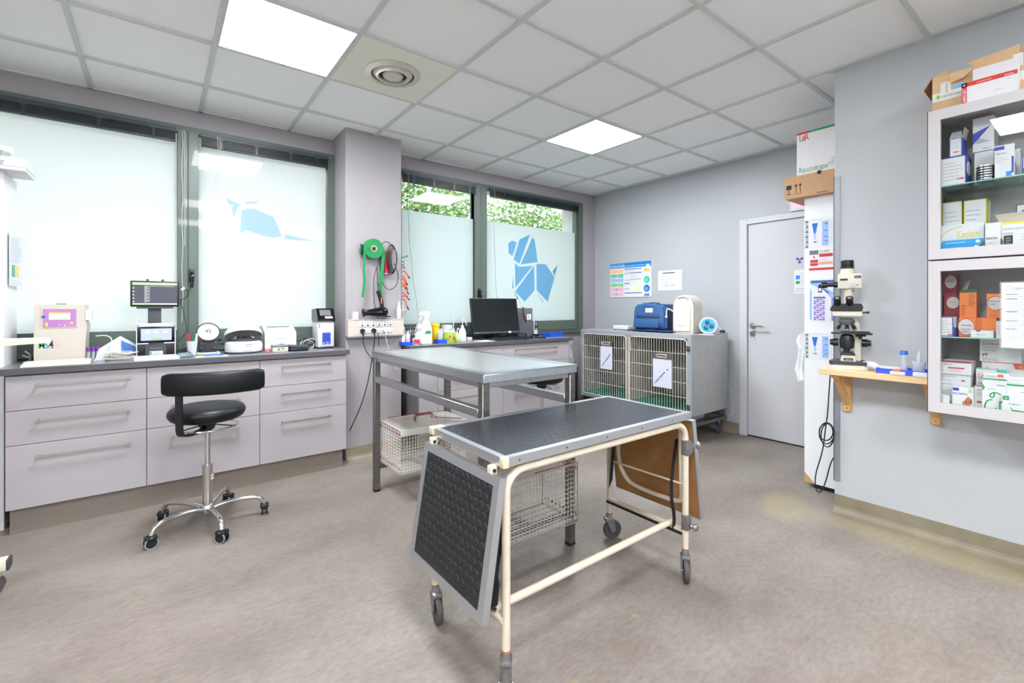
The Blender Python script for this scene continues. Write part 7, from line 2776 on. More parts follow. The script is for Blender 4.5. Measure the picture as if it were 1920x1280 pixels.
b.rbox(-0.046, -0.038, 0.458, 0.064, 0.038, 0.543, MC, 0.004)
FM = frame_m((0, -0.0385, 0), (1, 0, 0), (0, 0, 1))
rect(b, FM, 0.03, 0.515, 0.06, 0.53, BLACK, 0.0004)
b.text('Nikon', FM @ T(0.033, 0.519, 0.0008), 0.009, PAPER, True, 0.024)
b.rbox(-0.036, 0.504, -0.001, 0.0, 0.515, 0.003, BLACK, 0.002, 2, FM)
disc(b, FM, 0.045, 0.478, 0.004, REDP, 0.0004)
b.cyl((0.02, 0.474, 0), (0.02, 0.474, 0.012), 0.009, STEEL, seg=16, M=FM)
b.build('teaching_unit', t)
b = MB()
b.lathe([(0.036, 0.543), (0.035, 0.556), (0.03, 0.575)], MC, 26)
b.build('collar', t)
b = MB()
b.lathe([(0.030, 0.572), (0.032, 0.574), (0.032, 0.59), (0.029, 0.592), (0.031, 0.594), (0.031, 0.618), (0.028, 0.621), (0.0001, 0.621)], MK, 28)
b.build('top_ring', t)
b = MB()
b.cyl((-0.046, -0.01, 0.482), (-0.062, -0.01, 0.482), 0.017, MK, seg=20)
b.cyl((-0.062, -0.01, 0.482), (-0.098, -0.01, 0.481), 0.012, MK, seg=20)
b.cyl((-0.096, -0.01, 0.481), (-0.124, -0.01, 0.480), 0.017, MK, 0.019, seg=20)
b.build('side_eyepiece', t)

b = MB()
b.add([(0, 0, 0), (0, 0.05, 0), (0, 0.05, 0.03), (0, 0, 0.03)], [(0, 1, 2, 3)], SYR)
b.tube([(0, 0.02, 0.036), (0.0, -0.02, 0.040), (0.0, -0.045, 0.026), (0.0, -0.05, 0.002)], 0.02, SYR, 4, smooth_iter=2, flat=(0.06, 1.0))
solo(b, 'plastic_strip', 'pale plastic strip curling off the right side of the microscope base', 'strip', (3.12, on_x(1635, 685, 3.12).y + 0.02, SZ + 0.001))
SB = mat('cobalt_plastic', (66, 92, 222), 0.35)
ya, yb = on_x(1646, 690, 3.10).y, 0.562
tray(3.13, (ya + yb) / 2, 0.13, ya - yb, 0.024, 'shallow cobalt blue tray on the pine shelf right of the microscope', SB, group='blue plastic trays', z=SZ)
zt2 = SZ + 0.0025
solo(MB().rbox(-0.03, -0.055, 0, 0.03, 0.055, 0.032, CARD, 0.003), 'small_box', 'small white box at the left end of the cobalt tray', 'box', (3.15, on_x(1667, 688, 3.13).y, zt2))
t = thing('tube_bottle', 'clear upright tube with bright blue cap in the cobalt tray', 'tube', (3.12, on_x(1695, 680, 3.12).y, zt2), 0)
MB().lathe([(0.012, 0), (0.014, 0.002), (0.0135, 0.10), (0.013, 0.102)], CLR, 20).build('tube', t)
MB().lathe([(0.0165, 0.10), (0.0165, 0.118), (0.015, 0.12), (0.0001, 0.12)], mat('cap_sky_blue', (20, 122, 206), 0.35), 22).build('cap', t)
t = thing('slide_cup', 'clear plastic beaker holding pipettes at the right end of the cobalt tray', 'beaker', (3.13, on_x(1728, 680, 3.13).y + 0.012, zt2))
MB().lathe([(0.022, 0), (0.024, 0.002), (0.03, 0.07), (0.029, 0.07), (0.022, 0.004)], CLR, 22).build('beaker', t)
for k in range(4):
    MB().cyl((-0.012 + 0.008 * k, 0, 0.003), (-0.018 + 0.012 * k, 0.006 * (k - 1.5), 0.125 - 0.008 * k), 0.005, SYR, seg=8).build('pipette', t)
b = MB()
b.rbox(-0.022, -0.03, 0, 0.022, 0.03, 0.018, SYR, 0.002)
b.rbox(-0.016, -0.012, 0.018, 0.016, 0.02, 0.028, ORP, 0.004)
solo(b, 'slide_box', 'small clear slide box with orange tab in front of the cobalt tray', 'box', (3.052, on_x(1684, 696, 3.05).y, SZ + 0.0005))
solo(MB().rbox(-0.014, -0.028, 0, 0.014, 0.028, 0.022, CARD, 0.002), 'small_box', 'small white box at the cabinet end of the pine shelf', 'box', (3.05, 0.594, SZ + 0.0005))

# ================================================================ INSIDE AND ON THE GLASS CABINETS
def med(label, u0, u1, vt, zb, X, D, m, deco=None, side=None, top=None, name='medicine_box', group='boxes in the glass cabinets', vr=None, cat='box'):
    a, c = on_x(u0, vt, X), on_x(u1, vt, X)
    w, h = a.y - c.y, a.z - zb
    D = min(D, NX - 0.016 - X)
    b = MB()
    b.box(0, 0, -D, w, h, 0, m, FW)
    if deco:
        deco(b, FW @ T(0, 0, 0.0004), w, h)
    if side:
        side(b, frame_m((0, -w - 0.0004, 0), (1, 0, 0), (0, 0, 1)), D, h)
    if top:
        top(b, w, h, D)
    solo(b, name, label, cat, (X, a.y, zb + 0.0004), 0, group)
    return a.z + 0.0008


def edges(m, t_=0.003):
    def f(b, F, w, h):
        for q in ((0, 0, w, t_), (0, h - t_, w, h), (0, 0, t_, h), (w - t_, 0, w, h)):
            rect(b, F, *q, m, 0.0003)
    return f


def text_rows(m, n, seed, x0=0.1, x1=0.9, y0=0.15, y1=0.85):
    return lambda b, F, w, h: lines(b, F @ T(w * x0, h * y0, 0.0002), w * (x1 - x0), h * (y1 - y0), n, m, seed, 0.25)


def both(*fs):
    def f(b, F, w, h):
        for g in fs:
            g(b, F, w, h)
    return f


def fill(m, x0=0, y0=0, x1=1, y1=1, z=0.0003):
    return lambda b, F, w, h: rect(b, F, w * x0, h * y0, w * x1, h * y1, m, z)


def oval(m, cx, cy, rx, ry, ring=None):
    def f(b, F, w, h):
        if ring:
            disc(b, F, w * cx, h * cy, w * rx * 1.06, ring, 0.0003, h * ry * 1.08)
        disc(b, F, w * cx, h * cy, w * rx, m, 0.0006, h * ry)
    return f


def word(s, x, y, sz, m, width, bold=True, z=0.001):
    return lambda b, F, w, h: b.text(s, F @ T(w * x, h * y, z), h * sz, m, bold, w * width)


BX = mat('royal_blue_print', (40, 64, 176), 0.5)
FL1 = cab_z[0][0] + 0.0185     # floor of lower cabinet
FL2 = cab_z[1][0] + 0.0185
S1, S2 = shelf_z

# upper cabinet, upper shelf
zt_ = med('white box with blue right side at the left of the upper glass shelf', 1763.5, 1811, 299, S2, 3.00, 0.13, CARD, both(edges(BX), text_rows(INKL, 6, 1), fill(REDP, 0.65, 0.18, 0.92, 0.24)), both(fill(BX), oval(CARD, 0.5, 0.6, 0.42, 0.25)))


def flap_top(b, w, h, D):
    b.add([(0, 0, h), (0, -w, h), (0.02, -w + 0.004, h + 0.035), (0.02, -0.006, h + 0.035)], [(0, 1, 2, 3), (3, 2, 1, 0)], CARD)
    b.add([(D, -w, h), (0.0, -w, h), (0.01, -w - 0.006, h + 0.05), (D, -w - 0.01, h + 0.05)], [(0, 1, 2, 3), (3, 2, 1, 0)], mat('carton_inner', (196, 186, 170), 0.7))


med('small opened white box with orange mark on top of the white and blue box', 1780, 1804, 262, zt_, 3.00, 0.10, CARD, both(edges(BX), fill(ORP, 0.3, 0.2, 0.75, 0.28), text_rows(INKL, 4, 2, 0.1, 0.9, 0.4, 0.9)), fill(BX), flap_top)


def discs(label, u0, u1, v0, X, zb, n):
    a, c = on_x(u0, v0, X), on_x(u1, v0, X)
    w = a.y - c.y
    b = MB()
    h = a.z - zb
    for k in range(n):
        z0 = h * k / n
        b.cyl((0, 0, z0), (0, 0, z0 + h / n * 0.55), w / 2, BLACK, seg=28)
        b.cyl((0, 0, z0 + h / n * 0.55), (0, 0, z0 + h / n * 0.98), w / 2 * 0.97, CHROME, seg=28)
    return solo(b, 'blister_stack', label, 'disc stack', (X + w / 2, (a.y + c.y) / 2, zb + 0.0004))


zt_ = med('plain white box under the blue triangle box', 1827, 1863, 287, S2, 3.08, 0.12, CARD, word('Felimazole', 0.1, 0.06, 0.1, INK, 0.7))


def tri(b, F, w, h):
    b.poly([(0, h * 0.22, 0.0004), (w * 0.85, h * 0.72, 0.0004), (0, h * 0.55, 0.0004)], BX, F)
    b.poly([(w * 0.3, h * 0.40, 0.0003), (w * 0.85, h * 0.25, 0.0003), (w * 0.1, h * 0.24, 0.0003)][::-1], INKL, F)
    b.text('Advance', F @ T(w * 0.45, h * 0.05, 0.0005), h * 0.06, INKD, True, w * 0.4)


med('tall white box with large blue triangle, highest in the upper cabinet', 1824, 1864, 224, zt_, 3.07, 0.13, CARD, tri, text_rows(INKL, 6, 4))
discs('stack of flat black and silver discs on the upper glass shelf', 1828, 1863, 312, 2.985, S2, 6)
med('upright white box with dark blue tab right of the disc stack', 1865, 1902, 275, S2, 3.00, 0.06, CARD, both(fill(BX, 0.0, 0.86, 0.5, 0.97), word('Effydral', 0.08, 0.72, 0.09, INK, 0.5), text_rows(INKL, 3, 8, 0.08, 0.7, 0.45, 0.66), fill(BX, 0.86, 0.12, 0.97, 0.62), fill(SKYP, 0.58, 0.03, 0.86, 0.18)), fill(BX, 0.3, 0.86, 0.7, 0.97))
med('grey white box behind the upright white box on the upper glass shelf', 1880, 1913, 284, S2, 3.12, 0.1, CARD, text_rows(INK, 3, 9))
med('white and blue box cut by the right edge on the upper glass shelf', 1917, 1950, 292, S2, 3.00, 0.1, CARD, both(edges(BX), fill(SKYP, 0, 0.1, 1, 0.35)))

# upper cabinet, floor
YE = mat('yellow_edge', (220, 206, 40), 0.5)
def kesium(b, F, w, h):
    b.text('Kesium', F @ T(w * 0.40, h * 0.56, 0.0008), h * 0.34, YELP, True, w * 0.50)
    b.text('400 / 100', F @ T(w * 0.44, h * 0.40, 0.0008), h * 0.14, PINKP, True, w * 0.36)
    n = 14
    for k in range(n):
        a0, a1 = PI - 1.5 * k / n, PI - 1.5 * (k + 1) / n
        P_ = lambda a, r: (w * 0.55 + w * 0.56 * r * math.cos(a), h * 0.48 + h * 0.42 * r * math.sin(a), 0.0005)
        b.poly([P_(a0, 1.0), P_(a0, 1.05), P_(a1, 1.07), P_(a1, 1.0)], YELP, F)
    rect(b, F, 0, 0, w * 0.05, h * 0.3, YELP, 0.0005)
    rect(b, F, w * 0.9, 0, w, h * 0.42, YELP, 0.0005)


zt_ = med('wide white box with yellow lettering at the front left of the upper cabinet floor', 1763.5, 1845, 424, FL2, 3.01, 0.10, CARD, kesium)
med('white box with yellow edges leftmost behind the yellow lettered box', 1767.5, 1804, 381, FL2, 3.125, 0.12, CARD, both(edges(YE), text_rows(INKL, 9, 11)), fill(YE))


def openflap(b, w, h, D):
    b.add([(0, 0, h), (D, 0, h), (D, 0.06, h + 0.045), (0, 0.06, h + 0.045)], [(0, 1, 2, 3), (3, 2, 1, 0)], CARD)


med('yellow edged white box with raised flap behind the yellow lettered box', 1807, 1850, 377, FL2, 3.12, 0.12, CARD, both(edges(YE), text_rows(INKL, 9, 12)), both(fill(YE, 0, 0, 0.4, 1)), openflap)
SYB = mat('cyan_pack', (24, 150, 214), 0.35)
zb_ = FL2 + 0.0004
for k, (u0, u1, h0, h1, lab, m) in enumerate([(1768, 1843, 0.0, 0.022, 'flat white pack lying lowest in front of the yellow lettered box', CARD), (1764, 1838, 0.0225, 0.046, 'lower bright blue pack in front of the yellow lettered box', SYB), (1767, 1841, 0.0465, 0.072, 'upper bright blue pack in front of the yellow lettered box', SYB)]):
    a, c = on_x(u0, 460, 2.972), on_x(u1, 460, 2.972)
    w = a.y - c.y
    b = MB()
    b.box(0, 0, -0.034, w, h1 - h0, 0, m, FW)
    if m is SYB:
        disc(b, FW, w * 0.9, (h1 - h0) / 2, 0.007, PAPER, 0.0005)
        rect(b, FW, 0.01, (h1 - h0) * 0.4, w * 0.6, (h1 - h0) * 0.6, PSK, 0.0005)
    else:
        rect(b, FW, w * 0.3, (h1 - h0) * 0.4, w * 0.75, (h1 - h0) * 0.55, PO, 0.0005)
    solo(b, 'medicine_pack', lab, 'pack', (2.972, a.y, FL2 + 0.0004 + h0), 0, 'packs in the upper cabinet')
med('white box with red bottom stripe beside the yellow lettered box', 1847, 1876, 419, FL2, 2.99, 0.08, CARD, both(fill(REDP, 0.06, 0.03, 0.96, 0.16), word('Antirobe', 0.05, 0.46, 0.13, INKD, 0.75), text_rows(INKL, 2, 13, 0.1, 0.8, 0.2, 0.4)))
med('white box with yellow top edge and brown flap on the upper cabinet floor', 1874, 1935, 418, FL2, 3.04, 0.1, CARD, both(fill(YE, 0, 0.93, 1, 1), fill(YE, 0, 0, 0.05, 1), text_rows(INKL, 5, 15)), None, lambda b, w, h, D: b.add([(0, 0, h), (0, -w, h), (0.05, -w, h + 0.05), (0.05, 0.02, h + 0.045)], [(0, 1, 2, 3), (3, 2, 1, 0)], mat('carton_inner', (196, 186, 170), 0.7)))
med('small black and silver striped box in front on the upper cabinet floor', 1882, 1898, 442, FL2, 2.975, 0.05, BLACK, text_rows(INKL, 6, 16, 0.3, 1.0, 0.1, 0.9))
med('white box with pink print at the right edge of the upper cabinet floor', 1899, 1940, 434, FL2, 2.975, 0.05, CARD, both(fill(PINKP, 0.05, 0.3, 0.5, 0.4), text_rows(INKL, 3, 17, 0.4, 0.9, 0.5, 0.9)))
med('leaning white box with black picture behind the yellow topped box', 1905, 1950, 384, FL2, 3.17, 0.05, CARD, both(edges(INKD), fill(INKD, 0.25, 0.7, 0.9, 0.88)))

# lower cabinet, shelf
DR = mat('dark_red_print', (150, 40, 52), 0.5)
OG = mat('orange_carton', (238, 128, 60), 0.5)
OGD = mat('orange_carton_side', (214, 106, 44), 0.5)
LIL = mat('pale_lilac_oval', (216, 206, 206), 0.5)
med('white and blue box at the left of the lower glass shelf', 1763.5, 1787, 594, S1, 2.985, 0.10, CARD, both(edges(BX), text_rows(INKL, 5, 21), fill(REDP, 0.55, 0.06, 0.95, 0.11)), both(fill(BX, 0, 0, 1, 0.5), fill(CARD, 0, 0.5, 1, 1), oval(CARD, 0.5, 0.6, 0.45, 0.16, DR)))
z_ = S1
for k, (u0, u1, v, lab) in enumerate([(1768, 1797, 590, 'dark red box with white oval, lowest of the stack at the back left'), (1770, 1798, 554, 'dark red box with white oval, middle of the stack at the back left'), (1767, 1793, 514, 'dark red box with white oval, topmost of the stack at the back left')]):
    z_ = med(lab, u0, u1, v, z_, 3.12, 0.1, DR, both(oval(LIL, 0.6, 0.62, 0.42, 0.3), word('Prilactone', 0.32, 0.62, 0.08, INKD, 0.5)))
zt_ = med('long orange box lying on the lower glass shelf', 1798, 1868, 595, S1, 3.05, 0.1, OG, both(oval(LIL, 0.2, 0.5, 0.22, 0.42, DR), word('Vetmedin', 0.06, 0.55, 0.13, INKD, 0.3), text_rows(INK, 2, 22, 0.05, 0.35, 0.2, 0.45), fill(OGD, 0.45, 0, 0.62, 1)))


def otop(b, w, h, D):
    G_ = mat('green_flap', (110, 150, 116), 0.6)
    b.add([(0, 0, h), (0, -w, h), (0.02, -w, h + 0.016), (0.02, 0, h + 0.016)], [(0, 1, 2, 3), (3, 2, 1, 0)], G_)
    b.add([(0.03, 0, h), (0.03, -0.02, h), (0.02, -0.035, h + 0.06), (0.05, -0.012, h + 0.055)], [(0, 1, 2, 3), (3, 2, 1, 0)], mat('carton_inner', (196, 186, 170), 0.7))


med('orange opened box with fine print standing on the long orange box', 1799, 1831, 549, zt_, 3.06, 0.09, OG, both(text_rows(INKD, 9, 23, 0.1, 0.45, 0.06, 0.5), text_rows(INKD, 8, 24, 0.55, 0.95, 0.45, 0.95)), fill(OGD), otop)
med('orange box with pale oval at the right on the long orange box', 1850, 1880, 551, zt_, 3.06, 0.07, OG, both(oval(LIL, 0.55, 0.6, 0.5, 0.28, DR), word('Vetmedin', 0.1, 0.66, 0.09, INKD, 0.85), word('5 mg', 0.12, 0.54, 0.09, INKD, 0.4), text_rows(INK, 1, 25, 0.1, 0.8, 0.05, 0.15)))
med('low white open tray box in front of the long orange box', 1820, 1863, 619, S1, 2.985, 0.05, CARD, both(word('5/1 1 1 2', 0.28, 0.3, 0.4, INKD, 0.4), fill(INKD, 0.24, 0.86, 0.44, 1.0)))
med('narrow white box with blue edge beside the paper notice', 1868, 1885, 602, S1, 2.985, 0.06, CARD, both(text_rows(INKL, 4, 26, 0.2, 0.7, 0.2, 0.8)), fill(BX))
med('wide white and blue box below the paper notice', 1888, 1945, 618, S1, 2.985, 0.06, CARD, both(fill(BX, 0, 0, 0.04, 1), text_rows(INKD, 1, 27, 0.4, 0.95, 0.15, 0.5)))

# lower cabinet, floor
CR = mat('cardisure_red', (190, 60, 56), 0.5)
CO = mat('orange_red_tab', (232, 90, 54), 0.5)


def cardi(dose, tab, dogc=CR):
    def f(b, F, w, h):
        b.text('Cardisure', F @ T(w * 0.06, h * 0.76, 0.0006), h * 0.17, CR, False, w * 0.52)
        b.text('Comprimés pour chiens', F @ T(w * 0.06, h * 0.62, 0.0006), h * 0.10, INK, False, w * 0.66)
        b.text('Pimobendane', F @ T(w * 0.06, h * 0.49, 0.0006), h * 0.10, INK, False, w * 0.36)
        b.poly([(w * 0.66, h * 0.97, 0.0005), (w * 0.70, h * 0.88, 0.0005), (w, h * 0.88, 0.0005), (w, h, 0.0005), (w * 0.64, h, 0.0005)], tab, F)
        b.text(dose, F @ T(w * 0.78, h * 0.895, 0.0009), h * 0.08, PAPER, True, w * 0.18)
        dog_ = [(0.0, 0.0), (0.012, 0.0), (0.02, 0.22), (0.08, 0.22), (0.085, 0.0), (0.097, 0.0), (0.10, 0.30), (0.13, 0.42), (0.115, 0.46), (0.10, 0.40), (0.0, 0.36), (-0.02, 0.30)]
        b.poly([(w * (0.08 + x), h * (0.20 + y * 0.42), 0.0006) for x, y in dog_], dogc, F)
        lines(b, F @ T(w * 0.06, h * 0.03, 0.0002), w * 0.5, h * 0.13, 2, INK, 33, 0.3)
    return f


z_ = FL1
z_ = med('lowest white box of the stack at the left of the lower cabinet floor', 1764, 1812, 731, z_, 3.03, 0.12, CARD, text_rows(INKL, 2, 41))
z_ = med('white box with barcode in the middle of the stack at the left', 1764, 1820, 699, z_, 3.03, 0.12, CARD, both(text_rows(INKL, 3, 42, 0.05, 0.6, 0.3, 0.95), text_rows(INKD, 1, 43, 0.7, 0.92, 0.5, 0.8)))
z_ = med('white box with dark red top edge on top of the stack at the left', 1765, 1821, 675, z_, 3.02, 0.12, CARD, both(fill(DR, 0, 0.88, 1, 1), fill(CR, 0.22, 0.42, 0.78, 0.52), word('UpCard', 0.07, 0.68, 0.15, INKD, 0.27), text_rows(INKL, 2, 44, 0.3, 0.8, 0.15, 0.35)), None)
zc = med('white heart tablet box with red tab, lower of the two at the back right', 1841, 1932, 677, FL1, 3.12, 0.14, CARD, both(cardi('10 mg', CO), fill(CO, 0, 0.985, 1, 1)))
med('white heart tablet box with red dog picture on top of the red tabbed one', 1837, 1915, 636, zc, 3.12, 0.14, CARD, cardi('10 mg', CR))
TE = mat('teal_tab_print', (60, 180, 150), 0.5)
med('white heart tablet box with teal corner tab in the lower cabinet', 1830, 1889, 690, FL1, 3.075, 0.04, CARD, both(cardi('3,5 mg', TE), fill(TE, 0, 0.985, 1, 1)))
med('narrow white box with red letters between the puppy box and the green packet', 1827, 1842, 722, FL1, 3.03, 0.03, CARD, both(fill(DR, 0, 0.97, 1, 1), word('Ca', 0.3, 0.8, 0.11, CR, 0.6), word('Com', 0.3, 0.7, 0.08, INK, 0.6), word('Pimo', 0.3, 0.6, 0.08, INK, 0.6), fill(CR, 0.3, 0.32, 0.9, 0.4)))


def greenpack(b, F, w, h):
    rect(b, F, 0, h * 0.95, w, h * 0.985, GREENP, 0.0004)
    b.poly([(0, h * 0.62, 0.0005), (w * 0.12, h * 0.72, 0.0005), (0, h * 0.82, 0.0005)][::1], GREENP, F)
    b.tube([(w * 0.10, h * 0.0, 0.001), (w * 0.10, h * 0.22, 0.001), (w * 0.2, h * 0.36, 0.001), (w * 0.42, h * 0.40, 0.001)], w * 0.034, GREENP, 8, smooth_iter=2, M=F @ Matrix.Diagonal((1, 1, 0.03, 1)))
    b.tube([(w * 0.78, h * 0.56, 0.001), (w * 0.5, h * 0.62, 0.001), (w * 0.28, h * 0.52, 0.001), (w * 0.4, h * 0.44, 0.001), (w * 0.5, h * 0.5, 0.001), (w * 0.5, h * 0.6, 0.001)], w * 0.034, GREENP, 8, smooth_iter=2, M=F @ Matrix.Diagonal((1, 1, 0.03, 1)))
    rect(b, F, w * 0.70, 0, w * 0.77, h * 0.38, GREENP, 0.0008)
    rect(b, F, w * 0.53, 0, w * 0.60, h * 0.18, GREENP, 0.0008)
    rect(b, F, w * 0.77, h * 0.33, w * 0.86, h * 0.38, GREENP, 0.0008)
    lines(b, F @ T(w * 0.24, h * 0.66, 0.0002), w * 0.5, h * 0.06, 1, INKL, 51, 0.4)
    lines(b, F @ T(w * 0.6, h * 0.78, 0.0002), w * 0.35, h * 0.06, 1, INK, 52, 0.4)


zg = med('white packet with green dog outline at the front of the lower cabinet', 1842, 1887, 707, FL1, 3.00, 0.03, CARD, greenpack)
med('white leaflet packet with orange mark standing behind the green dog packet', 1845, 1892, 697, FL1, 3.034, 0.03, CARD, both(fill(CO, 0.55, 0.9, 0.78, 0.96), text_rows(INKL, 1, 54, 0.1, 0.5, 0.86, 0.96)))
med('white packet with green band behind the green cat box', 1888, 1940, 718, FL1, 3.01, 0.03, CARD, both(fill(GREENP, 0, 0.93, 1, 0.98), text_rows(INK, 1, 55, 0.5, 0.9, 0.72, 0.8)))
med('white leaflet packet with animal sketch at the right edge behind the green band', 1886, 1940, 705, FL1, 3.045, 0.03, CARD, both(fill(CO, 0.7, 0.84, 0.95, 0.92), text_rows(INKL, 2, 56, 0.1, 0.6, 0.8, 0.95)))


def catbox(b, F, w, h):
    cat_ = [(0.10, 0.88), (0.12, 0.90), (0.22, 0.66), (0.55, 0.66), (0.85, 0.58), (0.98, 0.30), (0.90, 0.32), (0.75, 0.36), (0.72, 0.02), (0.66, 0.02), (0.64, 0.34), (0.40, 0.38), (0.36, 0.06), (0.30, 0.06), (0.32, 0.34), (0.22, 0.34), (0.16, 0.08), (0.11, 0.08), (0.18, 0.44), (0.17, 0.60)]
    b.poly([(w * (0.20 + x * 0.78), h * (0.02 + y * 0.50), 0.0006) for x, y in cat_], GREENP, F)
    rect(b, F, w * 0.03, h * 0.78, w * 0.24, h * 0.97, GREENP, 0.0005)
    b.text('+', F @ T(w * 0.09, h * 0.80, 0.0009), h * 0.2, PAPER, True, w * 0.1)
    b.text('ROMPUN', F @ T(w * 0.24, h * 0.58, 0.0006), h * 0.09, INK, True, w * 0.34)
    rect(b, F, 0, 0, w, h * 0.02, GREENP, 0.0005)


med('white box with green walking cat at the front right of the lower cabinet', 1879, 1935, 740, FL1, 2.975, 0.025, CARD, catbox)


def pronefra(b, F, w, h):
    rect(b, F, 0, 0, w, h * 0.17, LIME, 0.0004)
    rect(b, F, w * 0.05, h * 0.84, w * 0.34, h * 0.96, BX, 0.0005)
    b.text('PRONEFRA', F @ T(w * 0.05, h * 0.68, 0.0006), h * 0.11, BX, True, w * 0.72)
    rect(b, F, w * 0.80, h * 0.80, w * 0.96, h * 0.96, mat('pale_green_tab', (150, 210, 150), 0.5), 0.0005)
    DT, DB = mat('dog_tan', (196, 120, 84), 0.6), mat('dog_brown', (150, 84, 54), 0.6)
    disc(b, F, w * 0.80, h * 0.45, w * 0.14, DT, 0.0006, h * 0.17)
    disc(b, F, w * 0.68, h * 0.40, w * 0.05, DB, 0.0008, h * 0.12)
    disc(b, F, w * 0.92, h * 0.42, w * 0.05, DB, 0.0008, h * 0.12)
    disc(b, F, w * 0.80, h * 0.40, w * 0.04, DB, 0.001, h * 0.04)
    disc(b, F, w * 0.78, h * 0.22, w * 0.12, DT, 0.0005, h * 0.12)
    disc(b, F, w * 0.58, h * 0.34, w * 0.07, DT, 0.00075, h * 0.10)
    disc(b, F, w * 0.58, h * 0.16, w * 0.08, DT, 0.00065, h * 0.12)
    disc(b, F, w * 0.80, h * 0.10, w * 0.12, SKYP, 0.0012, h * 0.07)
    lines(b, F @ T(w * 0.06, h * 0.3, 0.0002), w * 0.35, h * 0.3, 3, mat('print_pale_yellow', (246, 240, 196), 0.6), 58, 0.4)


med('white box with puppy and kitten picture and lime bottom edge', 1785, 1824, 724, FL1, 2.975, 0.045, CARD, pronefra)
t = thing('pill_jar', 'small white jar with dark red label at the left front of the lower cabinet', 'jar', (2.985, on_x(1771, 745, 2.985).y, FL1 + 0.0004), 0)
MB().lathe([(0.019, 0), (0.02, 0.002), (0.02, 0.045), (0.018, 0.048)], WHITE, 24).lathe([(0.0203, 0.006), (0.0203, 0.014)], DR, 24).build('jar', t)
MB().lathe([(0.021, 0.046), (0.021, 0.064), (0.019, 0.066), (0.0001, 0.066)], WHITE, 24).build('lid', t)

# notice sleeve stuck on the lower glass door
t = thing('paper_notice', 'typed notice in a clear sleeve stuck on the lower cabinet glass', 'notice', (CX + 0.0075, on_x(1876, 529, CX).y, on_x(1876, 529, CX).z))
b = MB()
b.box(0.002, -0.285, 0, 0.20, -0.003, 0.0012, PAPER, FW)
Ft = FW @ T(0, 0, 0.0016)
b.text('Copie d\'un certificat', Ft @ T(0.03, -0.032, 0), 0.016, INKD, False, 0.13)
for (x0, y0, x1, y1) in ((0.018, -0.038, 0.19, -0.037), (0.018, -0.016, 0.19, -0.015), (0.018, -0.038, 0.019, -0.015)):
    b.quad((x0, y0, 0), (x1, y0, 0), (x1, y1, 0), (x0, y1, 0), INK, Ft)
lines(b, Ft @ T(0.02, -0.26, 0), 0.15, 0.21, 24, INKL, 61, 0.3)
for q in (0.055, 0.075, 0.13, 0.17, 0.205):
    b.quad((0.015, -q, 0.0004), (0.05, -q, 0.0004), (0.05, -q + 0.003, 0.0004), (0.015, -q + 0.003, 0.0004), INKD, Ft)
b.build('sheet', t)
MB().box(-0.003, -0.29, 0.0026, 0.21, 0.003, 0.003, SLV, FW).build('sleeve', t)

# ---- brown box and two white boxes on top of the cabinets
CT = cab_z[1][1] + 0.0005
XB = 3.015
p0 = on_x(1748, 200, XB)
YT = p0.y
t = thing('cardboard_box', 'large opened brown cardboard box with white and green tape on the wall cabinet', 'box', (XB, YT, CT))
w, h, D = 0.78, 0.185, 0.24
PALEC = mat('pale_cardboard', (214, 178, 134), 0.75, var=0.05, scale=25)
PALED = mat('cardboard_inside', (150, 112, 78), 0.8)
b = MB()
b.box(0, 0, -0.004, w, h, 0, PALEC, FW)
b.box(0, 0, -D, w, h, -D + 0.004, PALEC, FW)
b.box(0, 0.004, -D + 0.004, 0.004, h, -0.004, PALEC, FW)
b.box(w - 0.004, 0.004, -D + 0.004, w, h, -0.004, PALEC, FW)
b.box(0.0, 0, -D + 0.004, w, 0.004, -0.004, PALEC, FW)
b.build('carton_body', t)


def fl(pts, m=PALEC, m2=None):
    f_ = MB()
    P_ = [Vector(p) for p in pts]
    nrm = (P_[1] - P_[0]).cross(P_[2] - P_[0]).normalized() * 0.003
    n = len(P_)
    f_.add([*P_, *[p + nrm for p in P_]], [list(range(n))[::-1], list(range(n, 2 * n))] + [(i, (i + 1) % n, n + (i + 1) % n, n + i) for i in range(n)], m)
    f_.build('flap', t)


fl([(0, 0, h), (0, -0.055, h), (0.03, -0.05, h + 0.03), (0.03, -0.003, h + 0.015)])
fl([(0, -0.062, h), (0, -0.15, h - 0.0), (-0.022, -0.115, h - 0.045), (-0.016, -0.068, h - 0.05)])
fl([(0.01, -0.15, h), (0.01, -0.29, h), (0.015, -0.29, h + 0.045), (0.015, -0.12, h + 0.03)])
fl([(0.012, -0.29, h), (0.012, -w, h), (0.05, -w, h + 0.06), (0.05, -0.29, h + 0.045)])
fl([(D - 0.01, 0, h), (D - 0.01, -w, h), (D - 0.04, -w, h + 0.03), (D - 0.04, 0, h + 0.045)], PALED)
fl([(0, 0, h), (D, 0, h), (D, 0.03, h - 0.06), (0.0, 0.03, h - 0.05)], PALED)
b = MB()
TAPE = mat('white_tape', (226, 224, 220), 0.35)
rect(b, FW, 0.0, 0.065, w, 0.105, TAPE, 0.0006)
rect(b, FW, 0.03, 0.085, 0.068, 0.15, TAPE, 0.0009)
for x in (0.01, 0.33, 0.55):
    b.text('centravet', FW @ T(x + 0.025, 0.078, 0.0012), 0.02, INK, False, 0.07)
    disc(b, FW, x + 0.012, 0.085, 0.009, LIME, 0.0012)
    b.text('S', FW @ T(x + 0.008, 0.078, 0.0016), 0.02, GREENP, True, 0.008)
b.text('centravet', FW @ T(0.055, 0.095, 0.0012) @ Matrix.Rotation(PI / 2, 4, 'Z'), 0.012, INK, False, 0.045)
disc(b, FW, 0.098, 0.108, 0.022, PSK, 0.0005)
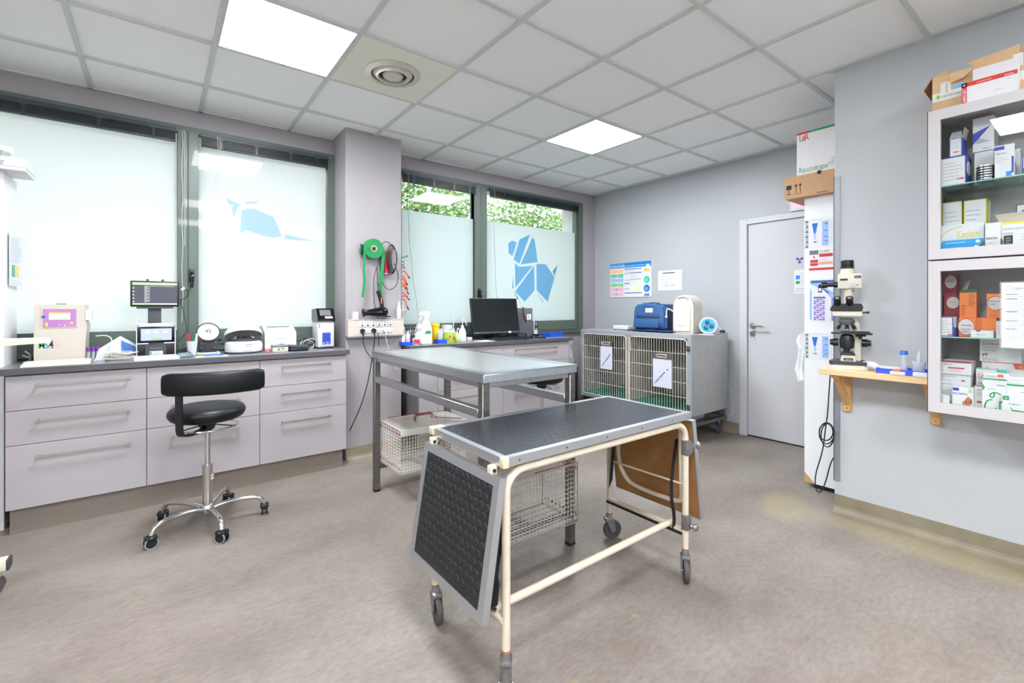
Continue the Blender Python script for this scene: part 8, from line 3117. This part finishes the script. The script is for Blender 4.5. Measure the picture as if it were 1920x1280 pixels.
b.poly([(0.09, 0.15, 0.0007), (0.115, 0.158, 0.0007), (0.10, 0.164, 0.0007)], BX, FW)
rect(b, FW, 0.27, 0.13, 0.30, h, TAPE, 0.0009)
b.text('m', FW @ T(0.335, 0.02, 0.0008), 0.05, INK, True, 0.03)
b.build('printed_tape', t)


def redwhite(b, F, w, h):
    rect(b, F, 0, 0, w * 0.10, h, REDP, 0.0004)
    rect(b, F, 0, h * 0.80, w, h, REDP, 0.0004)
    b.text('AERO-JET', F @ T(w * 0.083, h * 0.06, 0.0008) @ Matrix.Rotation(PI / 2, 4, 'Z'), w * 0.09, PAPER, True, h * 0.66)
    b.text('artelac', F @ T(w * 0.78, h * 0.84, 0.0008), h * 0.13, PAPER, True, w * 0.16)
    rect(b, F, w * 0.28, h * 0.87, w * 0.55, h * 0.91, mat('print_salmon', (236, 160, 130), 0.5), 0.0008)
    rect(b, F, w * 0.60, h * 0.28, w * 0.74, h * 0.31, mat('print_salmon', (236, 160, 130), 0.5), 0.0006)
    b.text('485', F @ T(w * 0.82, h * 0.66, 0.0006), h * 0.06, REDP, True, w * 0.07)
    disc(b, F, w * 0.05, h * 0.90, h * 0.05, PAPER, 0.0009)
    disc(b, F, w * 0.05, h * 0.90, h * 0.04, REDP, 0.0011)


a, c = on_x(1803, 158, 2.945), on_x(1908, 158, 2.945)
b = MB()
w2_, h2_ = a.y - c.y, a.z - CT
b.box(0, 0, -0.03, w2_, h2_, 0, CARD, FW)
redwhite(b, FW, w2_, h2_)
solo(b, 'carton', 'flat white box with red border standing on the front edge of the wall cabinet', 'box', (2.945, a.y, CT), 0, 'white boxes on the wall cabinet')
a, c = on_x(1824, 131, 2.98), on_x(1911, 131, 2.98)
b = MB()
w2_, h2_ = a.y - c.y, a.z - CT
b.box(0, 0, -0.028, w2_, h2_, 0, CARD, FW)
rect(b, FW, w2_ * 0.02, h2_ * 0.63, w2_ * 0.8, h2_ * 0.68, ORP, 0.0005)
solo(b, 'carton', 'plain white box standing behind the red bordered box on the wall cabinet', 'box', (2.98, a.y, CT), 0, 'white boxes on the wall cabinet')
